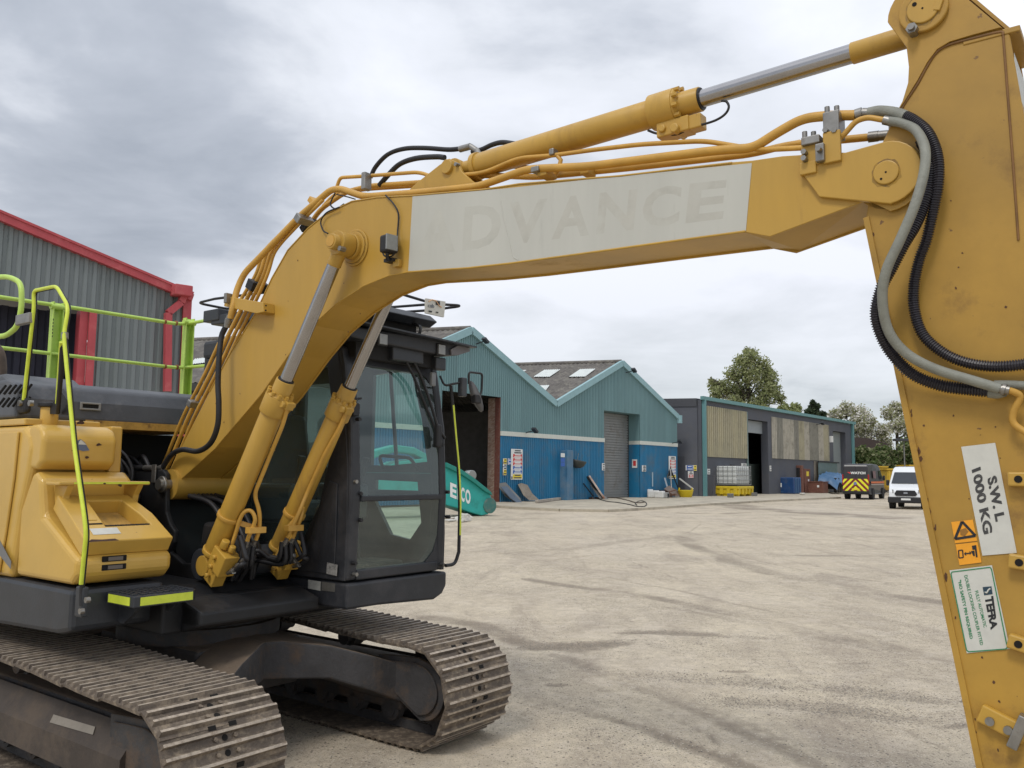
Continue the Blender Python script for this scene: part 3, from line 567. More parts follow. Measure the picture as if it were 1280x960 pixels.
def gbox(s0, s1, d0, d1, z0, z1, mt, nm):
    mb = MB(); vs_ = [G_(s_, d_, z_) for s_ in (s0, s1) for d_ in (d0, d1) for z_ in (z0, z1)]
    return mb.add(vs_, [(0, 1, 3, 2), (4, 6, 7, 5), (0, 4, 5, 1), (2, 3, 7, 6), (0, 2, 6, 4), (1, 5, 7, 3)]).obj(nm, mt, gshed)
gbox(.002, .3, .33, 16, .1, 7.6, gw, 'side_wall'); gbox(-.08, .3, .33, 16, 7.6, 8.25, flat('dark_fascia', (.055, .058, .068), .6), 'fascia_board'); gbox(0, 41, .4, 16, 8.15, 8.3, flat('flat_roof', (.08, .085, .09), .8), 'roof')
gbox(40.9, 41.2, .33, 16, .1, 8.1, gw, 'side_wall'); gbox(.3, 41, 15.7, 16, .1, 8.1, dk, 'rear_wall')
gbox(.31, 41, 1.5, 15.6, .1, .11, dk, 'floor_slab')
fbox(F2, -.1, 41.4, .0, .28, 8.16, 8.46).obj('gutter', flat('teal_gutter', (.13, .28, .28), .5), gshed)
for s_ in (.28, 40.4): fbox(F2, s_ - .14, s_ + .14, .02, .3, .1, 8.16).obj('downpipe', flat('teal_pipe', (.12, .27, .28), .5), gshed)
fbox(F2, 9.12, 9.3, .02, .16, .1, 7.7).obj('downpipe', flat('green_pipe', (.16, .22, .21), .5), gshed)
floodlight(F2, 1019, 531, gshed)
# signs on the grey shed's end wall: the plane runs back along RD
class Facade2(Facade):
    def __init__(s, B, D): s.B = Vector((B.x, B.y, 0)); s.D = D.normalized(); s.N = Vector((-D.y, D.x, 0)).normalized(); s.N = s.N if s.N.dot(CP - s.B) > 0 else -s.N
F3 = Facade2(F2.B, -RD)
sign(F3, ((857, 581.5), (866.5, 588)), [(1, blui)], 'mandatory_sign', 'pair of blue round-symbol signs on the dark end wall of the grey shed', .03)
sign(F3, ((866.8, 581.5), (871, 588.5)), [(1, yeli)], 'warning_sign', 'yellow triangle warning sign on the dark end wall of the grey shed', .03)
sign(F3, ((860, 588.8), (867, 597.5)), [(1, None), (1, redi)], 'prohibition_sign', 'white and red notice below the blue signs on the dark end wall', .03)
fbox(F3, *sorted((F3.at(846, 590)[0], F3.at(856, 590)[0])), .0, .05, .1, 3.4).obj('side_door', flat('side_door_grey', (.06, .063, .075), .6), gshed)
sign(F2, ((883, 586), (887, 593)), [(1, None)], 'paper_notice', 'small white notice on the grey shed left of the white tank', .03)
sign(F2, ((926, 579), (932.5, 583.5)), [(1, None)], 'paper_notice', 'white sign on the grey wall above the white tank', .03)
sign(F2, ((961.5, 582), (963.6, 589)), [(1, None)], 'paper_notice', 'tiny white notice on the grey shed just right of the dark open doorway', .03)
mb = MB(); s_, z_ = F2.at(1037, 549); fbox(F2, s_ - .2, s_ + .2, 0, .35, z_ - .35, z_ + .35, mb); mb.obj('camera_box', whi, gshed)
# ---------- grey shed with red trim on the left
FR = Facade(gz(400, 700, 0), R_(50)); c_ = ray(231, 480); FR.B = Vector((c_.x / c_.y * 27, 27, 0))
rshed = empty('red_trimmed_shed', 'grey corrugated shed with red roof trim and red doorway posts', 'shed')
rs0, rz0 = FR.at(0, 268); rs1, rz1 = FR.at(231, 366); rk = (rz1 - rz0) / (rs1 - rs0)
rtop = lambda s_: rz1 + rk * (s_ - rs1)
gcl = [mat('grey_cladding', (.155, .18, .182), .5, var=.06, vscale=.6, dirt=(.12, .135, .135), damt=.3, dscale=1), mat('grey_cladding_b', (.17, .195, .20), .5, var=.06, vscale=.6)]
ds1, dz1 = FR.at(101, 385); ds0 = ds1 - 5.2; drs, _ = FR.at(121, 385)
sheets(FR, rs0 - 5, ds0, K(0), lambda s_: rtop(s_) - .12, gcl, rshed, pitch=.25, dep=.05); sheets(FR, ds0, drs, K(dz1), lambda s_: rtop(s_) - .12, gcl, rshed, pitch=.25, dep=.05)
sheets(FR, drs, 0, K(0), lambda s_: rtop(s_) - .12, gcl, rshed, pitch=.25, dep=.05)
redm = mat('faded_red_trim', (.42, .060, .072), .5, var=.1, vscale=1.5, dirt=(.55, .16, .16), damt=.5, dscale=2)
FP = lambda s_, n_, z_: FR.B + FR.D * s_ + FR.N * n_ + Vector((0, 0, z_))
MB().beam(FP(rs0 - 5, .08, rtop(rs0 - 5) - .12), FP(.05, .08, rtop(0) - .12), .3, .22).obj('verge_trim', redm, rshed); MB().beam(FP(rs0 - 5, .24, rtop(rs0 - 5) + .02), FP(.05, .24, rtop(0) + .02), .05, .07).obj('verge_lip', redm, rshed)
fbox(FR, -.20, .06, -.1, .10, 0, rtop(0) - .1).obj('corner_flashing', redm, rshed)
dpa = FR.at(111, 400)[0]; dpb = FR.at(100.5, 400)[0]; fbox(FR, dpa, drs, -.02, .09, 0, dz1).obj('door_post', redm, rshed); fbox(FR, dpb, dpa - .001, -.5, -.06, 0, dz1 - .05).obj('door_post', redm, rshed)
fbox(FR, ds0 - .2, ds0 + .2, -.3, .09, 0, dz1).obj('door_post', redm, rshed)
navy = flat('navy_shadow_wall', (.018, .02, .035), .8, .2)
mb = MB(); corr(mb, lambda s_, d_, z_: FP(s_, d_ - 1.2, z_), ds0, drs - .1, K(0), K(dz1), .4, .1); mb.obj('doorway_shade', navy, rshed)  # navy ribbed sheet paints in the dark of the open doorway
dp = [FR.at(225, 372), FR.at(222, 380), FR.at(206, 393), FR.at(205, 490)]
mb = MB()
for (a, za_), (b_, zb_) in zip(dp[:-1], dp[1:]): mb.beam(FP(a, .3, za_), FP(b_, .3, zb_), .2, .2, up=FR.N)
mb.obj('downpipe', redm, rshed); mb = MB(); q_ = FR.at(222, 366); mb.box(FP(q_[0], .35, q_[1]), (.55, .5, .34), Matrix.Rotation(R_(40), 3, 'Z')); mb.obj('gutter_box', redm, rshed, bevel=.03)
RB = lambda s_, d_, z_: FR.B + FR.D * s_ - FR.N * d_ + Vector((0, 0, z_))
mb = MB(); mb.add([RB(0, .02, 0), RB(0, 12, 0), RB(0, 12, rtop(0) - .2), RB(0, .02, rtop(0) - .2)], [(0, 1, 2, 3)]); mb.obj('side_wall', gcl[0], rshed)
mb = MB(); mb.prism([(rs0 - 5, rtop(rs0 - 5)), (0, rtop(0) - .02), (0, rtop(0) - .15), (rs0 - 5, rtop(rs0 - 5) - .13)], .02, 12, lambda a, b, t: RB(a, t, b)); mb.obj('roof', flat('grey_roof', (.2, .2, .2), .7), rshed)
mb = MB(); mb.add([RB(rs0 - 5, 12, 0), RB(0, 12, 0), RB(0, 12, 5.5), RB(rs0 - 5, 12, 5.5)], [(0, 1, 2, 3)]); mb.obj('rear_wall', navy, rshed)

# ================================================================== EXCAVATOR (machine frame: X forward, Y left, Z up)
ex = empty('excavator', 'large yellow tracked excavator with a long boom reaching across the yard', 'excavator', MT, math.atan2(MD.y, MD.x))
V3 = lambda X_, Y_, Z_: Vector((X_, Y_, Z_))
def PY(Y_): return lambda a, b, t: (a, t, b)                          # outline in X,Z extruded along Y
def oYs(pts, Y_): return [(q_.x, q_.z) for q_ in (oY(u, v, Y_) for u, v in pts)]
def link(mesh_, name, mt, parent):
    o = bpy.data.objects.new(name, mesh_); C.objects.link(o)
    if not mesh_.materials:
        for m_ in (mt if isinstance(mt, (list, tuple)) else [mt]): mesh_.materials.append(M[m_] if isinstance(m_, str) else m_)
    o.parent = parent; return o

# ---------------- tracks
RC, ZC, XI, XS = .322, .352, 1.50, -1.52
path = []
for i in range(25): a_ = math.pi / 2 - math.pi * i / 24; path.append((XI + RC * math.cos(a_), ZC + RC * math.sin(a_)))
for i in range(25): a_ = -math.pi / 2 - math.pi * i / 24; path.append((XS + RC * math.cos(a_), ZC + RC * math.sin(a_)))
for X_, Z_ in ((-1.0, .70), (-.4, .70), (0.05, .705), (.45, .695), (.9, .675), (1.25, .668)): path.append((X_, Z_))
path.append(path[0]); PL = [0]
for a_, b_ in zip(path[:-1], path[1:]): PL.append(PL[-1] + math.dist(a_, b_))
NSH = 40; pitch_ = PL[-1] / NSH
def on_path(s_):
    s_ %= PL[-1]
    for i in range(len(PL) - 1):
        if PL[i] <= s_ <= PL[i + 1]:
            f_ = (s_ - PL[i]) / max(1e-9, PL[i + 1] - PL[i]); return Vector((path[i][0] + (path[i + 1][0] - path[i][0]) * f_, 0, path[i][1] + (path[i + 1][1] - path[i][1]) * f_))
SW = .70
def shoe_mesh():
    mb = MB(); h = pitch_ / 2
    prof = [(-h + .002, 0), (h + .012, -.006), (h + .012, .006), (h - .006, .012), (h - .012, .036), (h - .028, .036), (h - .036, .013), (.022, .013), (.012, .034), (-.006, .034), (-.014, .013), (-h + .052, .013), (-h + .044, .032), (-h + .028, .032), (-h + .020, .012), (-h + .002, .010)]
    mb.prism(prof, -SW / 2, SW / 2, lambda a, b, t: (a, t, b))
    for v_ in range(len(mb.v)):                                         # clipped ends of the grousers
        x_, y_, z_ = mb.v[v_]
        if z_ > .03: mb.v[v_] = (x_, y_ * .975, z_)
    mb.cur = 1
    mb.box((-h + .014, -.06, .0125), (.034, .042, .008)); mb.box((-h + .014, .06, .0125), (.034, .042, .008))
    for xx in (.043, -.033): mb.tube([(xx, 0, .0135), (xx, 0, .0150)], .017, 10, smooth=False)
    mb.cur = 0
    for yy in (-.058, .058):
        for xx in (.043, -.033): mb.cyl((xx, yy, .012), (xx, yy, .026), .0125, 6)
    mb.cur = 2
    for a_, b_ in ((h - .028, h - .012), (-.006, .012), (-h + .028, -h + .044)):
        z_ = .0365 if a_ > .05 else (.0345 if a_ > -.05 else .0325)
        mb.box(((a_ + b_) / 2, 0, z_), (.015, SW * .972, .0016))
    return mb.mesh('track_shoe')
SHM = shoe_mesh(); SHM.materials.append(M['track']); SHM.materials.append(M['hole']); SHM.materials.append(M['trackworn'])
def make_track(side):                                                  # side -1 right (near), +1 left (far)
    yc = side * .995
    tr = MB(); yi, yo = yc - .17, yc + .17
    tr.b2((-1.18, yc - .15, .17), (1.22, yc + .15, .46))                # side frame beam
    tr.prism([(-1.2, .44), (1.2, .44), (1.14, .50), (-1.1, .50)], yc - .10, yc + .10, PY(0))
    t_ = tr.obj('track_frame', 'under', ex, bevel=.02)
    # sloping outer side skirt of the frame
    mb = MB(); ys_ = yc - .16 if side < 0 else yc + .16; yb_ = yc - .26 if side < 0 else yc + .26
    mb.add([(-1.3, ys_, .50), (1.25, ys_, .50), (1.25, yb_, .36), (-1.3, yb_, .36), (-1.3, yb_, .20), (1.25, yb_, .20)], [(0, 1, 2, 3), (3, 2, 5, 4)])
    mb.add([(1.25, ys_, .50), (1.25, yc, .50), (1.25, yc, .20), (1.25, yb_, .20), (1.25, yb_, .36)], [(0, 1, 2, 3, 4)])
    mb.obj('side_skirt', mat('dusty_brown_frame_%d' % (side + 2), (.055, .043, .035), .75, var=.25, vscale=2.5, dirt=(.115, .088, .066), damt=.7, dscale=3, dlow=.47, bump=.3, bscale=30), t_)
    for X_ in (1.50,):
        w_ = MB(); w_.cyl((X_, yc - .10, ZC), (X_, yc + .10, ZC), .245, 32); w_.cyl((X_, yc - .16, ZC), (X_, yc + .16, ZC), .20, 32); w_.cyl((X_, yc - .2, ZC), (X_, yc + .2, ZC), .10, 20)
        w_.obj('idler_wheel', 'under', t_)
    # idler guard plates, D shaped
    for s2 in (-1, 1):
        g_ = [(1.04, .55), (1.30, .57)] + [(q_.x, q_.z) for q_ in spline([V3(1.42, 0, .575), V3(1.55, 0, .545), V3(1.64, 0, .47), V3(1.68, 0, .37), V3(1.66, 0, .27), V3(1.58, 0, .185), V3(1.47, 0, .155)], 4)] + [(1.20, .30), (1.04, .33)]
        mb = MB().prism(g_, yc + s2 * .175, yc + s2 * .21, PY(0)); mb.prism([(1.38 + (x_ - 1.38) * .84, .38 + (z_ - .38) * .82) for x_, z_ in g_], yc + s2 * .21, yc + s2 * .228, PY(0)); mb.obj('idler_guard', 'under', t_, bevel=.006)
    sp = MB(); k = 21; pts = []
    for i in range(k * 4): a_ = 6.28318 * i / (k * 4); r_ = .30 if i % 4 in (0, 1) else .25; pts.append((XS + r_ * math.cos(a_), ZC + r_ * math.sin(a_)))
    sp.prism(pts, yc - .03, yc + .03, PY(0)); sp.cyl((XS, yc - .18, ZC), (XS, yc + .18, ZC), .19, 24); sp.obj('sprocket', 'under', t_)
    for i in range(7):
        X_ = -1.12 + i * .37; r_ = MB(); r_.cyl((X_, yc - .14, .165), (X_, yc - .07, .165), .085, 18); r_.cyl((X_, yc + .07, .165), (X_, yc + .14, .165), .085, 18); r_.cyl((X_, yc - .15, .165), (X_, yc + .15, .165), .055, 14); r_.obj('bottom_roller', 'under', t_)
    for X_ in (-.35, .55):
        r_ = MB(); r_.cyl((X_, yc - .11, .60), (X_, yc + .11, .60), .06, 18); r_.cyl((X_, yc - .05, .60), (X_, yc + .05, .60), .075, 18); r_.obj('carrier_roller', 'under', t_)
    ch = MB()
    for i in range(NSH):
        a_ = on_path(i * pitch_ + .03); b_ = on_path((i + 1) * pitch_ + .03); d_ = (b_ - a_); nn = Vector((-d_.z, 0, d_.x)).normalized()
        for yy in (-.075, .075):
            p0 = a_ - nn * .04 + V3(0, yc + yy, 0); p1 = b_ - nn * .04 + V3(0, yc + yy, 0); ch.beam(p0, p1, .035, .066, up=nn)
    ch.obj('track_chain', 'under', t_)
    off = .065 if side < 0 else .12
    for i in range(NSH):
        a_ = on_path(i * pitch_ + off); b_ = on_path((i + 1) * pitch_ + off); d_ = (b_ - a_).normalized(); nn = Vector((-d_.z, 0, d_.x)) ; c_ = (a_ + b_) / 2
        o = link(SHM, 'track_shoe', 'track', t_)
        jx = rnd.uniform(-.006, .006)
        o.matrix_local = Matrix.Translation(c_ + V3(0, yc + jx, 0)) @ Matrix((d_, V3(0, 1, 0), nn)).transposed().to_4x4() @ Matrix.Rotation(rnd.uniform(-.008, .008), 4, 'X')
    return t_
tn = make_track(-1); tf = make_track(1)
# sticker plate with text on the near skirt
def skirtpt(u, v):
    A = V3(0, -.995 - .16, .50); Bv = V3(0, -.995 - .26, .36); nn = (Bv - A).cross(V3(1, 0, 0)).normalized(); D_ = Vector((ray(u, v).dot(MD), ray(u, v).dot(ML), ray(u, v).z)); t_ = (A - CL).dot(nn) / D_.dot(nn); return CL + D_ * t_ + (nn if nn.y < 0 else -nn) * .006
c_ = [skirtpt(68, 893.5), skirtpt(120, 909), skirtpt(117, 919), skirtpt(63, 903.5)]
MB().quad(*c_).obj('worn_sticker', mat('worn_grey_sticker', (.24, .215, .18), .7, var=.2, dirt=(.12, .1, .08), damt=.6), tn)

# ---------------- carbody
cb = MB(); cb.b2((-.62, -.42, .36), (.62, .42, .70)); cb.obj('carbody', 'under', ex, bevel=.03)
def leg(pts):                                                          # stations (x, y, ztop, zbot), thickness inward along X
    mb = MB(); vs_ = []
    sx = 1 if pts[0][0] > 0 else -1
    for x_, y_, zt, zb in pts: vs_ += [(x_, y_, zt), (x_ - sx * .42, y_, zt + .02), (x_ - sx * .42, y_, zb), (x_, y_, zb)]
    k = len(pts); fs = [(i * 4 + j, i * 4 + (j + 1) % 4, (i + 1) * 4 + (j + 1) % 4, (i + 1) * 4 + j) for i in range(k - 1) for j in range(4)] + [(0, 1, 2, 3), tuple(4 * (k - 1) + j for j in (3, 2, 1, 0))]
    return mb.add(vs_, fs)
for sx in (1, -1):
    for sy in (1, -1):
        leg([(sx * .48, -sy * .33, .70, .46), (sx * .62, -sy * .18, .71, .47), (sx * .83, sy * .08, .72, .47), (sx * 1.02, sy * .36, .67, .45), (sx * 1.18, sy * .62, .58, .34), (sx * 1.26, sy * .82, .50, .24)] if sy * sx > -9 else []).obj('carbody_leg', 'under', ex, bevel=.012)
MB().cyl((0, 0, .68), (0, 0, .86), .50, 40).obj('slew_ring', 'under', ex)
mb = MB(); mb.cyl((0, 0, .70), (0, 0, .80), .56, 40); mb.obj('ring_guard', 'under', ex)
# ---------------- upper frame
uf = MB(); uf.b2((-1.3, -.75, .86), (.74, .80, 1.06)); uf.prism([(.74, .86), (.95, .92), (.95, 1.0), (.74, 1.06)], -.62, .30, PY(0)); frame = uf.obj('upper_frame', 'blackf', ex, bevel=.015)
MB().prism([(.60, .93), (.60, 1.17), (-.8, 1.17), (-1.25, 1.17), (-1.25, .86), (-.6, .86), (.45, .90)], -1.235, -.66, PY(0)).obj('frame_skirt', 'charcoal', frame, bevel=.03)
mb = MB(); mb.b2((-1.25, .8, .86), (.5, 1.30, 1.1)); mb.obj('frame_skirt', 'charcoal', frame, bevel=.03)
for yy in (-.62, -.30, -.12, .12, .28): MB().prism([(.60, 1.06), (.90, 1.0), (.93, .92), (.60, .92)], yy, yy + .025, PY(0)).obj('frame_rib', 'blackf', frame)
# floor of the boom well and the sloping dark plate in front of the engine bay
MB().prism([(-.9, 1.15), (.50, 1.12), (.62, 1.06), (.50, 1.0), (-.9, 1.0)], -.62, .33, PY(0)).obj('well_floor', 'blackf', frame)
MB().prism([(-.32, 1.86), (-.28, 1.86), (.02, 1.15), (-.04, 1.15)], -.20, .33, PY(0)).obj('well_plate', 'blackf', frame)
# boom foot brackets
def bracket(y0, y1):
    pts = [(q_.x, q_.z) for q_ in (oY(u, v, -.285) for u, v in [(150, 600), (158, 592), (170, 588), (203, 587), (207, 592), (207, 640), (212, 655), (218, 664), (217, 678), (212, 690), (228, 704), (246, 704), (250, 716), (246, 738), (150, 740)])]
    o = MB().prism(pts, y0, y1, PY(0)).obj('boom_bracket', 'blackf', frame, bevel=.01); return o
b1 = bracket(-.285, -.245); b2_ = bracket(.305, .332)
for yy in (-.245, .155): MB().cyl((.50, yy - .11, 1.24), (.50, yy + .15, 1.24), .105, 24).obj('cylinder_lug', 'charcoal', frame, bevel=.008)
MB().cyl((-.10, -.33, 1.76), (-.10, .25, 1.76), .04, 20).obj('boom_foot_pin', 'steel', frame)
MB().cyl((-.10, -.31, 1.76), (-.10, -.285, 1.76), .06, 20).obj('pin_boss', 'steel', frame, bevel=.006)

# ---------------- boom
BY0, BY1 = -.21, .13
up_px = [(206, 600), (225, 562), (262, 489), (289, 439), (320, 390), (340, 347), (360, 312), (385, 285), (407, 267), (440, 251), (472, 246), (520, 243.5), (605, 236), (650, 229), (700, 225), (775, 219), (915, 202.5), (940, 200.5), (978, 195), (1050, 190.5), (1108, 191)]
lo_px = [(1108, 241), (1085, 250), (962, 296), (932, 290.5), (820, 305.5), (715, 320), (640, 330), (585, 336), (510, 341), (487, 345), (455, 358), (420, 381), (390, 408), (362, 443), (328, 492), (270, 560), (210, 614), (203, 616)]
outl = oYs(up_px, BY0) + oYs(lo_px, BY0)
boom = empty('boom_dummy', '', '') if False else None
mb = MB(); mb.prism(outl, BY0, BY0 + .012, PY(0)); mb.prism(outl, BY1 - .012, BY1, PY(0))
boom = mb.obj('boom', 'yellow', ex, bevel=.003, seg=1)
nU = len(up_px); U2 = oYs(up_px, BY0); L2 = oYs(lo_px, BY0)
def strip_plate(pts, inset, y0, y1, th, nm, mt='yellow'):
    mb = MB(); vs_ = []
    for i, (x_, z_) in enumerate(pts):
        a, b = Vector(pts[max(i - 1, 0)]), Vector(pts[min(i + 1, len(pts) - 1)]); d_ = (b - a).normalized(); nn = Vector((d_.y, -d_.x))
        p0 = Vector((x_, z_)) + nn * inset; p1 = p0 + nn * th; vs_ += [(p0.x, y0, p0.y), (p0.x, y1, p0.y), (p1.x, y1, p1.y), (p1.x, y0, p1.y)]
    k = len(pts); fs = [(i * 4 + j, i * 4 + (j + 1) % 4, (i + 1) * 4 + (j + 1) % 4, (i + 1) * 4 + j) for i in range(k - 1) for j in range(4)] + [(0, 1, 2, 3), tuple(4 * (k - 1) + j for j in (3, 2, 1, 0))]
    return mb.add(vs_, fs).obj(nm, mt, boom)
strip_plate(U2[:-1], .012, BY0 + .013, BY1 - .013, .012, 'top_plate')
strip_plate(L2[3:], .010, BY0 + .013, BY1 - .013, .012, 'bottom_plate')
# tapering underside near the tip
def poly3(pts, nm, mt, par_): return MB().add(pts, [tuple(range(len(pts)))]).obj(nm, mt, par_)
a_ = oYs([(958, 297), (987, 316), (1085, 291), (1085, 252)], BY0)
poly3([(L2[2][0], BY0 + .014, L2[2][1] + .004), (L2[3][0], BY0 + .014, L2[3][1]), (L2[3][0], BY1 - .014, L2[3][1]), (L2[2][0] + .02, BY1 - .014, L2[2][1] + .01), (L2[1][0], BY1 - .014, L2[1][1] + .01), (L2[1][0], BY0 + .014, L2[1][1] + .01)], 'tip_plate', 'yellow', boom)
tipc = oY(1108, 216, BY0 - .02)
# fork doubler plates round the arm pin
dbl = oYs([(1000, 213), (1024, 246), (1100, 243)], BY0 - .02); TR_ = .128
arc = [(tipc.x + TR_ * math.cos(a), tipc.z + TR_ * math.sin(a)) for a in [R_(-85 + 12.5 * i) for i in range(15)]]
dtop = oYs([(1050, 192.5), (1000, 195)], BY0 - .02)
dp_ = dbl[:2] + arc + dtop
MB().prism(dp_, BY0 - .022, BY0 - .001, PY(0)).obj('fork_plate', 'yellow', boom, bevel=.004)
MB().prism(dp_, BY1 + .001, BY1 + .022, PY(0)).obj('fork_plate', 'yellow', boom, bevel=.004)
arc2 = [(tipc.x + .135 * math.cos(a), tipc.z - .01 + .14 * math.sin(a)) for a in [R_(-88 + 12.5 * i) for i in range(15)]]
MB().prism([L2[1]] + arc2 + [(U2[-1][0] - .05, U2[-1][1])], BY0 + .0005, BY0 + .0125, PY(0)).obj('fork_tip', 'yellow', boom)
MB().prism([L2[1]] + arc2 + [(U2[-1][0] - .05, U2[-1][1])], BY1 - .0125, BY1 - .0005, PY(0)).obj('fork_tip', 'yellow', boom)
pn = MB(); pn.cyl((tipc.x, BY0 - .030, tipc.z), (tipc.x, BY1 + .03, tipc.z), .048, 28); pin = pn.obj('arm_pin', 'yellow', boom, bevel=.004)
h_ = MB(); h_.cyl((tipc.x, BY0 - .0315, tipc.z), (tipc.x, BY0 - .0295, tipc.z), .004, 8); h_.cyl((tipc.x - .018, BY0 - .0315, tipc.z - .024), (tipc.x - .018, BY0 - .0295, tipc.z - .024), .005, 8); h_.obj('pin_mark', 'hole', pin)
# weld beads that outline the plates
mb = MB(); mb.tube([V3(x_, BY0 - .001, z_) for x_, z_ in spline2] if False else [V3(x_, BY0 - .001, z_ + .004) for x_, z_ in L2[3:16]], .006, 6)
mb.tube([V3(x_, BY0 - .001, z_ - .004) for x_, z_ in U2[2:17]], .005, 6); mb.obj('weld_bead', 'yellow', boom)
# white name panel with ghosted letters
wp = [(516, 245.5), (628, 236), (740, 224), (940, 204), (932.5, 289), (700, 321.5), (590, 334.5), (510.5, 340.5)]
MB().prism(oYs(wp, BY0), BY0 - .0022, BY0 - .0008, PY(0)).obj('white_panel', 'white_panel', boom)
Yd = BY0 - .00232
def dq(px, Y_=Yd): return [tuple(oY(u, v, Y_)) for u, v in px]
ptl, ptr, pbr, pbl = (522, 256), (916, 216), (908, 282), (518, 331)
gl_ = 'ADVANCE'
for i, ch_ in enumerate(gl_):
    f0 = (i + .06) / 7; f1 = (i + .90) / 7; g_ = lambda f, t: (( ptl[0] * (1 - f) + ptr[0] * f) * (1 - t) + (pbl[0] * (1 - f) + pbr[0] * f) * t, (ptl[1] * (1 - f) + ptr[1] * f) * (1 - t) + (pbl[1] * (1 - f) + pbr[1] * f) * t)
    text_quad('ghost_letter', ch_, 'ghostf' if i < 2 else 'ghost', *dq([g_(f0, .12), g_(f1, .12), g_(f1, .86), g_(f0, .86)]), boom, .03)
mb = MB(); mb.tube([V3(*oY(u, v, BY0 - .002)) for u, v in [(626, 250), (630, 275), (637, 300), (642, 322), (648, 325)]], .0028, 6); mb.obj('vinyl_crease', 'white_panel', boom)
# boom foot boss
MB().cyl((-.10, BY0 - .03, 1.76), (-.10, BY1 + .03, 1.76), .11, 28).obj('foot_boss', 'yellow', boom)
mb = MB(); fl = [p_ for p_ in L2 if p_[0] < .42]; fu = [p_ for p_ in U2 if p_[0] < .22]
mb.prism(fu + fl, .283, .295, PY(0)); mb.obj('foot_plate', 'yellow', boom)
strip_plate(fl[:-1], .004, BY1 - .012, .284, .012, 'foot_underside')
MB().cyl((-.10, BY1 + .03, 1.76), (-.10, .30, 1.76), .108, 28).obj('foot_boss', 'yellow', boom)
# cylinder pin boss
pc = oY(413, 301, -.41)
mb = MB(); mb.cyl((pc.x, BY0 - .012, pc.z), (pc.x, BY0 + .0, pc.z), .115, 36); mb.cyl((pc.x, BY0 - .022, pc.z), (pc.x, BY0 - .01, pc.z), .098, 36); MB().cyl((pc.x, BY1, pc.z), (pc.x, BY1 + .012, pc.z), .115, 36).obj('pin_doubler', 'yellow', boom); mb.obj('pin_doubler', 'yellow', boom, bevel=.004)
mb = MB(); mb.cyl((pc.x, BY0 - .05, pc.z), (pc.x, BY0 - .02, pc.z), .078, 32); MB().cyl((pc.x, BY1 + .05, pc.z), (pc.x, BY1 + .01, pc.z), .078, 32).obj('pin_spacer', 'yellow', boom); mb.obj('pin_spacer', 'yellow', boom, bevel=.004)
mb = MB(); mb.cyl((pc.x, -.41, pc.z), (pc.x, .31, pc.z), .047, 28); pn = mb.obj('cylinder_pin', 'yellow', boom, bevel=.004)
mb = MB(); mb.cyl((pc.x, -.414, pc.z), (pc.x, -.409, pc.z), .034, 20); mb.obj('pin_cap', 'pipe', pn)
mb = MB(); mb.cyl((pc.x + .06, -.392, pc.z - .05), (pc.x + .06, -.35, pc.z - .05), .016, 6); mb.obj('lock_bolt', 'steel', pn)
# work lamp on the boom side
lc = oY(486, 304, BY0 - .09); mb = MB(); Rl = Matrix.Rotation(R_(-8), 3, 'Z')
mb.box((lc.x - .018, lc.y + .02, lc.z), (.075, .09, .105), Rl); lamp = mb.obj('work_lamp', 'black', boom, bevel=.014)
mb = MB(); mb.box(Vector((lc.x, lc.y, lc.z)) + Rl @ V3(.028, 0, 0) + V3(.0, -.0, 0), (.012, .078, .09), Rl @ Matrix.Rotation(R_(0), 3, 'Z')); mb.box(Vector((lc.x - .018, lc.y + .02, lc.z)) + Rl @ V3(0, -.047, 0), (.002, .002, .002), Rl); mb.obj('lamp_lens', 'lens', lamp, bevel=.003)
mb = MB(); mb.tube([V3(lc.x - .03, BY0 - .005, lc.z - .08), V3(lc.x - .03, BY0 - .07, lc.z - .085), V3(lc.x - .02, BY0 - .08, lc.z - .05)], .012, 8); mb.box((lc.x - .04, BY0 - .03, lc.z - .085), (.07, .05, .02)); mb.obj('lamp_bracket', 'black', lamp)
mb = MB(); mb.tube(spline([V3(*oY(u, v, y_)) for u, v, y_ in [(482, 244, BY0 - .01), (492, 255, BY0 - .02), (498, 268, BY0 - .015), (497, 290, BY0 - .015), (496, 310, BY0 - .04), (490, 320, BY0 - .05), (481, 320, BY0 - .06), (477, 312, BY0 - .06)]]), .005, 8); mb.obj('lamp_cable', 'black', lamp)
mb = MB(); q_ = oY(496, 329, BY0 - .02); mb.box((q_.x, BY0 - .015, q_.z), (.05, .03, .045)); mb.obj('cable_clamp', 'yellow', boom, bevel=.004)
# arm cylinder bracket on top of the boom
abk = oYs([(505, 243), (520, 229), (549, 206), (561, 198), (572, 203), (577, 214), (590, 226), (612, 238)], -.13)
for y_ in (-.13, .04): MB().prism(abk, y_, y_ + .025, PY(0)).obj('cylinder_bracket', 'yellow', boom, bevel=.004)
bp_ = oY(560, 209, -.13)

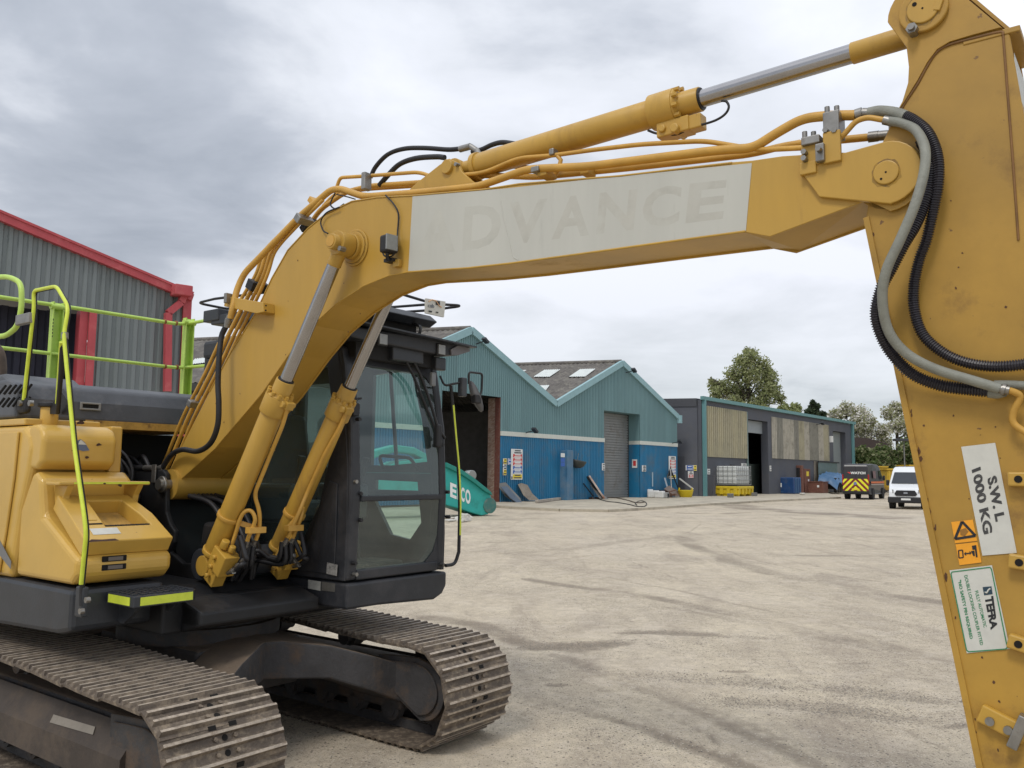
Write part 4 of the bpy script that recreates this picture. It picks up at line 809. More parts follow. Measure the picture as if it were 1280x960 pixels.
def line_pts(P, Q): return [P, Q]
def cylinder_unit(P, Q, rb, rrod, f_barrel, f_gl0, f_gl1, yc, nm, rod_eye=2.0, collar=1.22):
    """barrel from foot eye P to gland, chrome rod on to Q (all in machine frame)"""
    P, Q = Vector(P), Vector(Q); d_ = (Q - P).normalized(); L_ = (Q - P).length; at_ = lambda f: P + d_ * (L_ * f)
    mb = MB(); mb.tube([at_(f_barrel), at_(f_gl0)], rb, 32); mb.tube([at_(f_barrel) - d_ * .01, at_(f_barrel) + d_ * .02], rb * 1.12, 32)
    cy = mb.obj(nm, 'yellow', ex, bevel=.003)
    mb = MB(); s_ = Vector((0, 1, 0)); mb.cyl(P - s_ * .055, P + s_ * .055, rb * .95, 28); mb.tube([P, at_(f_barrel)], rb * .7, 20); mb.obj('foot_eye', 'yellow', cy, bevel=.003)
    g0, g1 = at_(f_gl0), at_(f_gl1); gl_ = MB(); gl_.tube([g0 - d_ * .002, g0 + (g1 - g0) * .52], rb * collar, 36); gl_.tube([g0 + (g1 - g0) * .52, g0 + (g1 - g0) * .56, g0 + (g1 - g0) * .60, g1], rb, 36, rr=[rb * collar * .98, rb * collar * .92, rb * .86, rb * .84]); g = gl_.obj('gland', 'yellow', cy, bevel=.003)
    x_ = d_.cross(s_).normalized(); y_ = d_.cross(x_)
    bolt = MB(); bolt.tube([V3(0, 0, 0), V3(0, 0, .028)], .0125, 6, smooth=False); bm_ = bolt.mesh('gland_bolt')
    for i in range(10):
        a = 6.283 * i / 10; c_ = g0 + (g1 - g0) * .54 + (x_ * math.cos(a) + y_ * math.sin(a)) * rb * collar * .88
        o = link(bm_, 'gland_bolt', 'yellow', g); o.matrix_local = Matrix.Translation(c_) @ d_.to_track_quat('Z', 'Y').to_matrix().to_4x4()
    rod = MB(); rod.tube([g1 - d_ * .02, Q - d_ * rb * 1.1], rrod, 32); r_ = rod.obj('piston_rod', 'chrome', cy)
    mb = MB(); mb.tube([g1 - d_ * .001, g1 + d_ * .006], rrod * 1.28, 28); mb.obj('wiper_seal', 'black', cy)
    mb = MB(); mb.cyl(Q - s_ * .05, Q + s_ * .05, rb * 1.02, 28); mb.tube([Q - d_ * rb * rod_eye, Q], rrod * 1.10, 28); mb.obj('rod_eye', 'yellow', cy, bevel=.003)
    return cy, at_, d_, x_, y_
boomcyls = []
ft = oY(262, 703, -.31); Zf = 1.235; Xf = ft.x
for yc, nm in ((-.315, 'boom_cylinder'), (.215, 'boom_cylinder')):
    Pq = V3(Xf, yc, Zf); Qq = V3(pc.x, yc, pc.z); cy, at_, d_, x_, y_ = cylinder_unit(Pq, Qq, .071, .040, .045, .50, .60, yc, nm)
    boomcyls.append((cy, at_, d_))
    sg = 1 if yc < 0 else -1                                            # pipes run on the inner side of each cylinder
    # port block at the gland + pipe running back down
    fw = Vector((d_.z, 0, -d_.x))                                       # forward of the barrel
    iy = V3(0, sg * 1.0, 0)
    Bp = at_(.545) + fw * .085 + iy * .02
    mb = MB(); mb.box(Bp, (.06, .06, .05), Matrix((fw, V3(0, 1, 0), d_)).transposed()); mb.cyl(Bp + V3(0, -.05, 0), Bp + V3(0, .05, 0), .018, 10); mb.cyl(Bp - V3(0, .055, 0), Bp - V3(0, .03, 0), .024, 6); mb.obj('port_block', 'yellow', cy, bevel=.004)
    pp = [Bp, at_(.49) + fw * .10 + iy * .03, at_(.40) + fw * .085 + iy * .045, at_(.26) + fw * .085 + iy * .05, at_(.22) + fw * .14 + iy * .10, at_(.165) + fw * .17 + iy * .135, at_(.135) + fw * .175 + iy * .135]
    mb = MB(); mb.tube(fillet(pp, .05), .0135, 10); mb.obj('hydraulic_pipe', 'pipe', cy)
    pp = [at_(.05) + fw * .10, at_(.10) + fw * .11 + iy * .02, at_(.19) + fw * .085 + iy * .02, at_(.215) + fw * .11 + iy * .05, at_(.195) + fw * .155 + iy * .08, at_(.145) + fw * .16 + iy * .08, at_(.125) + fw * .165 + iy * .08]
    mb = MB(); mb.tube(spline(pp, 6), .0135, 10); mb.obj('hydraulic_pipe', 'pipe', cy)
    cl = MB(); c0 = at_(.165); cl.tube([at_(.16), at_(.172)], .080, 28); cl.beam(c0 + fw * .05 + iy * .0, c0 + fw * .17 + iy * .16, .03, .035); cl.box(c0 + fw * .165 + iy * .11, (.05, .13, .04)); cl.obj('pipe_clamp', 'pipe', cy, bevel=.003)
    # valve block at the foot
    vb = MB(); rm = Matrix((fw, V3(0, 1, 0), d_)).transposed()
    vb.box(at_(.052) + fw * .12, (.15, .12, .15), rm); vb.box(at_(-.005) + fw * .10, (.11, .09, .10), rm); vb.cyl(at_(.09) + fw * .10 - V3(0, .03, 0), at_(.115) + fw * .10 - V3(0, .03, 0), .028, 10); vb.cyl(at_(.09) + fw * .15 + V3(0, .0, 0), at_(.11) + fw * .15, .022, 8)
    for k in range(3): vb.cyl(at_(.06 - .03 * k) + fw * .10 - V3(0, .08, 0), at_(.06 - .03 * k) + fw * .10 - V3(0, .055, 0), .017, 6)
    vo = vb.obj('valve_block', 'yellow', cy, bevel=.006)
    fit = MB()
    for k in range(3): p0 = at_(.035 + .012 * k) + fw * (.20 - .012 * k) + iy * (.0 + .035 * k); fit.cyl(p0, p0 + fw * .06 + d_ * .07, .014, 8); fit.cyl(p0 + fw * .03 + d_ * .035, p0 + fw * .045 + d_ * .05, .021, 6)
    for k in range(2): p0 = at_(.13) + fw * .17 + iy * (.135 - .055 * k); fit.cyl(p0, p0 - d_ * .10, .015, 8); fit.cyl(p0 - d_ * .03, p0 - d_ * .055, .022, 6); fit.cyl(p0 - d_ * .10, p0 - d_ * .16, .019, 8)
    fit.obj('hose_fitting', 'steel', vo)
    # hoses hanging between the pipe clamps, the valve blocks and the boom well
    for k in range(2):
        p0 = at_(.035 + .012 * k) + fw * (.26 - .012 * k) + d_ * .07 + iy * (.035 * k); p3 = at_(.115 + .02 * k) + fw * .17 + iy * (.06 - .04 * k)
        MB().tube(spline([p0, p0 + d_ * .06 + fw * .03, p0.lerp(p3, .6) + fw * .06, p3 + d_ * .02 - fw * .02], 6), .016, 8).obj('hydraulic_hose', 'black', cy)
    for k in range(5):
        p0 = at_(.115) + fw * (.16 + .014 * (k % 2)) + iy * (.155 - .022 * k); low = V3(.50 + rnd.uniform(-.06, .10), p0.y * .35 - .03 + rnd.uniform(-.05, .05), 1.12)
        m1_ = p0 - d_ * rnd.uniform(.10, .18) + V3(rnd.uniform(.0, .05), 0, -.03); m2_ = low + V3(rnd.uniform(.04, .14), rnd.uniform(-.03, .03), rnd.uniform(.10, .2)); MB().tube(spline([p0, m1_, m2_, low], 6), .016, 8).obj('hydraulic_hose', 'black', cy)
# hose bundle in the middle of the well
for k in range(7):
    y_ = -.15 + .035 * k; MB().tube(spline([V3(.02, y_, 1.68), V3(.30, y_ + .01, 1.62 - .03 * (k % 3)), V3(.52 + .02 * (k % 2), y_, 1.40), V3(.56, y_ + .02, 1.22), V3(.46, y_, 1.10)], 6), .018, 8).obj('hydraulic_hose', 'black', ex)
MB().prism([(.12, 1.14), (.18, 1.5), (.45, 1.50), (.52, 1.14)], -.14, .10, PY(0)).obj('swivel_cover', 'blackf', frame, bevel=.03)

# arm cylinder
Pq = V3(bp_.x, -.035, bp_.z); ap_ = oY(1156, 16, -.19); Qq = V3(ap_.x, -.035, ap_.z)
cy, at_, d_, x_, y_ = cylinder_unit(Pq, Qq, .070, .042, .055, .50, .60, 0, 'arm_cylinder', rod_eye=4.6, collar=1.28)
fw = Vector((d_.z, 0, -d_.x))
mb = MB(); c0 = at_(.555) + fw * .115; rm = Matrix((fw, V3(0, 1, 0), d_)).transposed(); mb.box(c0 - d_ * .02, (.075, .09, .17), rm); mb.box(c0 + d_ * .09, (.07, .07, .07), rm); mb.cyl(c0 + fw * .02 - V3(0, .07, 0), c0 + fw * .02 + V3(0, .05, 0), .024, 8); mb.cyl(c0 - d_ * .07 - V3(0, .06, 0), c0 - d_ * .07 + V3(0, .05, 0), .02, 8)
mb.obj('port_block', 'yellow', cy, bevel=.006)
MB().cyl(Pq - V3(0, .115, 0), Pq + V3(0, .12, 0), .042, 24).obj('pin', 'yellow', cy, bevel=.004)
mb = MB(); mb.cyl(Pq + V3(.075, -.118, -.004), Pq + V3(.075, -.085, -.004), .012, 6); mb.obj('lock_bolt', 'steel', cy)
mb = MB(); mb.tube(spline([V3(*oY(u, v, -.06)) for u, v in [(810, 163), (822, 167), (845, 168), (862, 160)]], 6), .006, 8); mb.obj('grease_hose', 'black', cy)
mb = MB(); mb.tube(spline([V3(*oY(u, v, -.06)) for u, v in [(870, 158), (893, 151), (906, 143), (911, 134), (908, 127), (902, 126)]], 6), .006, 8); mb.obj('grease_hose', 'black', cy)
mb = MB(); mb.tube([at_(.045), at_(.075)], .05, 20); mb.obj('barrel_neck', 'yellow', cy)
# fittings and black hoses arching over the boom knuckle
mb = MB(); mb.tube(spline([V3(*oY(u, v, .02)) for u, v in [(463, 222), (470, 208), (485, 193), (505, 186), (530, 185), (560, 187), (575, 186)]], 6), .0145, 10); mb.obj('hydraulic_hose', 'black', boom)
mb = MB(); mb.tube(spline([V3(*oY(u, v, -.03)) for u, v in [(474, 232), (486, 218), (500, 205), (520, 198), (545, 196), (556, 197)]], 6), .0165, 10); mb.obj('hydraulic_hose', 'black', boom)
mb = MB(); mb.tube(spline([V3(*oY(u, v, .02)) for u, v in [(590, 190), (602, 187), (615, 181), (628, 178), (645, 180)]], 6), .0145, 10); mb.obj('hydraulic_hose', 'black', boom)
mb = MB(); a_, b_ = V3(*oY(575, 186.5, .02)), V3(*oY(588, 183, .02)); mb.cyl(a_, b_, .020, 10); c_ = V3(*oY(597, 189, .02)); mb.cyl(b_, c_, .018, 10); mb.cyl(c_, V3(*oY(600, 196, .0)), .024, 8); mb.obj('hose_fitting', 'steel', boom)

# pipes along the top of the boom
def pipe_px(px, r, nm='hydraulic_pipe', mt='pipe', par_=None, fil=.07, sp=False, n=10):
    pts = [V3(*oY(*q_)) for q_ in px]; pts = spline(pts, 6) if sp else fillet(pts, fil)
    return MB().tube(pts, r, n).obj(nm, mt, par_ or boom)
y1 = -.165
pipe_px([(288, 398, -.30), (291, 385, -.30), (296, 362, -.27), (305, 342, -.24), (375, 270, -.2), (414, 237, y1), (426, 236, y1), (455, 246, y1), (520, 241, y1), (598, 233, y1), (655, 213, y1), (668, 211, y1), (735, 208, y1), (895, 188, y1), (942, 185, y1), (968, 168, y1), (1003, 148, y1), (1036, 144.5, y1), (1070, 144, y1)], .0215)
y2 = -.11
pipe_px([(421, 234, y2), (425, 222, y2), (458, 220, y2), (524, 215, y2), (543, 222, y2), (605, 216, y2), (648, 197.5, y2), (690, 194.5, y2), (740, 187.5, y2), (800, 180.5, y2), (880, 176, y2), (949, 187.5, y2 - .05), (1030, 183.5, y2 - .1), (1050, 174, y2 - .1), (1070, 151, y2 - .1), (1085, 146.5, y2 - .1), (1107, 150.5, y2 - .1)], .0115)
y3 = -.02
pipe_px([(384, 286, y3), (400, 262, y3), (432, 240, y3), (462, 232.5, y3), (545, 227, y3), (600, 219, y3), (672, 221.5, y3), (792, 209.5, y3), (940, 192.5, y3), (985, 181, y3), (1050, 175, y3), (1086, 171.5, y3)], .0165)
pipe_px([(404, 258, .03), (420, 241, .03), (462, 236, .03), (540, 231, .03), (606, 205, .03), (700, 213, .03), (820, 204, .03), (945, 190, .03), (1000, 178, .03)], .013)
# knuckle pipes on the rear edge
for k, (dx_, y_, r_) in enumerate(((0, -.10, .0155), (7, -.145, .013), (13, -.18, .012), (-7, -.03, .013))):
    a0 = [(203 + dx_, 598), (214 + dx_, 574), (236 + dx_, 520), (262 + dx_, 470), (283 + dx_, 424), (307 + dx_, 376), (326 + dx_ * .7, 342), (333 + dx_ * .7, 316), (345 + dx_ * .6, 302), (377 + dx_ * .4, 271), (400 + dx_ * .3, 250)]
    pipe_px([(u, v, y_) for u, v in a0], r_)
# clamp blocks
def clamp(u, v, y_, sx, sy, sz, rot=0, mt='steel', nm='pipe_clamp'):
    c_ = oY(u, v, y_); MB().box((c_.x, y_, c_.z), (sx, sy, sz), Matrix.Rotation(R_(rot), 3, 'Y')).obj(nm, mt, boom, bevel=.005)
clamp(458, 227, -.14, .035, .06, .11); clamp(380, 275, -.20, .05, .12, .06, -45); clamp(389, 283, -.1, .10, .12, .05, -40, 'black'); clamp(322, 358, -.08, .07, .14, .08, -60, 'black')
clamp(672, 213, -.165, .05, .06, .03); clamp(684, 217, -.12, .06, .10, .05, 0, 'yellow'); clamp(692, 191, -.11, .03, .05, .035); clamp(735, 214, -.06, .05, .08, .05, 0, 'yellow')
mb = MB(); mb.tube([V3(*oY(u, v, -.11)) for u, v in [(697, 195), (701, 200), (699, 210), (694, 218)]], .012, 8); mb.obj('pipe_bracket', 'pipe', boom)
clamp(243, 505, -.12, .05, .10, .05, -60)
clamp(392, 252, -.02, .04, .06, .06, -45, 'pipe')
mb = MB(); mb.tube(spline([V3(*oY(u, v, -.18)) for u, v in [(419, 241), (413, 255), (420, 261), (430, 255)]], 5), .005, 6); mb.tube(spline([V3(*oY(u, v, -.23)) for u, v in [(424, 259), (408, 266), (401, 277), (404, 288), (410, 292)]], 5), .005, 6); mb.tube(spline([V3(*oY(u, v, -.19)) for u, v in [(421, 243), (434, 246), (444, 249)]], 5), .0045, 6); mb.obj('grease_hose', 'black', boom)
# folded bracket that carries the thick pipe
bq = oYs([(288, 371), (327, 378), (335, 379), (336, 391), (327, 393), (286, 384)], -.26)
MB().prism(bq, -.30, -.2101, PY(0)).obj('pipe_bracket', 'yellow', boom, bevel=.004)
q_ = oY(331, 384, -.31); mb = MB(); mb.cyl((q_.x, -.304, q_.z + .012), (q_.x, -.299, q_.z + .012), .006, 8); mb.cyl((q_.x, -.304, q_.z - .02), (q_.x, -.299, q_.z - .02), .006, 8); mb.obj('bolt_hole', 'hole', boom)
clamp(285, 373, -.31, .03, .05, .07)
mb = MB(); mb.cyl(oY(287, 395, -.30), oY(283, 409, -.30), .02, 10); mb.cyl(oY(286, 399, -.30), oY(284.5, 404, -.30), .027, 6); mb.obj('hose_fitting', 'steel', boom)
pipe_px([(283, 407, -.30), (277, 420, -.31), (274, 445, -.33), (272.5, 480, -.34), (273.5, 505, -.34), (272, 532, -.33), (263, 554, -.31), (247, 564, -.29), (228, 562, -.27), (214, 569, -.26), (203, 585, -.26)], .019, 'hydraulic_hose', 'black', sp=True, n=12)
mb = MB(); mb.cyl(oY(204, 584, -.26), oY(196, 587, -.26), .024, 8); mb.obj('hose_fitting', 'steel', frame); mb = MB(); mb.cyl(oY(192, 585, -.28), oY(181, 585, -.28), .022, 8); mb.obj('hose_fitting', 'steel', frame)
pipe_px([(182, 585, -.28), (168, 584, -.28), (155, 578, -.26), (140, 570, -.2)], .019, 'hydraulic_hose', 'black', frame, sp=True)
mb = MB(); q_ = oY(194, 592, -.29); mb.box((q_.x, -.30, q_.z), (.05, .012, .13)); mb.obj('hose_plate', 'steel', frame, bevel=.003)
# bracket stack near the boom tip
def bb(u0, v0, u1, v1, y0, y1_, nm='pipe_bracket', mt='yellow'):
    a, b = oY(u0, v0, y0), oY(u1, v1, y0); MB().b2((a.x, y0, a.z), (b.x, y1_, b.z)).obj(nm, mt, boom, bevel=.004)
bb(999, 204, 1020, 215, BY0 - .035, BY0 - .001); bb(1001, 176, 1025, 204, BY0 - .03, BY0 - .008); bb(1028, 166, 1051, 200, BY0 - .04, BY0 - .02)
bb(1028, 141, 1049, 168, y1 - .06, y1 + .03, 'pipe_clamp', 'steel'); bb(1001, 172, 1024, 177, BY0 - .05, BY0 + .05, 'pipe_clamp', 'steel'); bb(1018.5, 180, 1030, 200, BY0 - .06, BY0 - .03, 'pipe_clamp', 'steel')
mb = MB()
for u, v, y_ in ((1033, 164, -.235), (1044, 164, -.235), (1006, 191, -.25), (1006, 199, -.25), (1024, 187, -.28)): q_ = oY(u, v, y_); mb.cyl((q_.x, y_ - .02, q_.z), (q_.x, y_ + .02, q_.z), .012, 6)
for u, v in ((1034, 138), (1046, 137), (1006, 169), (1017, 169)): q_ = oY(u, v, -.19); mb.cyl((q_.x, -.19, q_.z - .02), (q_.x, -.19, q_.z + .015), .011, 6)
mb.obj('clamp_bolt', 'steel', boom)
mb = MB(); mb.cyl(oY(1070, 144, y1), oY(1078, 141.5, y1), .026, 8); mb.cyl(oY(1078, 141.5, y1), oY(1088, 141.5, y1), .021, 10); MB().cyl(oY(1105, 150, -.21), oY(1116, 152.5, -.21), .019, 8).obj('hose_fitting', 'steel', boom); mb.obj('hose_fitting', 'steel', boom); mb = MB(); mb.cyl(oY(1086, 171.5, y3), oY(1098, 170, y3), .024, 8); mb.cyl(oY(1098, 170, y3), oY(1114, 168.5, y3), .021, 10); mb.obj('hose_fitting', 'steel', boom)

# ---------------- arm
AY0, AY1 = -.19, .155
arm_px = [(1133, 35), (1134, 60), (1137, 85), (1136, 105), (1129, 128), (1116, 150), (1106, 172), (1092, 200), (1087, 240), (1083, 272), (1100, 350), (1150, 600), (1225, 960)]
a1 = oYs(arm_px, AY0)
tip = Vector(a1[-1]) + (Vector(a1[-1]) - Vector(a1[-2])).normalized() * .28                 # end of the arm below the picture
cor = oY(1257, 38, AY0); t1 = oY(1262, 43, AY0); t2 = oY(1271, 300, AY0)
fx = oYs([(1262, 43), (1268, 190)], AY0)
fd = (Vector(fx[1]) - Vector(fx[0])).normalized()
frnt = [Vector(fx[0]), Vector((5.40, 2.4)), Vector((5.405, 1.9)), Vector((5.40, .95)), Vector((5.36, .62))]
arc = [(ap_.x + .135 * math.cos(a), ap_.z + .135 * math.sin(a)) for a in [R_(60 + 12 * i) for i in range(11)]]
plate = [tuple(frnt[0])] + arc + a1[1:] + [tuple(tip), (tip.x + .08, tip.y - .10), (tip.x + .2, tip.y - .06)] + [tuple(p_) for p_ in frnt[:0:-1]]
mb = MB(); mb.prism(plate, AY0, AY0 + .014, PY(0)); mb.prism(plate, AY1 - .014, AY1, PY(0)); arm = mb.obj('arm', 'yellow_arm', ex, bevel=.003, seg=1)
def strip2(pts, sgn, y0, y1_, th, inset, nm, mt, par_):
    mb = MB(); vs_ = []
    for i, p_ in enumerate(pts):
        a, b = Vector(pts[max(i - 1, 0)]), Vector(pts[min(i + 1, len(pts) - 1)]); d_ = (b - a).normalized(); nn = Vector((d_.y, -d_.x)) * sgn
        p0 = Vector(p_) + nn * inset; p1 = p0 + nn * th; vs_ += [(p0.x, y0, p0.y), (p0.x, y1_, p0.y), (p1.x, y1_, p1.y), (p1.x, y0, p1.y)]
    k = len(pts); fs = [(i * 4 + j, i * 4 + (j + 1) % 4, (i + 1) * 4 + (j + 1) % 4, (i + 1) * 4 + j) for i in range(k - 1) for j in range(4)] + [(0, 1, 2, 3), tuple(4 * (k - 1) + j for j in (3, 2, 1, 0))]
    return mb.add(vs_, fs).obj(nm, mt, par_)
strip2([tuple(p_) for p_ in frnt], -1, AY0 + .0145, AY1 - .0145, -.012, -.012, 'front_plate', 'yellow_arm', arm)
strip2(a1[9:], 1, AY0 + .0145, AY1 - .0145, -.012, .014, 'rear_plate', 'yellow_arm', arm)
strip2([tuple(frnt[0] + Vector((-.02, .02)))] + [arc[0], arc[3]], 1, AY0 + .0145, AY1 - .0145, .012, .012, 'top_plate', 'yellow_arm', arm)
mb = MB(); mb.beam(V3(fx[0][0] - .06, AY0 - .004, fx[0][1] + .015), V3(fx[0][0] - .06, AY1 + .004, fx[0][1] + .015), .19, .022); mb.obj('end_cap_plate', 'yellow_arm', arm, bevel=.003)
wv_ = [Vector(frnt[0]) + Vector((.004, -.06)), Vector(fx[1]) + Vector((.004, 0))]
MB().quad((wv_[0].x + .004, AY0 + .03, wv_[0].y), (wv_[0].x + .004, AY1 - .03, wv_[0].y), (wv_[1].x + .004, AY1 - .03, wv_[1].y), (wv_[1].x + .004, AY0 + .03, wv_[1].y)).obj('white_decal', 'paper', arm)
# raised side reinforcement (the lower step runs from the top corner round to the rear edge)
rin_px = [(1254, 44), (1250, 40), (1216, 48), (1186, 56), (1170, 66), (1158, 84), (1146, 106), (1130, 130), (1118, 153)]
mb = MB(); mb.tube(spline([V3(*oY(u, v, AY0 - .002)) for u, v in rin_px], 5), .006, 8); mb.tube([V3(*oY(u, v, AY0 - .002)) for u, v in [(1254, 44), (1259, 110), (1266, 200), (1273, 300)]], .0045, 8); wb = mb.obj('weld_bead', 'weld', arm)  # beads coloured dark in place of the groove's shadow
up_ = [(1133, 35), (1134, 60), (1137, 85), (1136, 105), (1129, 128), (1118, 148)] + [(1132, 127), (1148, 101), (1160, 79), (1172, 63), (1188, 53.5), (1217, 45), (1251, 36), (1257, 38)]
pl_ = [tuple(frnt[0] + Vector((-.02, .025)))] + arc + oYs(up_[1:-1], AY0)
MB().prism(pl_, AY0 - .0130, AY0 - .0005, PY(0)).obj('ear_plate', 'yellow_arm', arm, bevel=.003)
mb = MB(); mb.cyl((ap_.x, AY0 - .034, ap_.z), (ap_.x, AY0 - .012, ap_.z), .090, 32); mb.obj('pin_boss', 'yellow_arm', arm, bevel=.005)
mb = MB(); mb.cyl((ap_.x, AY0 - .042, ap_.z), (ap_.x, AY1 + .03, ap_.z), .058, 32); p2_ = mb.obj('pin', 'yellow', arm, bevel=.004)
mb = MB(); mb.cyl((ap_.x, AY0 - .0435, ap_.z), (ap_.x, AY0 - .0415, ap_.z), .004, 8); mb.cyl((ap_.x - .028, AY0 - .0435, ap_.z + .025), (ap_.x - .028, AY0 - .0415, ap_.z + .025), .009, 8); mb.obj('pin_mark', 'hole', p2_)
q_ = oY(1140, 36, AY0 - .05); mb = MB(); mb.cyl((q_.x, AY0 - .06, q_.z), (q_.x, AY0 - .01, q_.z), .022, 6); mb.cyl((q_.x, AY0 - .075, q_.z), (q_.x, AY0 - .06, q_.z), .013, 10); mb.obj('lock_bolt', 'steel', arm)
q_ = oY(1173, 5, AY0 - .04); mb = MB(); mb.box((q_.x, AY0 - .03, q_.z), (.025, .03, .05), Matrix.Rotation(R_(20), 3, 'Y')); mb.obj('stop_block', 'yellow', arm, bevel=.003)
# pivot boss of the arm between the boom fork plates
mb = MB(); mb.cyl((tipc.x, AY0 - .0, tipc.z), (tipc.x, BY1 - .02, tipc.z), .135, 32); mb.obj('pivot_boss', 'yellow_arm', arm)
# rear edge flange (slightly proud strip down the edge)
mb = MB(); mb.beam(V3(a1[9][0], AY0 - .004, a1[9][1]), V3(a1[12][0], AY0 - .004, a1[12][1]), .008, .022, up=(1, 0, 0)); mb.obj('edge_weld', 'yellow_arm', arm)
# small lugs on the right hand side of the arm
for u, v, w_, h_, rt in ((1275, 599, 16, 12, 0), (1276, 703, 18, 15, 6), (1275, 805, 20, 15, 14)):
    q_ = oY(u, v, AY0 - .03); mb = MB(); mb.box((q_.x, AY0 - .022, q_.z), (.075, .04, .05), Matrix.Rotation(R_(rt), 3, 'Y')); lg = mb.obj('mounting_lug', 'yellow', arm, bevel=.006)
    mb = MB(); mb.cyl((q_.x - .004, AY0 - .0445, q_.z), (q_.x - .004, AY0 - .0425, q_.z), .013, 12); mb.obj('lug_hole', 'hole', lg)
q_ = oY(1253, 905, AY0 - .02); mb = MB(); mb.box((q_.x, AY0 - .016, q_.z), (.15, .03, .065), Matrix.Rotation(R_(22), 3, 'Y')); lg = mb.obj('mounting_lug', 'yellow', arm, bevel=.006)
mb = MB()
for u, v in ((1237, 902), (1260, 913)): p_ = oY(u, v, AY0 - .04); mb.cyl((p_.x, AY0 - .045, p_.z), (p_.x, AY0 - .03, p_.z), .015, 10)
mb.obj('lug_bolt', 'steel', lg)
p_ = oY(1272, 917, AY0 - .06); mb = MB(); mb.box((p_.x, AY0 - .03, p_.z), (.035, .05, .12), Matrix.Rotation(R_(22), 3, 'Y')); mb.obj('light_block', 'steel', lg, bevel=.004)
pipe_px([(1258, 487, -.27), (1270, 491, -.26), (1275, 497, -.25), (1267, 515, -.24), (1268, 530, -.235), (1290, 545, -.235)], .012, 'hydraulic_pipe', 'pipe', arm, sp=True)
# arm tip: linkage and coupler below the picture
tp = tip + Vector((.1, .02))
mb = MB(); mb.cyl((tp.x, AY0 - .03, tp.y), (tp.x, AY1 + .03, tp.y), .09, 24); mb.obj('bucket_pin_boss', 'yellow_arm', arm)
mb = MB(); mb.prism([(tp.x - .16, tp.y + .02), (tp.x - .05, tp.y + .1), (tp.x + .3, tp.y + .06), (tp.x + .36, tp.y - .08), (tp.x + .2, tp.y - .22), (tp.x - .1, tp.y - .22)], AY0 + .02, AY1 - .02, PY(0)); mb.obj('quick_coupler', 'charcoal', ex, bevel=.02)
mb = MB(); mb.beam((tp.x + .28, AY0 - .02, tp.y + .0), (5.30, AY0 - .02, .95), .03, .1); mb.beam((tp.x + .28, AY1 + .02, tp.y + .0), (5.30, AY1 + .02, .95), .03, .1); mb.obj('bucket_link', 'yellow_arm', ex)

# stickers on the arm
AD = AY0 - .0022
def sticker(px, mt, nm='sticker', dy=0.): 
    return MB().prism([(q_.x, q_.z) for q_ in (oY(u, v, AD) for u, v in px)], AD - .0012 - dy, AD + .0008 - dy, PY(0)).obj(nm, mt, arm)
def on(px, dy=.0022): return [tuple(oY(u, v, AD - dy)) for u, v in px]
zz = lambda x, y: (1140 + x / 3.2, 540 + y / 3.2)
s1_ = sticker([(1201.5, 558.5), (1244, 553.5), (1271, 691), (1228, 694.5)], 'paper', 'load_sticker')
text_quad('sticker_text', 'S.W. L', 'swl_ink', *on([zz(337, 170), zz(374, 352), zz(334, 360), zz(300, 188)]), s1_, .045)
text_quad('sticker_text', '1000 KG', 'swl_ink', *on([zz(274, 138), zz(324, 402), zz(286, 411), zz(238, 152)]), s1_, .04)
s2_ = sticker([(1189, 652.5), (1216, 649.5), (1221.5, 676), (1194, 679)], 'orange', 'warning_sticker')
s3_ = sticker([(1194.5, 680.5), (1221.8, 677.5), (1227, 703), (1199.5, 706.5)], 'orange', 'warning_sticker')
tri = [zz(200, 358), zz(254, 415), zz(172, 428)]
def frame_lines(px, w_, mt, par_, nm='sticker_mark'):
    mb = MB(); P_ = [V3(*oY(u, v, AD - .0022)) for u, v in px]
    for a, b in zip(P_, P_[1:] + P_[:1]): mb.beam(a, b, .0008, w_, up=V3(0, 1, 0).cross((b - a).normalized()))
    return mb.obj(nm, mt, par_)
frame_lines(tri, .009, 'black_ink', s2_)
mb = MB(); P_ = [zz(192, 392), zz(214, 384), zz(226, 398), zz(212, 416), zz(194, 412)]; mb.prism([(q_.x, q_.z) for q_ in (oY(u, v, AD) for u, v in P_)], AD - .0026, AD - .0014, PY(0)); mb.obj('sticker_mark', mat('brown_smudge', (.30, .14, .02), .5), s2_)
frame_lines([zz(186, 474), zz(202, 472), zz(205, 502), zz(188, 504)], .004, 'black_ink', s3_)
mb = MB(); 
for P_ in ([zz(208, 487), zz(216, 479), zz(217, 495)], [zz(238, 483), zz(230, 476), zz(232, 492)], [zz(215, 484), zz(232, 482), zz(232, 487), zz(216, 489)], [zz(240, 455), zz(257, 452), zz(263, 500), zz(256, 501), zz(252, 470), zz(242, 471)], [zz(236, 476), zz(250, 474), zz(252, 496), zz(246, 496)]):
    mb.prism([(q_.x, q_.z) for q_ in (oY(u, v, AD) for u, v in P_)], AD - .0026, AD - .0014, PY(0))
mb.obj('sticker_mark', 'black_ink', s3_)
s4_ = sticker([(1187, 713), (1240, 706.5), (1262.5, 811), (1208.5, 816.5)], 'paper', 'coupler_sticker')
frame_lines([zz(160, 560), zz(312, 541), zz(318, 549), zz(381, 862), zz(374, 868), zz(226, 879), zz(218, 872), zz(156, 568)], .0035, 'green_ink', s4_)
text_quad('sticker_text', 'TEFRA', 'black_ink', *on([zz(325, 655), zz(343, 785), zz(315, 792), zz(290, 661)]), s4_, .05)
text_quad('sticker_text', 'FULLY AUTOMATIC', 'green_ink', *on([zz(264, 633), zz(299, 779), zz(287, 783), zz(251, 637)]), s4_, .015)
text_quad('sticker_text', 'DOUBLE LOCKING COUPLER FITTED', 'green_ink', *on([zz(221, 571), zz(285, 851), zz(273, 854), zz(208, 575)]), s4_, .015)
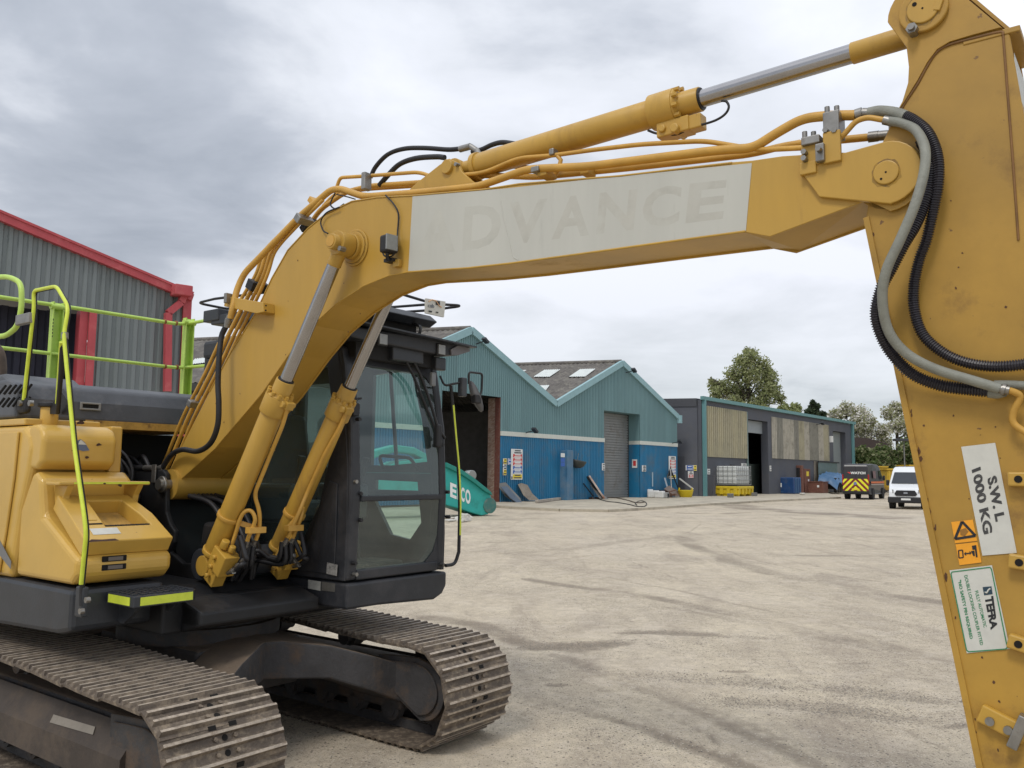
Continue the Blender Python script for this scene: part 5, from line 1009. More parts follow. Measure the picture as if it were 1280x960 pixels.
text_quad('sticker_text', '"NO SAFETY PIN REQUIRED', 'green_ink', *on([zz(196, 590), zz(244, 826), zz(230, 830), zz(181, 596)]), s4_, .03)
lg_ = [zz(283, 620), zz(318, 617), zz(323, 648), zz(289, 653)]
mb = MB(); mb.prism([(q_.x, q_.z) for q_ in (oY(u, v, AD) for u, v in lg_)], AD - .0026, AD - .0014, PY(0)); lo_ = mb.obj('logo', 'navy_ink', s4_) if False else MB().prism([(q_.x, q_.z) for q_ in (oY(u, v, AD) for u, v in lg_)], AD - .0026, AD - .0014, PY(0)).obj('logo_square', 'navy_ink', s4_)
mb = MB(); mb.tube([V3(*oY(u, v, AD - .003)) for u, v in [zz(291, 640), zz(299, 644), zz(307, 630), zz(314, 626)]], .003, 5); mb.obj('logo_mark', 'paper', s4_)

# hoses between boom tip and arm
def hose(px, r, mt, nm='hydraulic_hose', n=12, k=8): return MB().tube(spline([V3(*oY(*q_)) for q_ in px], k), r, n).obj(nm, mt, arm)
def corrugated(px, r):
    pts = spline([V3(*oY(*q_)) for q_ in px], 14); Ls = [0]
    for a, b in zip(pts[:-1], pts[1:]): Ls.append(Ls[-1] + (b - a).length)
    step = .0023; k = int(Ls[-1] / step); o = []; rr = []; j = 0
    for i in range(k):
        s_ = i * step
        while j < len(Ls) - 2 and Ls[j + 1] < s_: j += 1
        f_ = (s_ - Ls[j]) / max(1e-9, Ls[j + 1] - Ls[j]); o.append(pts[j].lerp(pts[j + 1], f_)); rr.append(r if i % 4 in (0, 1) else r * .78)
    mb = MB(); mb.tube(o, r, 12, rr=rr, smooth=False); return mb.obj('corrugated_sleeve', sleeve, arm)
sleeve = mat('ribbed_black_sleeve', (.030, .027, .034), .35, var=.2, vscale=30, dirt=(.12, .10, .10), damt=.35, dscale=60, dlow=.6)
corrugated([(1132, 145, -.215), (1142, 150, -.23), (1158, 163, -.25), (1168, 182, -.26), (1173, 205, -.27), (1172, 235, -.27), (1166, 265, -.26), (1158, 300, -.25), (1149, 325, -.24), (1142.5, 357, -.235), (1143, 387, -.235), (1153, 417, -.235), (1176, 439, -.235), (1205, 452.5, -.235), (1240, 458, -.235), (1275, 456, -.24), (1300, 450, -.24)], .021)
corrugated([(1132, 171, -.06), (1143, 173, -.12), (1155, 182, -.2), (1163, 205, -.25), (1161, 235, -.27), (1152, 262, -.28), (1143, 283, -.3), (1131, 303, -.32), (1115, 334, -.33), (1103, 357, -.34), (1095, 391, -.33), (1102, 420, -.31), (1118, 446, -.28), (1143, 469, -.255), (1177, 482, -.24), (1214, 487, -.24), (1238, 489, -.24)], .0235)
hose([(1086, 141.5, y1), (1100, 139, -.17), (1118, 141, -.19), (1133, 146, -.215)], .023, 'ghose')
hose([(1112, 151.5, -.21), (1128, 154, -.22), (1145, 163, -.26), (1156, 185, -.32), (1155, 215, -.36), (1144, 255, -.39), (1126, 298, -.40), (1108, 338, -.40), (1103, 373, -.38), (1110, 412, -.35), (1131, 440, -.32), (1166, 460, -.30), (1215, 475.5, -.28), (1250, 486, -.27)], .0185, 'ghose')
hose([(1236, 489, -.24), (1246, 490, -.24), (1254, 488, -.25)], .024, 'ghose'); hose([(1243, 481, -.225), (1262, 481, -.225), (1300, 483, -.23)], .016, 'ghose')
hose([(1112, 168.5, -.02), (1120, 168.5, -.03), (1134, 172, -.08)], .022, 'black')
mb = MB(); mb.box(oY(1115, 167, -.03), (.012, .06, .09)); mb.obj('hose_bracket', 'steel', arm); mb = MB(); mb.cyl(oY(1250, 486, -.27), oY(1262, 488, -.27), .016, 8); mb.cyl(oY(1253, 486.5, -.27), oY(1257, 487.5, -.27), .023, 6); mb.obj('hose_fitting', 'steel', arm)

# grease and rust marks with their own outlines
grs = mat('grease_stain', (.21, .125, .03), .45, var=.35, vscale=14, dirt=(.42, .25, .04), damt=1., dscale=22, dlow=.42)
def stain_(cx, cz, y_, r0, r1, par_, nm='grease_stain', k=26, mt=grs):
    o_ = []; i_ = []
    for i in range(k): a = 6.283 * i / k; rr_ = r0 + (r1 - r0) * (.25 + .75 * rnd.random()) * (1.25 if math.sin(a) < -.3 else .8); o_.append((cx + rr_ * math.cos(a), cz + rr_ * math.sin(a))); i_.append((cx + r0 * math.cos(a), cz + r0 * math.sin(a)))
    mb = MB(); mb.add([V3(x_, y_, z_) for x_, z_ in o_] + [V3(x_, y_, z_) for x_, z_ in i_], [(i, (i + 1) % k, k + (i + 1) % k, k + i) for i in range(k)]); return mb.obj(nm, mt, par_)
stain_(tipc.x, tipc.z, BY0 - .0226, .049, .062, boom); stain_(ap_.x, ap_.z, AY0 - .0346, .059, .070, arm); stain_(pc.x, pc.z, BY0 - .0128, .099, .108, boom)
rst = mat('rust_mark', (.10, .045, .02), .8, var=.4, vscale=20)
for i in range(26):
    t_ = rnd.random() ** 1.2; u = 1086 + (1222 - 1086) * t_ + rnd.uniform(2, 9); v = 290 + (950 - 290) * t_; q_ = oY(u, v, AY0 - .001); r_ = rnd.uniform(.003, .009); k = 7
    MB().add([V3(q_.x + r_ * rnd.uniform(.4, 1.1) * math.cos(6.283 * j / k), AY0 - .0012, q_.z + r_ * rnd.uniform(.8, 2.6) * math.sin(6.283 * j / k)) for j in range(k)], [tuple(range(k))]).obj('rust_mark', rst, arm)
for i in range(22):
    u, v = rnd.uniform(1130, 1265), rnd.uniform(70, 940)
    if u < 1090 + (v - 270) * .2 + 12: continue
    q_ = oY(u, v, AY0 - .001); r_ = rnd.uniform(.002, .0055); k = 7
    MB().add([V3(q_.x + r_ * rnd.uniform(.5, 1.3) * math.cos(6.283 * j / k), AY0 - .0012, q_.z + r_ * rnd.uniform(.5, 1.5) * math.sin(6.283 * j / k)) for j in range(k)], [tuple(range(k))]).obj('rust_mark', rst, arm)
for i in range(16):
    u = rnd.uniform(230, 500); v = rnd.uniform(270, 560); q_ = oY(u, v, BY0 - .001); r_ = rnd.uniform(.003, .006); k = 7
    if not (U2[0][0] < q_.x and 330 + (560 - u) * .9 > v + 20 and v > 620 - u * .85): continue
    MB().add([V3(q_.x + r_ * rnd.uniform(.5, 1.3) * math.cos(6.283 * j / k), BY0 - .0012, q_.z + r_ * rnd.uniform(.5, 1.5) * math.sin(6.283 * j / k)) for j in range(k)], [tuple(range(k))]).obj('rust_mark', rst, boom)

# ---------------- cab
def ring(outer, inner, lo, hi, fn, mb=None):
    mb = mb or MB(); n = len(outer); vs_ = []
    for t in (lo, hi): vs_ += [fn(a, b, t) for a, b in outer] + [fn(a, b, t) for a, b in inner]
    fs = []
    for i in range(n):
        j = (i + 1) % n; fs += [(i, j, n + j, n + i), (2 * n + i, 3 * n + i, 3 * n + j, 2 * n + j), (i, 2 * n + i, 2 * n + j, j), (n + i, n + j, 3 * n + j, 3 * n + i)]
    return mb.add(vs_, fs)
YR, YL = .34, 1.34
def XF(z_): 
    k = [(1.12, 1.165), (1.68, 1.19), (2.2, 1.16), (2.62, 1.08), (2.9, 1.0)]
    for (za_, xa), (zb_, xb) in zip(k[:-1], k[1:]):
        if z_ <= zb_: return xa + (xb - xa) * max(0, z_ - za_) / (zb_ - za_)
    return 1.0
mb = MB(); fr_ = [(XF(z_), z_) for z_ in (1.12, 1.4, 1.68, 1.95, 2.2, 2.42, 2.62, 2.76)]
mb.prism(fr_ + [(x_ - .16, z_) for x_, z_ in fr_[::-1]], YR + .005, YR + .10, PY(0)); cab = mb.obj('cab', 'plastic', ex, bevel=.02)
MB().prism(fr_ + [(x_ - .10, z_) for x_, z_ in fr_[::-1]], YL - .085, YL - .004, PY(0)).obj('front_pillar', 'plastic', cab, bevel=.02)
MB().prism([(XF(2.64), 2.63), (XF(2.76), 2.76), (XF(2.76) - .12, 2.76), (XF(2.64) - .08, 2.63)], YR + .09, YL - .08, PY(0)).obj('front_header', 'plastic', cab, bevel=.008)
MB().b2((1.09, YR + .09, 1.12), (1.172, YL - .08, 1.19)).obj('front_sill', 'plastic', cab, bevel=.01)
MB().b2((1.15, YR + .09, 1.66), (1.205, YL - .08, 1.70)).obj('window_bar', 'plastic', cab, bevel=.008)
base_ = [(YR, .93), (YR, 1.105), (YL + .015, 1.105), (YL + .015, 1.0), (YL - .03, .94), (YL - .12, .905), (YR + .3, .93)]
MB().prism(base_, -.62, 1.185, lambda a, b, t: (t, a, b)).obj('cab_base', 'plastic', cab, bevel=.018)
# curved corner fillets of the windscreen
for s_, y_ in ((1, YR + .10), (-1, YL - .085)):
    mb = MB(); mb.prism([(y_ - s_ * .01, 2.64), (y_ + s_ * .14, 2.64), (y_ + s_ * .06, 2.60), (y_ - s_ * .01, 2.50)], 1.02, XF(2.6) - .004, lambda a, b, t: (t, a, b)); mb.obj('corner_gusset', 'plastic', cab)
    if s_ < 0: MB().prism([(y_ + .01, 1.19), (y_ - .13, 1.19), (y_ - .04, 1.27), (y_ + .01, 1.42)], 1.10, 1.165, lambda a, b, t: (t, a, b)).obj('corner_gusset', 'plastic', cab)
def glasspane(pts, nm='window'): return MB().add(pts, [tuple(range(len(pts)))]).obj(nm, 'glass', cab)
def curved_pane(z0, z1, k, nm):
    mb = MB(); vs_ = []; 
    for i in range(k + 1): z_ = z0 + (z1 - z0) * i / k; vs_ += [(XF(z_) - .012, YR + .10, z_), (XF(z_) - .012, YL - .085, z_)]
    mb.add(vs_, [(2 * i, 2 * i + 1, 2 * i + 3, 2 * i + 2) for i in range(k)], True); return mb.obj(nm, 'glass', cab)
curved_pane(1.70, 2.64, 8, 'windscreen'); curved_pane(1.19, 1.66, 4, 'lower_windscreen')
ro = [(-.60, 2.78), (1.0, 2.78), (1.10, 2.3), (1.15, 1.9), (1.16, 1.5), (1.15, 1.12), (.2, 1.12), (-.25, 1.12), (-.60, 1.12)]
ri = [(-.46, 2.62), (.90, 2.62), (.97, 2.3), (.95, 1.95), (.86, 1.62), (.67, 1.35), (.05, 1.33), (-.2, 1.5), (-.46, 1.62)]
ring(ro, ri, YR, YR + .035, PY(0)).obj('side_panel', 'plastic', cab, bevel=.006)
glasspane([(x_, YR + .018, z_) for x_, z_ in ri], 'side_window')
# lower hatch on the right flank
mb = MB(); mb.prism([(.42, 1.16), (1.06, 1.16), (1.06, 1.78), (.98, 1.80), (.93, 1.72), (.80, 1.42), (.72, 1.32), (.42, 1.30)], YR - .012, YR - .001, PY(0)); mb.obj('side_hatch', 'plastic', cab, bevel=.006)
# left side: door with upper sliding window and cut-away lower window
uo = [(-.05, 2.76), (.5, 2.76), (1.0, 2.76), (1.10, 2.3), (1.15, 1.86), (.6, 1.86), (-.05, 1.86)]
ui = [(.36, 2.68), (.5, 2.69), (.80, 2.69), (.93, 2.3), (1.0, 1.95), (.6, 1.92), (.36, 1.92)]
ring(uo, ui, YL - .035, YL, PY(0)).obj('door_upper', 'plastic', cab); glasspane([(x_, YL - .018, z_) for x_, z_ in ui], 'door_window')
lo_ = [(-.05, 1.859), (1.15, 1.859), (1.17, 1.4), (1.165, 1.12), (.6, 1.12), (-.05, 1.12)]
li_ = [(.42, 1.80), (.90, 1.79), (.95, 1.47), (.83, 1.33), (.61, 1.36), (.42, 1.62)]
ring(lo_, li_, YL - .035, YL, PY(0)).obj('door', 'plastic', cab); glasspane([(x_, YL - .018, z_) for x_, z_ in li_], 'door_window')
MB().b2((.40, YL - .04, 1.66), (.94, YL + .004, 1.72)).obj('door_bar', 'plastic', cab)
MB().tube([V3(.56, YL - .03, 2.69), V3(.66, YL - .03, 1.92)], .016, 8).obj('window_slider', 'plastic', cab)
MB().tube(fillet([V3(.52, YL - .05, 1.90), V3(.54, YL - .12, 2.0), V3(.90, YL - .12, 1.98), V3(.92, YL - .05, 1.88)], .05), .014, 8).obj('grab_handle', 'black', cab)
bo = [(-.60, 2.78), (-.05, 2.78), (-.05, 1.12), (-.60, 1.12)]; bi = [(-.52, 2.64), (-.12, 2.64), (-.12, 1.9), (-.52, 1.9)]
ring(bo, bi, YL - .035, YL - .001, PY(0)).obj('rear_side_panel', 'plastic', cab); glasspane([(x_, YL - .018, z_) for x_, z_ in bi], 'rear_side_window')
RX = lambda a, b, t: (t, a, b)
ring([(YR, 1.12), (YL, 1.12), (YL, 2.9), (YR, 2.9)], [(YR + .1, 1.85), (YL - .1, 1.85), (YL - .1, 2.65), (YR + .1, 2.65)], -.64, -.60, RX).obj('rear_wall', 'plastic', cab, bevel=.01)
glasspane([(-.62, YR + .1, 1.85), (-.62, YL - .1, 1.85), (-.62, YL - .1, 2.65), (-.62, YR + .1, 2.65)], 'rear_window')
MB().prism([(-.66, 2.78), (-.66, 2.93), (.2, 2.93), (1.02, 2.88), (1.02, 2.77)], YR - .01, YL + .01, PY(0)).obj('cab_roof', 'plastic', cab, bevel=.03)
MB().b2((-.58, YR + .04, 1.10), (1.08, YL - .04, 1.13)).obj('cab_floor', 'dark', cab)
# roof visor with its lamps
vis = [(.24, 2.875), (.24, 2.80), (.36, 2.79), (1.24, 2.775), (1.42, 2.80), (1.52, 2.84), (1.52, 2.865), (1.40, 2.895)]
MB().prism(vis, 1.0, 1.22, RX).obj('roof_visor', 'plastic', cab, bevel=.012)
MB().prism([(.20, 2.895), (.20, 2.905), (1.54, 2.880), (1.54, 2.868)], .9, 1.30, RX).obj('visor_lip', 'charcoal', cab)
MB().b2((1.0, YR + .06, 2.68), (1.13, YL - .12, 2.80)).obj('visor_back', 'dark', cab)
MB().b2((1.02, .72, 2.69), (1.18, 1.05, 2.80)).obj('blind_box', 'charcoal', cab, bevel=.01)
for u, v in ((479, 424), (552, 437)):
    q_ = oX(u, v, 1.235); l_ = MB().box((1.20, q_.y, q_.z), (.07, .10, .095)).obj('roof_lamp', 'black', cab, bevel=.01); MB().box((1.238, q_.y, q_.z), (.006, .078, .075)).obj('lamp_lens', 'lens', l_, bevel=.002)
MB().prism([(1.30, 2.83), (1.41, 2.885), (1.53, 2.862), (1.53, 2.842), (1.40, 2.80), (1.31, 2.79)], 1.221, 1.235, RX).obj('visor_end', flat('scuffed_grey_plastic', (.17, .165, .175), .6, .2), cab)
# lifting eye, protective roof rack
rk_ = MB().prism([(-.62, 3.07), (-.62, 3.15), (1.02, 3.12), (1.10, 3.06), (1.02, 3.02)], YR + .03, YL - .05, PY(0)).obj('roof_guard', 'charcoal', cab, bevel=.01)
MB().b2((-.3, YR + .12, 2.93), (.95, YL - .14, 3.03)).obj('guard_base', 'dark', rk_)
for y_ in (YR + .10, YL - .25):
    MB().tube(fillet([V3(1.02, y_, 2.89), V3(1.10, y_, 2.95), V3(1.10, y_, 3.0), V3(1.0, y_, 3.03)], .03), .012, 8).obj('guard_strut', 'charcoal', rk_)
mb = MB(); lp = [V3(-.5, YR - .02, 3.27), V3(-.78, YR + .0, 3.27), V3(-.80, YR + .32, 3.27), V3(-.6, YR + .35, 3.27)]; mb.tube(fillet(lp, .08), .011, 8); mb.obj('guard_hoop', 'black', rk_)
mb = MB(); mb.tube(fillet([V3(.2, YL - .10, 3.25), V3(1.1, YL - .10, 3.20), V3(1.26, YL + .02, 3.19), V3(1.20, YL + .09, 3.20), V3(.9, YL + .08, 3.20), V3(.2, YL + .08, 3.24)], .05), .011, 8); mb.tube([V3(-.5, YR - .02, 3.27), V3(.9, YR - .0, 3.22), V3(1.15, YR + .5, 3.2), V3(1.1, YL - .10, 3.20)], .011, 8); mb.obj('guard_hoop', 'black', rk_)
MB().b2((-.72, YR + .02, 3.10), (-.5, YR + .5, 3.20)).obj('guard_end', 'charcoal', rk_, bevel=.01)
c4 = [V3(*oX(u, v, 1.24)) for u, v in ((532.5, 373), (556.5, 377), (554.5, 396.5), (532, 391.5))]
mb = MB(); mb.add([c + V3(.004, 0, 0) for c in c4] + [c - V3(.012, 0, 0) for c in c4], [(0, 1, 2, 3), (7, 6, 5, 4), (0, 4, 5, 1), (1, 5, 6, 2), (2, 6, 7, 3), (3, 7, 4, 0)]); sg_ = mb.obj('roof_plate', 'paper', rk_)
fx_ = lambda u, v: tuple(oX(u, v, 1.249))
text_quad('plate_text', 'cab', flat('grey_blue_ink', (.10, .12, .16), .5), fx_(535, 379), fx_(543, 380), fx_(543, 385), fx_(535, 384), sg_, .01)
for a in (((545, 376), (550, 381)), ((536, 388), (540, 390)), ((545, 389.5), (548, 391))):
    (u0, v0), (u1, v1) = a; MB().quad(fx_(u0, v0), fx_(u1, v0 + .6), fx_(u1, v1 + .6), fx_(u0, v1)).obj('plate_mark', 'black_ink', sg_)
mb = MB(); mb.tube([V3(*oX(u, v, 1.249)) for u, v in ((536, 377), (540, 374.5), (545, 376), (549, 382), (552, 384))], .004, 5); mb.obj('plate_mark', flat('pale_orange', (.75, .45, .25)), sg_)
# wipers
mb = MB(); pa = lambda u, v, x_: V3(*oX(u, v, x_))
mb.tube(spline([pa(499, 432, 1.17), (pa(508, 452, 1.16)), pa(518, 473, 1.15), pa(529, 500, 1.18), pa(541, 528, 1.2), pa(548, 545, 1.21)], 5), .010, 8); mb.obj('wiper', 'black', cab)
mb = MB(); mb.tube(spline([pa(506, 432, 1.17), pa(519, 456, 1.16), pa(529, 478, 1.16), pa(540, 510, 1.2), pa(547, 533, 1.22), pa(556, 548, 1.22)], 5), .012, 8); mb.obj('wiper', 'black', cab)
MB().box(pa(547, 545, 1.21), (.05, .06, .18)).obj('wiper_motor', 'black', cab, bevel=.015)
MB().box(pa(541, 474, 1.13), (.03, .05, .11)).obj('washer_bracket', flat('grey_bracket', (.25, .26, .27)), cab, bevel=.01)
bo_ = MB().box(pa(548, 455, 1.15), (.06, .12, .10)).obj('hinge_bracket', 'charcoal', cab, bevel=.01)
for u, v in ((444, 602), (450, 617), (450, 650), (443, 704), (444, 718), (448, 524), (552, 556), (559, 615), (560, 646), (553, 706)):
    mb = MB(); x_ = 1.19; q_ = oX(u, v, x_); mb.cyl((x_ - .02, q_.y, q_.z), (x_ + .018, q_.y, q_.z), .014, 8); mb.obj('bolt', 'steel' if v in (602, 718, 706) else 'black', cab)
mb = MB(); mb.box(pa(443, 512, 1.16), (.05, .06, .09)); mb.beam(pa(440, 499, 1.15), pa(452, 498, 1.15), .015, .015); mb.obj('camera_bracket', 'black', cab, bevel=.006)
# mirror on its stalk, lime handrail down the door
mp_ = pa(577, 478, 1.30); mr_ = MB(); mr_.tube(spline([pa(550, 470, 1.2), pa(556, 481, 1.24), pa(566, 480, 1.28), mp_], 5), .009, 8); ml_ = mr_.obj('mirror_arm', 'black', cab)
e0, e1 = pa(588, 476, 1.30), pa(602, 515, 1.30); mb = MB(); kk = 14; ax_ = (e1 - e0); mid = (e0 + e1) / 2; vs_ = []
for s_ in (-1, 1):
    for i in range(kk): a = 6.283 * i / kk; vs_.append(mid + ax_ * .5 * math.cos(a) + V3(.03, .035, 0).normalized() * .038 * math.sin(a) + V3(-.6, .5, 0) * .018 * s_)
mb.add(vs_, [tuple(range(kk)), tuple(range(2 * kk - 1, kk - 1, -1))] + [(i, (i + 1) % kk, kk + (i + 1) % kk, kk + i) for i in range(kk)], True); mb.obj('mirror_head', flat('grey_mirror_shell', (.13, .13, .135), .5), ml_)
MB().tube(fillet([pa(586, 480, 1.31), pa(586, 465, 1.31), pa(603, 467, 1.31), pa(602, 490, 1.31), pa(597, 500, 1.31)], .03), .009, 8).obj('mirror_guard', 'black', ml_)
MB().box(pa(595, 499, 1.30), (.06, .07, .07)).obj('mirror_clamp', 'black', ml_, bevel=.01); MB().box(pa(578, 484, 1.30), (.05, .06, .15)).obj('mirror_clamp', 'charcoal', ml_, bevel=.008)
hr = [pa(u, v, 1.25) for u, v in ((563.5, 482), (569, 545), (573, 590), (574.5, 635), (573.5, 690), (568, 704), (557, 707))]
MB().tube(spline(hr[:5], 8), .0135, 10).obj('handrail', 'black', cab); MB().tube(spline(hr[4:], 5), .0135, 10).obj('handrail_foot', 'black', cab)
MB().tube([p_ + V3(.007, 0, 0) for p_ in spline(hr[:5], 8)[3:-3]], .0095, 8).obj('lime_tape', 'limetape', cab)
# seat, console and levers seen through the glass
st_ = MB().box((.05, .84, 1.55), (.50, .50, .16)).obj('seat', 'black', cab, bevel=.05); mb = MB(); mb.box((-.20, .84, 1.98), (.15, .48, .72), Matrix.Rotation(R_(-10), 3, 'Y')); mb.obj('seat_back', 'black', st_, bevel=.05); MB().box((-.28, .84, 2.43), (.10, .28, .18)).obj('headrest', 'black', st_, bevel=.03); MB().box((.05, .84, 1.3), (.4, .4, .36)).obj('seat_base', 'dark', st_)
for y_ in (.50, 1.16): MB().box((.18, y_, 1.62), (.5, .14, .3)).obj('console', 'charcoal', cab, bevel=.03); MB().tube([V3(.40, y_, 1.76), V3(.46, y_, 1.98)], .022, 10, rr=[.012, .03]).obj('joystick', 'black', cab)
for y_ in (.76, .88): MB().tube([V3(.72, y_, 1.13), V3(.66, y_, 1.5), V3(.62, y_, 1.80)], .013, 8).obj('travel_lever', 'black', cab)
mb = MB(); mb.box((.85, .80, 1.17), (.34, .5, .07)); mb.obj('pedal_box', mat('muddy_pedals', (.06, .05, .04), .8, var=.4, vscale=15, dirt=(.25, .2, .14), damt=.7, dscale=12), cab, bevel=.02)
MB().box((1.0, .44, 1.9), (.08, .08, .28)).obj('monitor', 'black', cab, bevel=.02)
# small stickers on the flank
for px, mt_ in (([(409, 703), (422, 706), (421, 720), (408, 717)], 'paper'),): MB().prism([(q_.x, q_.z) for q_ in (oY(u, v, YR - .014) for u, v in px)], YR - .0155, YR - .013, PY(0)).obj('worn_sticker', mat('scratched_barcode', (.30, .29, .27), .6, var=.3, vscale=40, dirt=(.03, .03, .03), damt=.9, dscale=60, dlow=.5), cab)
for px, c_ in (([(385.5, 724.5), (401, 727), (400.5, 738.5), (385, 735.5)], (.36, .36, .33)), ([(402.5, 727), (419, 729.5), (418.5, 740), (402, 738)], (.10, .095, .085))): MB().prism([(q_.x, q_.z) for q_ in (oY(u, v, YR - .002) for u, v in px)], YR - .004, YR - .001, PY(0)).obj('small_sticker', mat('sticker%d' % int(c_[0] * 100), c_, .6, var=.2, vscale=30), cab)

# ---------------- bodywork on the near side
HS = -1.24
tank = MB().prism([(-1.22, 1.17), (-.20, 1.17), (-.13, 1.60), (-.05, 1.84), (-.02, 2.0), (-.06, 2.08), (-.16, 2.14), (-1.22, 2.14)], HS, -.72, PY(0)).obj('fuel_tank', 'yellow_clean', ex, bevel=.045, seg=4)
MB().prism([(-.12, 1.86), (.02, 1.86), (.08, 1.90), (.09, 2.06), (.05, 2.12), (-.02, 2.145), (-.12, 2.145)], HS + .012, -.745, PY(0)).obj('tank_front', 'yellow_clean', tank, bevel=.03, seg=4)
MB().b2((-.30, -.745, 1.84), (-.01, -.66, 2.155)).obj('tank_flange', 'yellow_clean', tank, bevel=.012)
MB().b2((-1.25, -.70, 2.16), (-.46, .30, 2.215)).obj('deck_edge', mat('chipped_yellow_edge', (.50, .29, .06), .6, var=.3, vscale=12, dirt=(.12, .06, .03), damt=.8, dscale=16, dlow=.52), tank)
MB().b2((-1.25, HS + .02, 2.145), (-.2, -.72, 2.19)).obj('deck_plate', 'yellow_clean', tank, bevel=.01)
mb = MB(); q_ = oX(60, 515, -.12); mb.cyl((-.22, -1.06, 2.15), (-.22, -1.06, 2.27), .055, 20); nk = mb.obj('filler_neck', 'yellow_clean', tank, bevel=.004); MB().cyl((-.22, -1.06, 2.27), (-.22, -1.06, 2.30), .072, 24).obj('filler_cap', 'black', nk, bevel=.006)
# emblem sticker and paint chips on the tank front
tf_ = lambda u, v, x_=.0905: V3(*oX(u, v, x_))
em = MB(); em.add([tf_(97.5, 562), tf_(96, 551), tf_(101, 549), tf_(106, 553), tf_(112, 563), tf_(104, 564)], [(0, 1, 2, 3, 4, 5)]); em.obj('mountain_sticker', flat('grey_blue_sticker', (.12, .15, .22)), tank)
em = MB(); em.add([tf_(99, 552, .0912), tf_(101, 549.6, .0912), tf_(104, 552, .0912), tf_(108, 556, .0912), tf_(98, 555.5, .0912)], [(0, 1, 2, 3, 4)]); em.obj('sticker_mark', 'paper', tank)
def chip(fn, u, v, r, k=9, nm='paint_chip'):
    a0 = rnd.random() * 6; return MB().add([fn(u + r * math.cos(6.283 * i / k) * rnd.uniform(.6, 1.4) * 1.5, v + r * math.sin(6.283 * i / k) * rnd.uniform(.4, 1.2)) for i in range(k)], [tuple(range(k))]).obj(nm, chipm, tank)
chipm = mat('rust_chip', (.06, .028, .018), .8, var=.3)
for u, v, r in ((101, 529, 3.2), (108.5, 571.5, 1.8), (123.5, 556, 2.0), (91, 563, .8)): chip(tf_, u, v, r)
# long side door with grey swoosh and the counterweight behind it
sd_ = MB().prism([(-1.2, 1.19), (-.34, 1.19), (-.28, 1.45), (-.22, 1.80), (-.20, 2.10), (-1.2, 2.10)], HS - .018, HS - .001, PY(0)).obj('side_door', 'yellow_clean', tank, bevel=.008)
MB().prism([(-1.2, 1.55), (-.75, 1.50), (-.45, 1.36), (-.16, 1.235), (-.16, 1.28), (-.40, 1.44), (-.72, 1.62), (-1.2, 1.70)], HS - .0205, HS - .0185, PY(0)).obj('grey_swoosh', flat('grey_decal', (.17, .17, .17), .5), sd_)
cw_ = [(-1.24, -1.235), (-1.24, 1.235), (-1.5, 1.235), (-1.75, .9), (-1.86, .4), (-1.88, 0), (-1.86, -.4), (-1.75, -.9), (-1.5, -1.235)]
MB().prism(cw_, .95, 2.12, lambda a, b, t: (a, b, t)).obj('counterweight', 'yellow_clean', ex, bevel=.05, seg=3)
MB().b2((-1.24, .82, 1.1), (-.70, 1.235, 1.9)).obj('left_housing', 'yellow_clean', ex, bevel=.03)
# engine bay: dark box with hoses
MB().b2((-1.22, -.70, 1.17), (-1.0, .8, 2.15)).obj('bulkhead', 'dark', frame); MB().b2((-1.0, -.70, 1.16), (-.9, -.25, 1.5)).obj('pump', 'under', frame)
MB().b2((-1.0, -.6, 1.2), (-.62, -.1, 1.75)).obj('control_valve', 'charcoal', frame, bevel=.03)
for k in range(16):
    y_ = -.68 + .03 * k; zt_ = rnd.uniform(1.75, 2.05); x_ = rnd.uniform(-.62, -.42); MB().tube(spline([V3(-.8, y_ + rnd.uniform(-.1, .1), zt_ - .1), V3(x_ - .06, y_, zt_), V3(x_ + .08, y_ + rnd.uniform(0, .08), zt_ - .16), V3(x_ + rnd.uniform(-.02, .1), y_ + rnd.uniform(-.03, .08), 1.6), V3(x_, y_ + .03, 1.25)], 6), rnd.choice([.008, .012, .016]), 8).obj('engine_hose', 'black', frame)
for k in range(4): MB().tube([V3(-.60, -.45 + .1 * k, 1.62), V3(-.48, -.42 + .1 * k, 1.72)], .02, 6).obj('hose_fitting', 'steel', frame)
# toolbox with step recess
TX0, TX1 = HS + .01, -.63
tb = MB().prism([(-.16, 1.19), (.56, 1.19), (.625, 1.25), (.625, 1.345), (.565, 1.37), (.16, 1.575), (.10, 1.80), (.02, 1.845), (-.02, 1.845), (-.16, 1.60)], TX0, TX1, PY(0)).obj('toolbox', 'yellow_clean', ex, bevel=.035, seg=3)
S0, S1 = Vector((.625, 1.405)), Vector((.20, 1.665)); sl = (S1 - S0); sn = Vector((-sl.y, sl.x)).normalized(); sn = sn if sn.y > 0 else -sn
def SP(a, b, t): p_ = S0 + sl * b + sn * t; return (p_.x, a, p_.y)
lo2 = [(TX0 + .03, 0), (TX1 - .015, 0), (TX1 - .03, .55), (TX1 - .10, 1.0), (TX0 + .05, 1.0)]
li2 = [(-1.02, .30), (TX1 - .10, .30), (TX1 - .12, .55), (TX1 - .17, .86), (-1.02, .86)]
ring(lo2, li2, -.055, .045, SP).obj('toolbox_lid', 'yellow_clean', tb, bevel=.008)
MB().prism(li2, -.06, -.048, SP).obj('step_tread', mat('worn_step_paint', (.44, .27, .07), .6, var=.25, vscale=10, dirt=(.15, .10, .06), damt=.5, dscale=14), tb)
mb = MB()
for i in range(9): mb.box(V3(*SP(-1.0 + .033 * i, .335, .028)), (.026, .02, .02))
mb.obj('step_grip', flat('worn_black_grip', (.05, .045, .04), .8, .4), tb)
mb = MB(); mb.add([SP(-1.12, .42, .047), SP(-1.05, .42, .047), SP(-1.05, .62, .047), SP(-1.12, .62, .047)], [(0, 1, 2, 3)]); mb.obj('latch_plate', 'hole', tb) if False else None
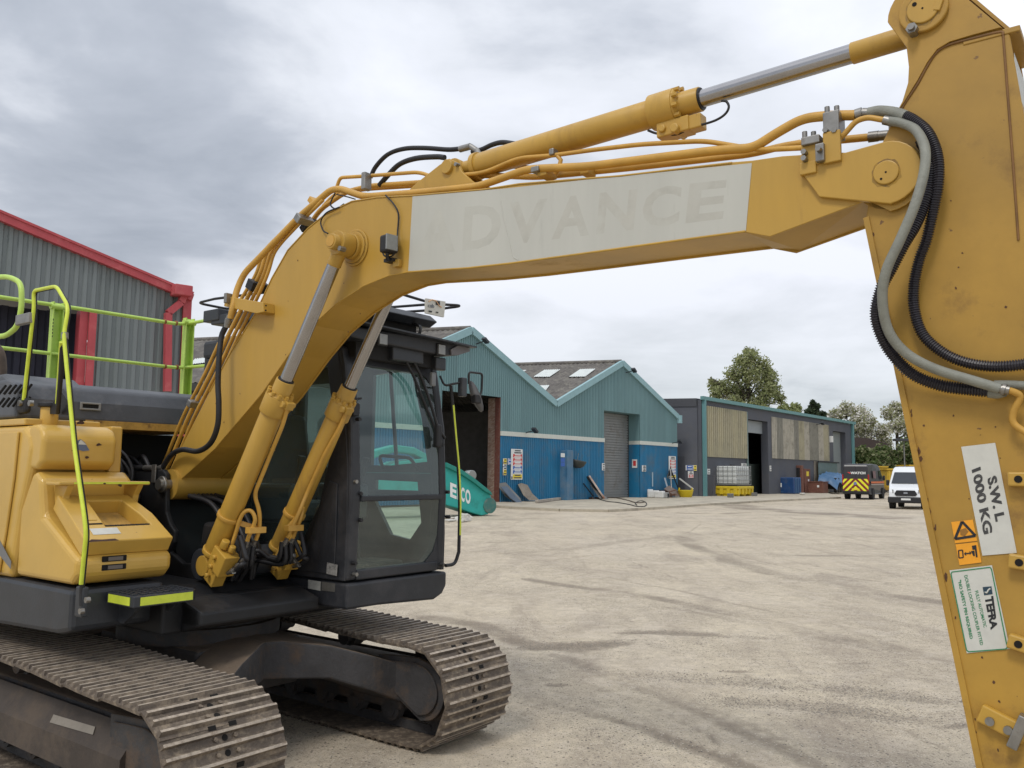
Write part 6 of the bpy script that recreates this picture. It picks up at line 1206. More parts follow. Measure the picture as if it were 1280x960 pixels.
mb = MB(); mb.box(V3(*SP(-1.085, .50, .046)), (.07, .075, .006), Matrix(((sl.x / sl.length, 0, sn.x), (0, 1, 0), (sl.y / sl.length, 0, sn.y)))); mb.obj('lid_latch', 'yellow_clean', tb, bevel=.003)
mb = MB(); mb.add([SP(-1.12, .34, .0465), SP(-1.03, .34, .0465), SP(-1.03, .37, .0465), SP(-1.12, .37, .0465)], [(0, 1, 2, 3)]); mb.obj('latch_gap', 'hole', tb)
mb = MB(); mb.add([SP(-1.13, .13, .047), SP(-.96, .13, .047), SP(-.96, .26, .047), SP(-1.13, .26, .047)], [(0, 1, 2, 3)]); mb.obj('paper_sticker', 'paper', tb)
for z_ in (1.335, 1.285):
    MB().box((.624, -1.01, z_), (.012, .15, .034)).obj('vent_slot', 'hole', tb, bevel=.004); MB().box((.6305, -1.005, z_), (.004, .09, .022)).obj('slot_plate', flat('dusty_slot', (.14, .12, .10)), tb)
gb = MB(); gb.b2((.14, TX0 + .01, 1.765), (.32, TX1 - .0, 1.788)); gb_o = gb.obj('grab_shelf', 'yellow_clean', tb, bevel=.008)
for y_ in (TX0 + .09, TX1 - .06): MB().prism([(.16, 1.62), (.24, 1.62), (.26, 1.70), (.31, 1.765), (.12, 1.765)], y_ - .02, y_ + .02, PY(0)).obj('shelf_support', 'yellow_clean', tb, bevel=.005)
MB().b2((.321, TX0 + .10, 1.772), (.324, TX1 - .01, 1.785)).obj('lime_tape', 'limetape', tb)
tf2 = lambda u, v: V3(*oX(u, v, .245))
for u, v, r in ((131, 600.5, 2), (150, 603, 3.2), (115, 595, .8)): chip(lambda a, b: V3(*oX(a, b, .1465 if False else .325)), u, v + 4, r * .6)
mb = MB(); mb.add([SP(-1.19, -.005, .0465), SP(-1.0, -.005, .0465), SP(-1.02, .035, .0465), SP(-1.1, .03, .0465), SP(-1.16, .045, .0465)], [(0, 1, 2, 3, 4)]); mb.obj('paint_chip', chipm, tb)
# step platform with lime tape
stp = MB().prism([(-1.04, .62), (-.62, .62), (-.62, .88), (-.66, .92), (-1.04, .92)], 1.075, 1.14, lambda a, b, t: (b, a, t)).obj('step_platform', 'charcoal', ex, bevel=.006)
mb = MB()
for i in range(8):
    for j in range(5): mb.box((.66 + .052 * j + .01 * (i % 2), -1.01 + .05 * i, 1.143), (.028, .034, .012))
mb.obj('tread_teeth', 'charcoal', stp)
MB().b2((.9205, -1.00, 1.085), (.9235, -.665, 1.132)).obj('lime_tape', 'limetape', stp); MB().b2((.64, -1.0435, 1.085), (.88, -1.0405, 1.132)).obj('lime_tape', 'limetape', stp)
for y_ in (-.95, -.72): MB().prism([(.60, .95), (.60, 1.075), (.85, 1.075), (.66, .95)], y_, y_ + .02, PY(0)).obj('step_bracket', 'charcoal', stp)
# near handrail
def rail(px, r, mt, nm, par_, fil=.06, n=10, tape=None):
    pts = []
    for q_ in px: pts.append(V3(*(oX(q_[0], q_[1], q_[3]) if q_[2] == 'x' else oY(q_[0], q_[1], q_[2]))))
    pts = fillet(pts, fil); o = MB().tube(pts, r, n).obj(nm, mt, par_); return o, pts
h1, pts = rail([(102, 757, -1.265), (102, 738, -1.265), (109, 668, -1.285), (107, 647, -1.285), (94, 556, -1.27), (81, 419, -1.25), (87, 384, -1.22), (72, 358, -1.20), (43, 364, -1.18), (44, 384, -1.18), (41, 410, -1.18), (31, 500, -1.15)], .0145, 'black', 'handrail', ex)
MB().tube([p_ + V3(.005, -.009, 0) for p_ in pts[1:] if p_.z > 1.22], .0125, 8).obj('lime_tape', 'limetape', h1)
h2, p2 = rail([(78, 428, -1.235), (76, 470, -1.20), (72, 516, -1.10)], .0145, 'black', 'handrail', ex)
MB().tube([p_ + V3(.005, -.009, 0) for p_ in [p2[0], p2[0].lerp(p2[-1], .86)]], .0125, 8).obj('lime_tape', 'limetape', h2)
MB().cyl(oY(81, 424, -1.25), oY(81, 416, -1.25), .021, 12).obj('rail_joint', 'steel', h1)
MB().box(oY(102, 752, -1.252), (.09, .035, .17)).obj('rail_foot', 'charcoal', h1, bevel=.01)
for u, v in ((109, 750), (101.5, 764)): q_ = oY(u, v, -1.275); MB().cyl((q_.x, -1.262, q_.z), (q_.x, -1.285, q_.z), .018, 6).obj('foot_bolt', 'steel', h1)
MB().box(oY(30, 507, -1.14), (.14, .05, .11)).obj('rail_foot', 'black', h1, bevel=.03)
for u, v in ((26, 504), (39, 504)): q_ = oY(u, v, -1.17); MB().cyl((q_.x, -1.16, q_.z), (q_.x, -1.185, q_.z), .022, 6).obj('foot_bolt', 'steel', h1)
MB().prism([(q_.x, q_.z) for q_ in (oY(u, v, -1.08) for u, v in ((74, 486), (84, 500), (84, 519), (57, 517), (68, 500)))], -1.08, -1.05, PY(0)).obj('rail_foot', 'black', h2)
MB().box(oY(31, 399, -1.20), (.20, .04, .07)).obj('rail_clamp', 'steel', h1, bevel=.006)
rail([(-30, 347, -1.16), (12, 346, -1.16), (27, 354, -1.16), (27, 385, -1.16), (22, 408, -1.16), (8, 420, -1.16), (-30, 422, -1.16)], .0185, 'lime', 'gate_rail', ex, .09)
# rear guard rail round the engine deck
GX = -1.6
gr_, _ = rail([(-40, 365.5, 'x', GX), (100, 386, 'x', GX), (222, 405, 'x', GX), (237, 404, 'x', GX), (262, 400, .79), (300, 396, .79), (330, 392, .79)], .0165, 'lime', 'guard_rail', ex, .10)
rail([(-40, 430, 'x', GX), (100, 446, 'x', GX), (219, 459.5, 'x', GX), (237, 459, 'x', GX), (258, 457, .79), (300, 455, .79)], .0155, 'lime', 'guard_rail', ex, .10)
for u, ytop in ((73, 378), (237, 398)):
    q_ = oX(u, ytop, GX + .0); mb = MB(); mb.b2((GX - .045, q_.y - .04, 2.40), (GX - .035, q_.y + .04, q_.z + .0)); mb.b2((GX - .035, q_.y - .045, 2.40), (GX + .02, q_.y - .036, q_.z)); mb.b2((GX - .035, q_.y + .036, 2.40), (GX + .02, q_.y + .045, q_.z)); po = mb.obj('rail_post', 'lime', ex)
    MB().cyl((GX, q_.y - .06, q_.z - .04), (GX, q_.y + .06, q_.z - .04), .026, 12).obj('post_collar', 'lime', po)
    if u == 73:
        c0 = q_; yy0 = q_.y; 
        for i in range(6): MB().b2((GX + .0201, yy0 - .044 + .0, q_.z - .16 - .028 * i), (GX + .0215, yy0 - .038, q_.z - .145 - .028 * i)).obj('post_lettering', 'black_ink', po)
for u, v in ((206, 402), (220, 404), (206, 458), (221, 459)):
    q_ = oX(u, v, GX); MB().cyl((GX, q_.y - .008, q_.z), (GX, q_.y + .008, q_.z), .0235, 12).obj('rust_band', mat('rust_band', (.25, .10, .04), .8, var=.4), gr_)
# engine hood
hz_ = [(-1.55, 2.20), (-1.55, 2.40), (-1.45, 2.47), (-.62, 2.475), (-.52, 2.44), (-.47, 2.34), (-.46, 2.20)]
hd = MB().prism(hz_, -1.17, .34, PY(0)).obj('engine_hood', 'hood', ex, bevel=.025, seg=3)
MB().prism([(-1.50, 2.40), (-1.42, 2.52), (-.80, 2.525), (-.66, 2.46), (-.66, 2.40)], -1.14, -.62, PY(0)).obj('hood_bulge', 'hood', hd, bevel=.03, seg=3)
for r_ in range(2):
    for i in range(6):
        q_ = oX(3 + i * 6.5 - r_ * 2, 487 + r_ * 16 + i * -.3, -.47); mb = MB(); mb.beam(V3(-.458, q_.y - .025, q_.z - .035), V3(-.470, q_.y + .02, q_.z + .03), .014, .012, up=(1, 0, 0)); mb.obj('hood_vent', 'hole', hd)
q_ = oX(113, 508, -.46); ring([(q_.y - .075, q_.z - .028), (q_.y + .075, q_.z - .028), (q_.y + .075, q_.z + .028), (q_.y - .075, q_.z + .028)], [(q_.y - .058, q_.z - .014), (q_.y + .058, q_.z - .014), (q_.y + .058, q_.z + .014), (q_.y - .058, q_.z + .014)], -.466, -.452, RX).obj('handle_rim', flat('grey_handle_rim', (.25, .25, .24)), hd, bevel=.004)
MB().b2((-.462, q_.y - .058, q_.z - .014), (-.4575, q_.y + .058, q_.z + .014)).obj('handle_recess', 'hole', hd)
MB().tube(spline([V3(-1.15, -1.02, 2.45), V3(-1.15, -1.02, 2.62), V3(-1.18, -1.05, 2.74), V3(-1.26, -1.15, 2.78), V3(-1.36, -1.26, 2.76)], 8), .05, 16).obj('exhaust_pipe', mat('burnt_exhaust', (.13, .10, .08), .7, .5, var=.3, vscale=12, dirt=(.22, .13, .07), damt=.6), ex)

# ================================================================== THINGS ABOUT THE YARD
AZ_ = .1
# ---------- teal excavator boom lying in front of the open doorway
FT = Facade(gz(604, 645, 0) + Vector((0, 0, 0)), R_(52)); tl = mat('teal_machine_paint', (.020, .37, .33), .45, var=.12, vscale=.8, dirt=(.02, .16, .13), damt=.5, dscale=1.2, dlow=.52)
fp = lambda px: [FT.at(u, v) for u, v in px]
def ft_pr(px, n0_, n1_, nm, mt, p_, bev=0):
    return MB().prism(fp(px), n0_, n1_, lambda a, b, t: FT.B + FT.D * a + FT.N * t + Vector((0, 0, b))).obj(nm, mt, p_, bevel=bev)
te = empty('excavator_boom', 'teal machine section with white letters lying tilted before the open doorway', 'machine part')
ft_pr([(455, 612), (470, 590), (500, 577), (530, 573), (557, 580), (563, 583), (585, 594), (596, 606), (608, 613), (613, 619), (617, 628), (615.5, 637), (610, 643), (602, 644.5), (590, 641), (575, 636), (560, 632), (530, 622), (500, 620), (470, 625)], -1.1, 0, 'hull', tl, te, .04)
ft_pr([(556, 578), (575, 587), (590, 597), (605, 609), (612, 615), (613, 619), (604, 614), (590, 603), (575, 593), (556, 584)], .0, .14, 'rim', flat('teal_rim', (.015, .22, .18)), te, .02)
ft_pr([(455, 575), (470, 563), (497, 556), (520, 559), (540, 570), (560, 580), (575, 587), (584, 594), (575, 592), (540, 579), (520, 568), (497, 565), (472, 572), (458, 583)], -.7, -.1, 'upper_beam', tl, te, .05)
mb = MB(); s_, z_ = FT.at(612, 632); mb.cyl(FT.B + FT.D * s_ - FT.N * 1.12 + Vector((0, 0, z_)), FT.B + FT.D * s_ + FT.N * .06 + Vector((0, 0, z_)), .34, 24); mb.obj('end_roller', mat('dusty_teal', (.05, .17, .15), .7, dirt=(.2, .18, .15), damt=.6, dscale=3), te, bevel=.03)
s_, z_ = FT.at(589, 597); mb = MB(); mb.cyl(FT.B + FT.D * s_ - FT.N * .3 + Vector((0, 0, z_ + .1)), FT.B + FT.D * s_ + FT.N * .1 + Vector((0, 0, z_ + .1)), .22, 18); mb.obj('work_lamp', 'lens', te, bevel=.03)
def ftp(u, v, n_=.012): s_, z_ = FT.at(u, v); return FT.B + FT.D * s_ + FT.N * n_ + Vector((0, 0, z_))
lm = flat('letter_white', (.78, .80, .78), .4)
for ch_, u0, u1 in (('K', 508.5, 516), ('O', 517, 526), ('B', 534, 541.5), ('B', 545, 553), ('E', 562.5, 570.5), ('L', 571.5, 576), ('C', 576, 580.5), ('O', 581.5, 588)):
    if ch_ in 'K': continue
    y0 = 584.0 + (u0 - 512) * .27 if u0 > 560 else 590; 
    vt = 603 + (u0 - 563) * .40; text_quad('letter', ch_, lm, ftp(u0, vt), ftp(u1, vt + (u1 - u0) * .42), ftp(u1, vt + 18 + (u1 - u0) * .42), ftp(u0, vt + 18), te, .04) if u0 > 555 else None
# pale rubble at its foot
rub = flat('pale_rag', (.55, .53, .48), .8, .2)
e_ = MB(); 
for i in range(14): p_ = gz(560 + rnd.uniform(0, 24), 648 + rnd.uniform(-3, 5)); e_.box((p_.x, p_.y, .06), (rnd.uniform(.1, .5), rnd.uniform(.1, .4), rnd.uniform(.04, .18)), Matrix.Rotation(rnd.random() * 3, 3, 'Z') @ Matrix.Rotation(rnd.uniform(-.4, .4), 3, 'X'))
o = e_.obj('rubble_pile', rub, None, bevel=.01); o['kind'] = 'stuff'

def lean_sheet(F, px, nm, label, mt, n_top=.1, n_bot=.9, th=.03, curve=0):
    pts = [F.at(u, v, (n_top + n_bot) / 2) for u, v in px]; z0 = min(z for _, z in pts); z1 = max(z for _, z in pts); mb = MB()
    def fn(a, b, t): k = (b - z0) / (z1 - z0); n_ = n_bot + (n_top - n_bot) * (k ** .8) + t; return F.B + F.D * a + F.N * n_ + Vector((0, 0, b))
    mb.prism(pts, 0, th, fn); return tag(mb.obj(nm, mt, None), label, 'metal sheet')
gs_ = mat('grey_sheet', (.20, .20, .19), .6, .3, var=.2, vscale=1.5, dirt=(.12, .09, .07), damt=.5)
bs_ = mat('blue_grey_sheet', (.10, .135, .18), .5, .3, var=.2, vscale=1.5)
z4 = lambda x, y: (620 + x / 8.73, 540 + y / 8.73)
lean_sheet(F1, [z4(60, 610), z4(80, 560), z4(150, 550), z4(180, 600), z4(210, 660), z4(240, 720), z4(230, 765), z4(150, 768), z4(90, 700)], 'leaning_sheet', 'pale cut metal sheet leaning behind a bluish sheet beside the open doorway', gs_, .1, .8)
lean_sheet(F1, [z4(88, 600), z4(155, 592), z4(245, 765), z4(190, 776), z4(140, 720)], 'leaning_sheet', 'bluish grey metal sheet leaning in front of a paler sheet under the safety board', bs_, .5, 1.1)
lean_sheet(F1, [z4(285, 572), z4(330, 558), z4(385, 578), z4(390, 670), z4(418, 745), z4(310, 745), z4(285, 690)], 'leaning_sheet', 'brownish curved metal sheet leaning alone on the blue cladding', mat('brown_sheet', (.22, .19, .15), .7, var=.2, vscale=2, dirt=(.12, .09, .06), damt=.5), .1, .9)
lean_sheet(F1, [z4(1075, 575), z4(1095, 585), z4(1180, 735), z4(1090, 722)], 'leaning_sheet', 'grey sheet leaning at the left foot of the roller door', gs_, .1, .9)
def stick(F, p0, p1, r, nm, label, cat, mt, n0=.1, n1=.9, sq=False):
    (s0, z0), (s1, z1) = F.at(*p0), F.at(*p1); A = F.B + F.D * s0 + F.N * n0 + Vector((0, 0, z0)); B_ = F.B + F.D * s1 + F.N * n1 + Vector((0, 0, max(z1, .12))); mb = MB()
    mb.beam(A, B_, r * 2, r * (1 if sq else 2)) ; return tag(mb.obj(nm, mt, None, bevel=r * .1), label, cat)
stick(F1, z4(1003, 478), z4(1062, 722), .12, 'timber_plank', 'rust and white plank leaning on the blue wall left of the roller door', 'plank', mat('rust_white_plank', (.55, .45, .38), .7, var=.4, vscale=1.2, dirt=(.30, .10, .04), damt=.8, dscale=1.5, dlow=.48), sq=True)
stick(F1, z4(985, 485), z4(1080, 725), .05, 'steel_bar', 'dark bar leaning behind the rust and white plank', 'bar', 'dark', .05, .6)
stick(F1, z4(940, 560), z4(995, 700), .035, 'steel_bar', 'thin dark rod leaning left of the rust and white plank', 'rod', 'dark', .1, .5)
p0, p1 = gz(671, 629, .1), gz(704, 624.5, .1); tag(MB().beam((p0.x, p0.y, .2), (p1.x, p1.y, .2), .2, .16).obj('timber_plank', flat('pale_weathered_timber', (.38, .34, .29), .85, .2), None, bevel=.01), 'pale timber plank lying on the apron by the narrow blue box', 'plank')
p0, p1 = gz(718, 621.5, .1), gz(745, 624, .1)
mb = MB(); 
for i in range(40): t_ = rnd.random(); p_ = p0.lerp(p1, t_); mb.box((p_.x + rnd.uniform(-.6, .6), p_.y + rnd.uniform(-.8, .8), .12 + rnd.random() * .12), (rnd.uniform(.1, .9), rnd.uniform(.05, .2), rnd.uniform(.03, .12)), Matrix.Rotation(rnd.random() * 3, 3, 'Z'))
o = mb.obj('scrap_pile', mat('rusty_scrap', (.12, .075, .05), .85, var=.4), None); o['kind'] = 'stuff'
# cable and hose on the ground
cab_pts = [gz(u, v, .1) for u, v in z5l] if False else [gz(740 + x / 6.857, 500 + y / 6.857, .1) for x, y in [(30, 845), (130, 872), (200, 880), (270, 890), (340, 905), (380, 915), (440, 918), (468, 900), (460, 880), (430, 868), (395, 872), (372, 890), (385, 905)]]
tag(MB().tube(spline([(p_.x, p_.y, .13) for p_ in cab_pts], 6), .024, 8).obj('black_hose', 'black', None), 'black hose lying in a loop on the ground before the roller door', 'hose')
cab_pts = [gz(740 + x / 6.857, 500 + y / 6.857, .1) for x, y in [(105, 838), (200, 842), (300, 862), (380, 885), (450, 880)]]
tag(MB().tube(spline([(p_.x, p_.y, .14) for p_ in cab_pts], 6), .03, 8).obj('brown_cable', flat('brown_cable', (.10, .07, .05)), None), 'thin brown cable running along the foot of the roller door', 'cable')
# white containers and clutter at the right corner of the workshop
def drum(u, v, sx, sy, sz, label, mt, nm='plastic_container', cat='container', rz=0):
    p_ = gz(u, v, .1); t_ = MB().box((p_.x, p_.y, .1 + sz / 2), (sx, sy, sz), Matrix.Rotation(-ANG + rz, 3, 'Z')).obj(nm, mt, None, bevel=min(sx, sy, sz) * .16, seg=3); tag(t_, label, cat)
    n_ = F1.N; c_ = Vector((p_.x, p_.y, .1 + sz * .5)); MB().cyl(c_ + Vector((0, 0, sz * .45)), c_ + Vector((0, 0, sz * .62)), min(sx, sy) * .14, 10).obj('cap', 'black', t_); MB().box(c_ + n_ * (sy * .5 + .0), (.16, .12, .26), Matrix.Rotation(-ANG, 3, 'Z')).obj('handle_gap', 'dark', t_); return t_
wp_ = flat('dirty_white_plastic', (.68, .68, .66), .5, .12, dirt=(.3, .28, .25), damt=.5)
drum(808.5, 621.5, 1.0, .5, .62, 'leftmost white plastic container lying on the apron by the blue wall', wp_); drum(817.5, 622, .9, .5, .55, 'white plastic container beside a second one near the rusty clutter', wp_, rz=.3); drum(825, 622.5, .7, .5, .52, 'small white container nearest the rusty clutter', wp_, rz=.1)
drum(831, 622.5, .55, .5, .42, 'small grey bucket among the rusty clutter', flat('grey_bucket', (.3, .3, .29)), 'bucket', 'bucket')
mb = MB()
for i in range(26): p_ = gz(835 + rnd.gauss(0, 5), 620.5 + rnd.gauss(0, 1), .1); mb.box((p_.x, p_.y, .15 + rnd.random() * .5), (rnd.uniform(.2, 1.3), rnd.uniform(.05, .25), rnd.uniform(.05, .2)), Matrix.Rotation(rnd.random() * 3, 3, 'Z') @ Matrix.Rotation(rnd.uniform(-.3, .3), 3, 'Y'))
o = mb.obj('scrap_pile', mat('rusty_scrap_b', (.14, .075, .05), .85, var=.4), None); o['kind'] = 'stuff'
lean_sheet(F1, [(833, 611), (843, 607), (850, 619), (838, 620.5)], 'leaning_sheet', 'brown board leaning over the rusty clutter near the yellow tub', mat('brown_board', (.17, .13, .11), .8), .5, 1.4)
tr_ = empty('tripod_stand', 'dark tripod with a pointed top in front of the right safety board', 'tripod'); pc_ = gz(838.5, 621, .1); tp_ = Vector((pc_.x, pc_.y, 2.35))
for i in range(3): a = 2.1 * i + .4; MB().tube([tp_, Vector((pc_.x + 1.0 * math.cos(a), pc_.y + 1.0 * math.sin(a), .12))], .05, 6).obj('leg', 'steel' if i else 'dark', tr_)
MB().tube([tp_ - Vector((0, 0, .6)), tp_ + Vector((0, 0, .15))], .2, 8, rr=[.16, .03]).obj('head', 'dark', tr_)
stick(F1, (845, 598), (850, 611), .06, 'shovel_handle', 'pale pole leaning by the workshop corner above the yellow tub', 'pole', flat('pale_pole', (.5, .5, .47)), .3, 1.2)
stick(F1, (826.5, 597), (827.5, 610), .06, 'upright_bar', 'pale upright bar standing left of the dark tripod', 'bar', flat('pale_pole_b', (.4, .45, .5)), .3, .5)
pt = gz(857, 621.5, .1); ytub = mat('yellow_plastic', (.72, .55, .02), .45, var=.08)
mb = MB(); ring_ = lambda s_, z_: [(pt.x + s_ * .62 * math.cos(6.283 * i / 20), pt.y + s_ * .52 * math.sin(6.283 * i / 20), z_) for i in range(20)]
vs_ = ring_(.78, .1) + ring_(1, .62) + ring_(1.06, .66) + ring_(.94, .64) + ring_(.72, .14); mb.add(vs_, [(k * 20 + i, k * 20 + (i + 1) % 20, (k + 1) * 20 + (i + 1) % 20, (k + 1) * 20 + i) for k in range(4) for i in range(20)] + [tuple(range(80, 100)), tuple(range(19, -1, -1))], True)
tb_ = tag(mb.obj('rubble_tub', ytub, None), 'yellow plastic tub standing by the dark end wall of the grey shed', 'tub')
for s_ in (-1, 1): MB().tube(fillet([Vector((pt.x + s_ * .5, pt.y - .2, .64)), Vector((pt.x + s_ * .5, pt.y - .2, .82)), Vector((pt.x + s_ * .5, pt.y + .2, .82)), Vector((pt.x + s_ * .5, pt.y + .2, .64))], .08), .03, 6).obj('handle', ytub, tb_)

# ---------- white caged tank on its yellow spill pallet
def place(u, v, z=.1): p_ = gz(u, v, z); return Vector((p_.x, p_.y, z))
bp = place(894, 620.5); RZ = Matrix.Rotation(-ANG + R_(90), 3, 'Z')
Wl, Dp = 3.5, 3.0                                                     # along the wall, out from the wall
def lb(c, d, mb): return mb.box(bp + F2.D * c[0] + F2.N * c[1] + Vector((0, 0, c[2])), (d[0], d[1], d[2]), RZ)
def corner(u, v, Wn, Wd):
    P = gz(u, v, .1); return Vector((P.x, P.y, 0)) - F2.N * (Wn / 2) + F2.D * (Wd / 2)
Wl = 3.2; bp = corner(923.5, 620.5, 2.5, Wl) + Vector((0, 0, .1))
yp = mat('yellow_bund_plastic', (.68, .50, .02), .5, var=.12, vscale=1, dirt=(.3, .22, .05), damt=.5, dscale=2)
pl = empty('spill_pallet', 'yellow plastic spill pallet under the white caged tank', 'pallet', (0, 0, 0))
lb((0, 0, .72), (Wl, 2.5, .24), MB()).obj('deck', yp, pl, bevel=.05)
lb((0, 0, .40), (Wl * .94, 2.3, .44), MB()).obj('sump', yp, pl, bevel=.05)
for i in range(5): lb((-Wl * .43 + Wl * .215 * i, 1.17, .38), (Wl * .08, .16, .46), MB()).obj('rib', yp, pl, bevel=.02)
for i in range(4): lb((-Wl * .5 + .03, -.95 + .63 * i, .38), (.14, .3, .46), MB()).obj('rib', yp, pl, bevel=.02)
for i in range(3): lb((-Wl * .38 + Wl * .38 * i, 0, .1), (Wl * .12, 2.2, .2), MB()).obj('foot', yp, pl, bevel=.02)
ib = empty('ibc_tank', 'white plastic tank in a metal cage standing on the yellow spill pallet', 'tank')
ibm = mat('translucent_white_tank', (.66, .68, .66), .45, var=.06, vscale=1); cg = mat('galvanised_cage', (.34, .35, .35), .5, .3)
TW, TD, z0, z1 = Wl * .9, 2.1, .98, 2.55
lb((0, 0, (z0 + z1) / 2), (TW * .96, TD * .96, z1 - z0), MB()).obj('bottle', ibm, ib, bevel=.18, seg=4)
lb((0, 0, .9), (TW, TD, .10), MB()).obj('base_plate', 'charcoal', ib)
for i in range(8):
    x_ = -TW / 2 + TW * i / 7; lb((x_, TD / 2, (z0 + z1) / 2), (.035, .035, z1 - z0 + .06), MB()).obj('cage_bar', cg, ib)
for i in range(6):
    y_ = -TD / 2 + TD * i / 5; lb((-TW / 2, y_, (z0 + z1) / 2), (.035, .035, z1 - z0 + .06), MB()).obj('cage_bar', cg, ib)
for i in range(5):
    z_ = z0 + (z1 - z0) * i / 4; lb((0, TD / 2 + .03, z_), (TW, .035, .04), MB()).obj('cage_bar', cg, ib); lb((-TW / 2 - .03, 0, z_), (.035, TD, .04), MB()).obj('cage_bar', cg, ib)
MB().cyl(bp + Vector((0, 0, 2.5)), bp + Vector((0, 0, 2.68)), .25, 16).obj('lid', 'charcoal', ib)
def boxthing(F, px, n0_, n1_, zt, nm, label, cat, mt, bev=.03, zb=.1):
    s0, s1 = F.at(px[0], 600, n1_)[0], F.at(px[1], 600, n1_)[0]; mb = MB(); fbox(F, s0, s1, n0_, n1_, zb, zt, mb); return tag(mb.obj(nm, mt, None, bevel=bev), label, cat), s0, s1
# small things by the pallet
boxthing(F2, (913, 917), 3.0, 3.3, .42, 'metal_canister', 'small grey canister standing in front of the yellow spill pallet', 'canister', gs_)
boxthing(F2, (943, 946.5), 2.2, 2.5, .4, 'metal_canister', 'small grey canister to the right of the yellow spill pallet', 'canister', gs_)
e_ = stick(F2, (884.2, 594), (884.2, 619), .07, 'standpipe', 'thin upright pipe standing left of the white caged tank', 'pipe', flat('dark_pipe', (.08, .08, .09)), .6, .6)
# dim shapes in the open doorway
s0 = F2.at(944, 600, -1)[0]; tag(fbox(F2, s0, s0 + 2.6, -3.0, -1.6, .12, 3.0).obj('storage_bin', flat('dull_green_bin', (.05, .065, .055)), None, bevel=.05), 'dim green bin just inside the dark open doorway', 'bin')
# blue tank, brown cabinets, crate
bl = mat('dark_blue_tank', (.012, .055, .17), .4, var=.12, vscale=1.5, dirt=(.08, .10, .13), damt=.4, dscale=2)
def cbox(u, v, Wn, Wd, z0, z1, nm, label, cat, mt, bev=.04):
    c_ = corner(u, v, Wn, Wd) + Vector((0, 0, (z0 + z1) / 2)); o = tag(MB().box(c_, (Wd, Wn, z1 - z0), RZ).obj(nm, mt, None, bevel=bev), label, cat); o['_n'] = 0; del o['_n']
    def face(y0, y1, za, zb, nm2, mt2, d=.012):                        # on the end that faces down the yard; y from the near corner
        P = corner(u, v, Wn, Wd) - F2.D * (Wd / 2 + d / 2) + F2.N * (Wn / 2 - (y0 + y1) / 2) + Vector((0, 0, (za + zb) / 2)); MB().box(P, (d, abs(y1 - y0), zb - za), RZ).obj(nm2, mt2, o)
    return o, face
o, fc = cbox(993, 617.5, 3.0, 2.0, .1, 1.72, 'blue_tank', 'dark blue tank with a white label against the grey shed wall', 'tank', bl, .10)
fc(1.25, 1.6, .75, 1.15, 'label', whi); fc(1.1, 2.0, .25, .32, 'ledge', flat('blue_rib', (.05, .13, .24)))
for i in range(3): P = corner(993, 617.5, 3.0, 2.0) + F2.N * 1.53 + F2.D * (-.6 + .6 * i) + Vector((0, 0, .9)); MB().box(P, (.12, .06, 1.5), RZ).obj('rib', flat('blue_rib_b', (.05, .13, .24)), o)
rb = mat('red_brown_steel', (.15, .060, .042), .7, var=.2, vscale=1.2, dirt=(.25, .14, .09), damt=.5)
o, fc = cbox(1003, 616.6, 2.0, .5, .1, 2.95, 'steel_rack', 'red brown open steel rack behind the dark blue tank', 'rack', rb, .03)
fc(.2, 1.75, .3, 2.7, 'bay_shade', 'dark')  # dark panel on a solid box paints in the shaded bay
o, fc = cbox(1006.5, 616.2, .62, 1.7, .1, 2.62, 'steel_cabinet', 'tall red brown cabinet with small notices beside the blue tank', 'cabinet', rb, .04)
fc(.2, .35, 1.2, 1.8, 'notice', whi)
for x_, z_, dz, c_ in ((.0, 2.1, .5, yeli), (.25, 1.3, .45, whi)): P = corner(1006.5, 616.2, .62, 1.7) + F2.N * .317 + F2.D * x_ + Vector((0, 0, z_)); MB().box(P, (.7 if c_ is yeli else .35, .012, dz), RZ).obj('notice', c_, o)
o, fc = cbox(1029, 616.5, 1.75, 1.6, .1, 1.2, 'brown_crate', 'low red brown crate right of the tall cabinet', 'crate', rb, .04)
fc(.4, .62, .7, .92, 'notice', whi); MB().box(corner(1029, 616.5, 1.75, 1.6) + Vector((0, 0, 1.26)), (1.7, 1.9, .1), RZ).obj('lid', rb, o)
p_ = place(1003, 618.5); tag(MB().box(p_ + Vector((0, 0, .10)), (.6, .4, .18), RZ).obj('white_sack', rub, None, bevel=.08), 'small white sack on the ground before the tall cabinet', 'sack')
# pale translucent screen and blue tarpaulin over dark machinery
s0, z1 = F2.at(1025, 578, .5); s1, _ = F2.at(1048, 580, .5)
scn = tag(fbox(F2, s0, s1, .3, .36, 1.2, 3.35).obj('screen_panel', mat('pale_green_screen', (.14, .20, .20), .4, var=.15), None), 'pale green panel with a dark top edge behind the blue tarpaulin', 'panel'); fbox(F2, s0 - .1, s1 + .6, .25, .42, 3.35, 3.48).obj('top_edge', 'charcoal', scn)
tm_ = MB(); s0, _ = F2.at(1033, 600, 1.5); s1, _ = F2.at(1052, 600, 1.5); k = 22; vs_ = []
for j in range(9):
    for i in range(k + 1):
        a = s0 + (s1 - s0) * i / k; t_ = j / 8; n_ = .6 + 2.0 * t_ ; hump = 2.35 - .4 * abs(i / k - .55) * 2; z_ = hump * (1 - .02 * j) if t_ < .55 else hump - (t_ - .55) * 2.2 + .12 * math.sin(i * 1.9) ; z_ += .10 * math.sin(i * 1.3 + j) + .05 * math.sin(i * 3.1)
        if i in (0, k): z_ -= .6
        vs_.append(F2.B + F2.D * a + F2.N * (n_ + .08 * math.sin(i * 1.4)) + Vector((0, 0, z_)))
tm_.add(vs_, [(j * (k + 1) + i, j * (k + 1) + i + 1, (j + 1) * (k + 1) + i + 1, (j + 1) * (k + 1) + i) for j in range(8) for i in range(k)], True)
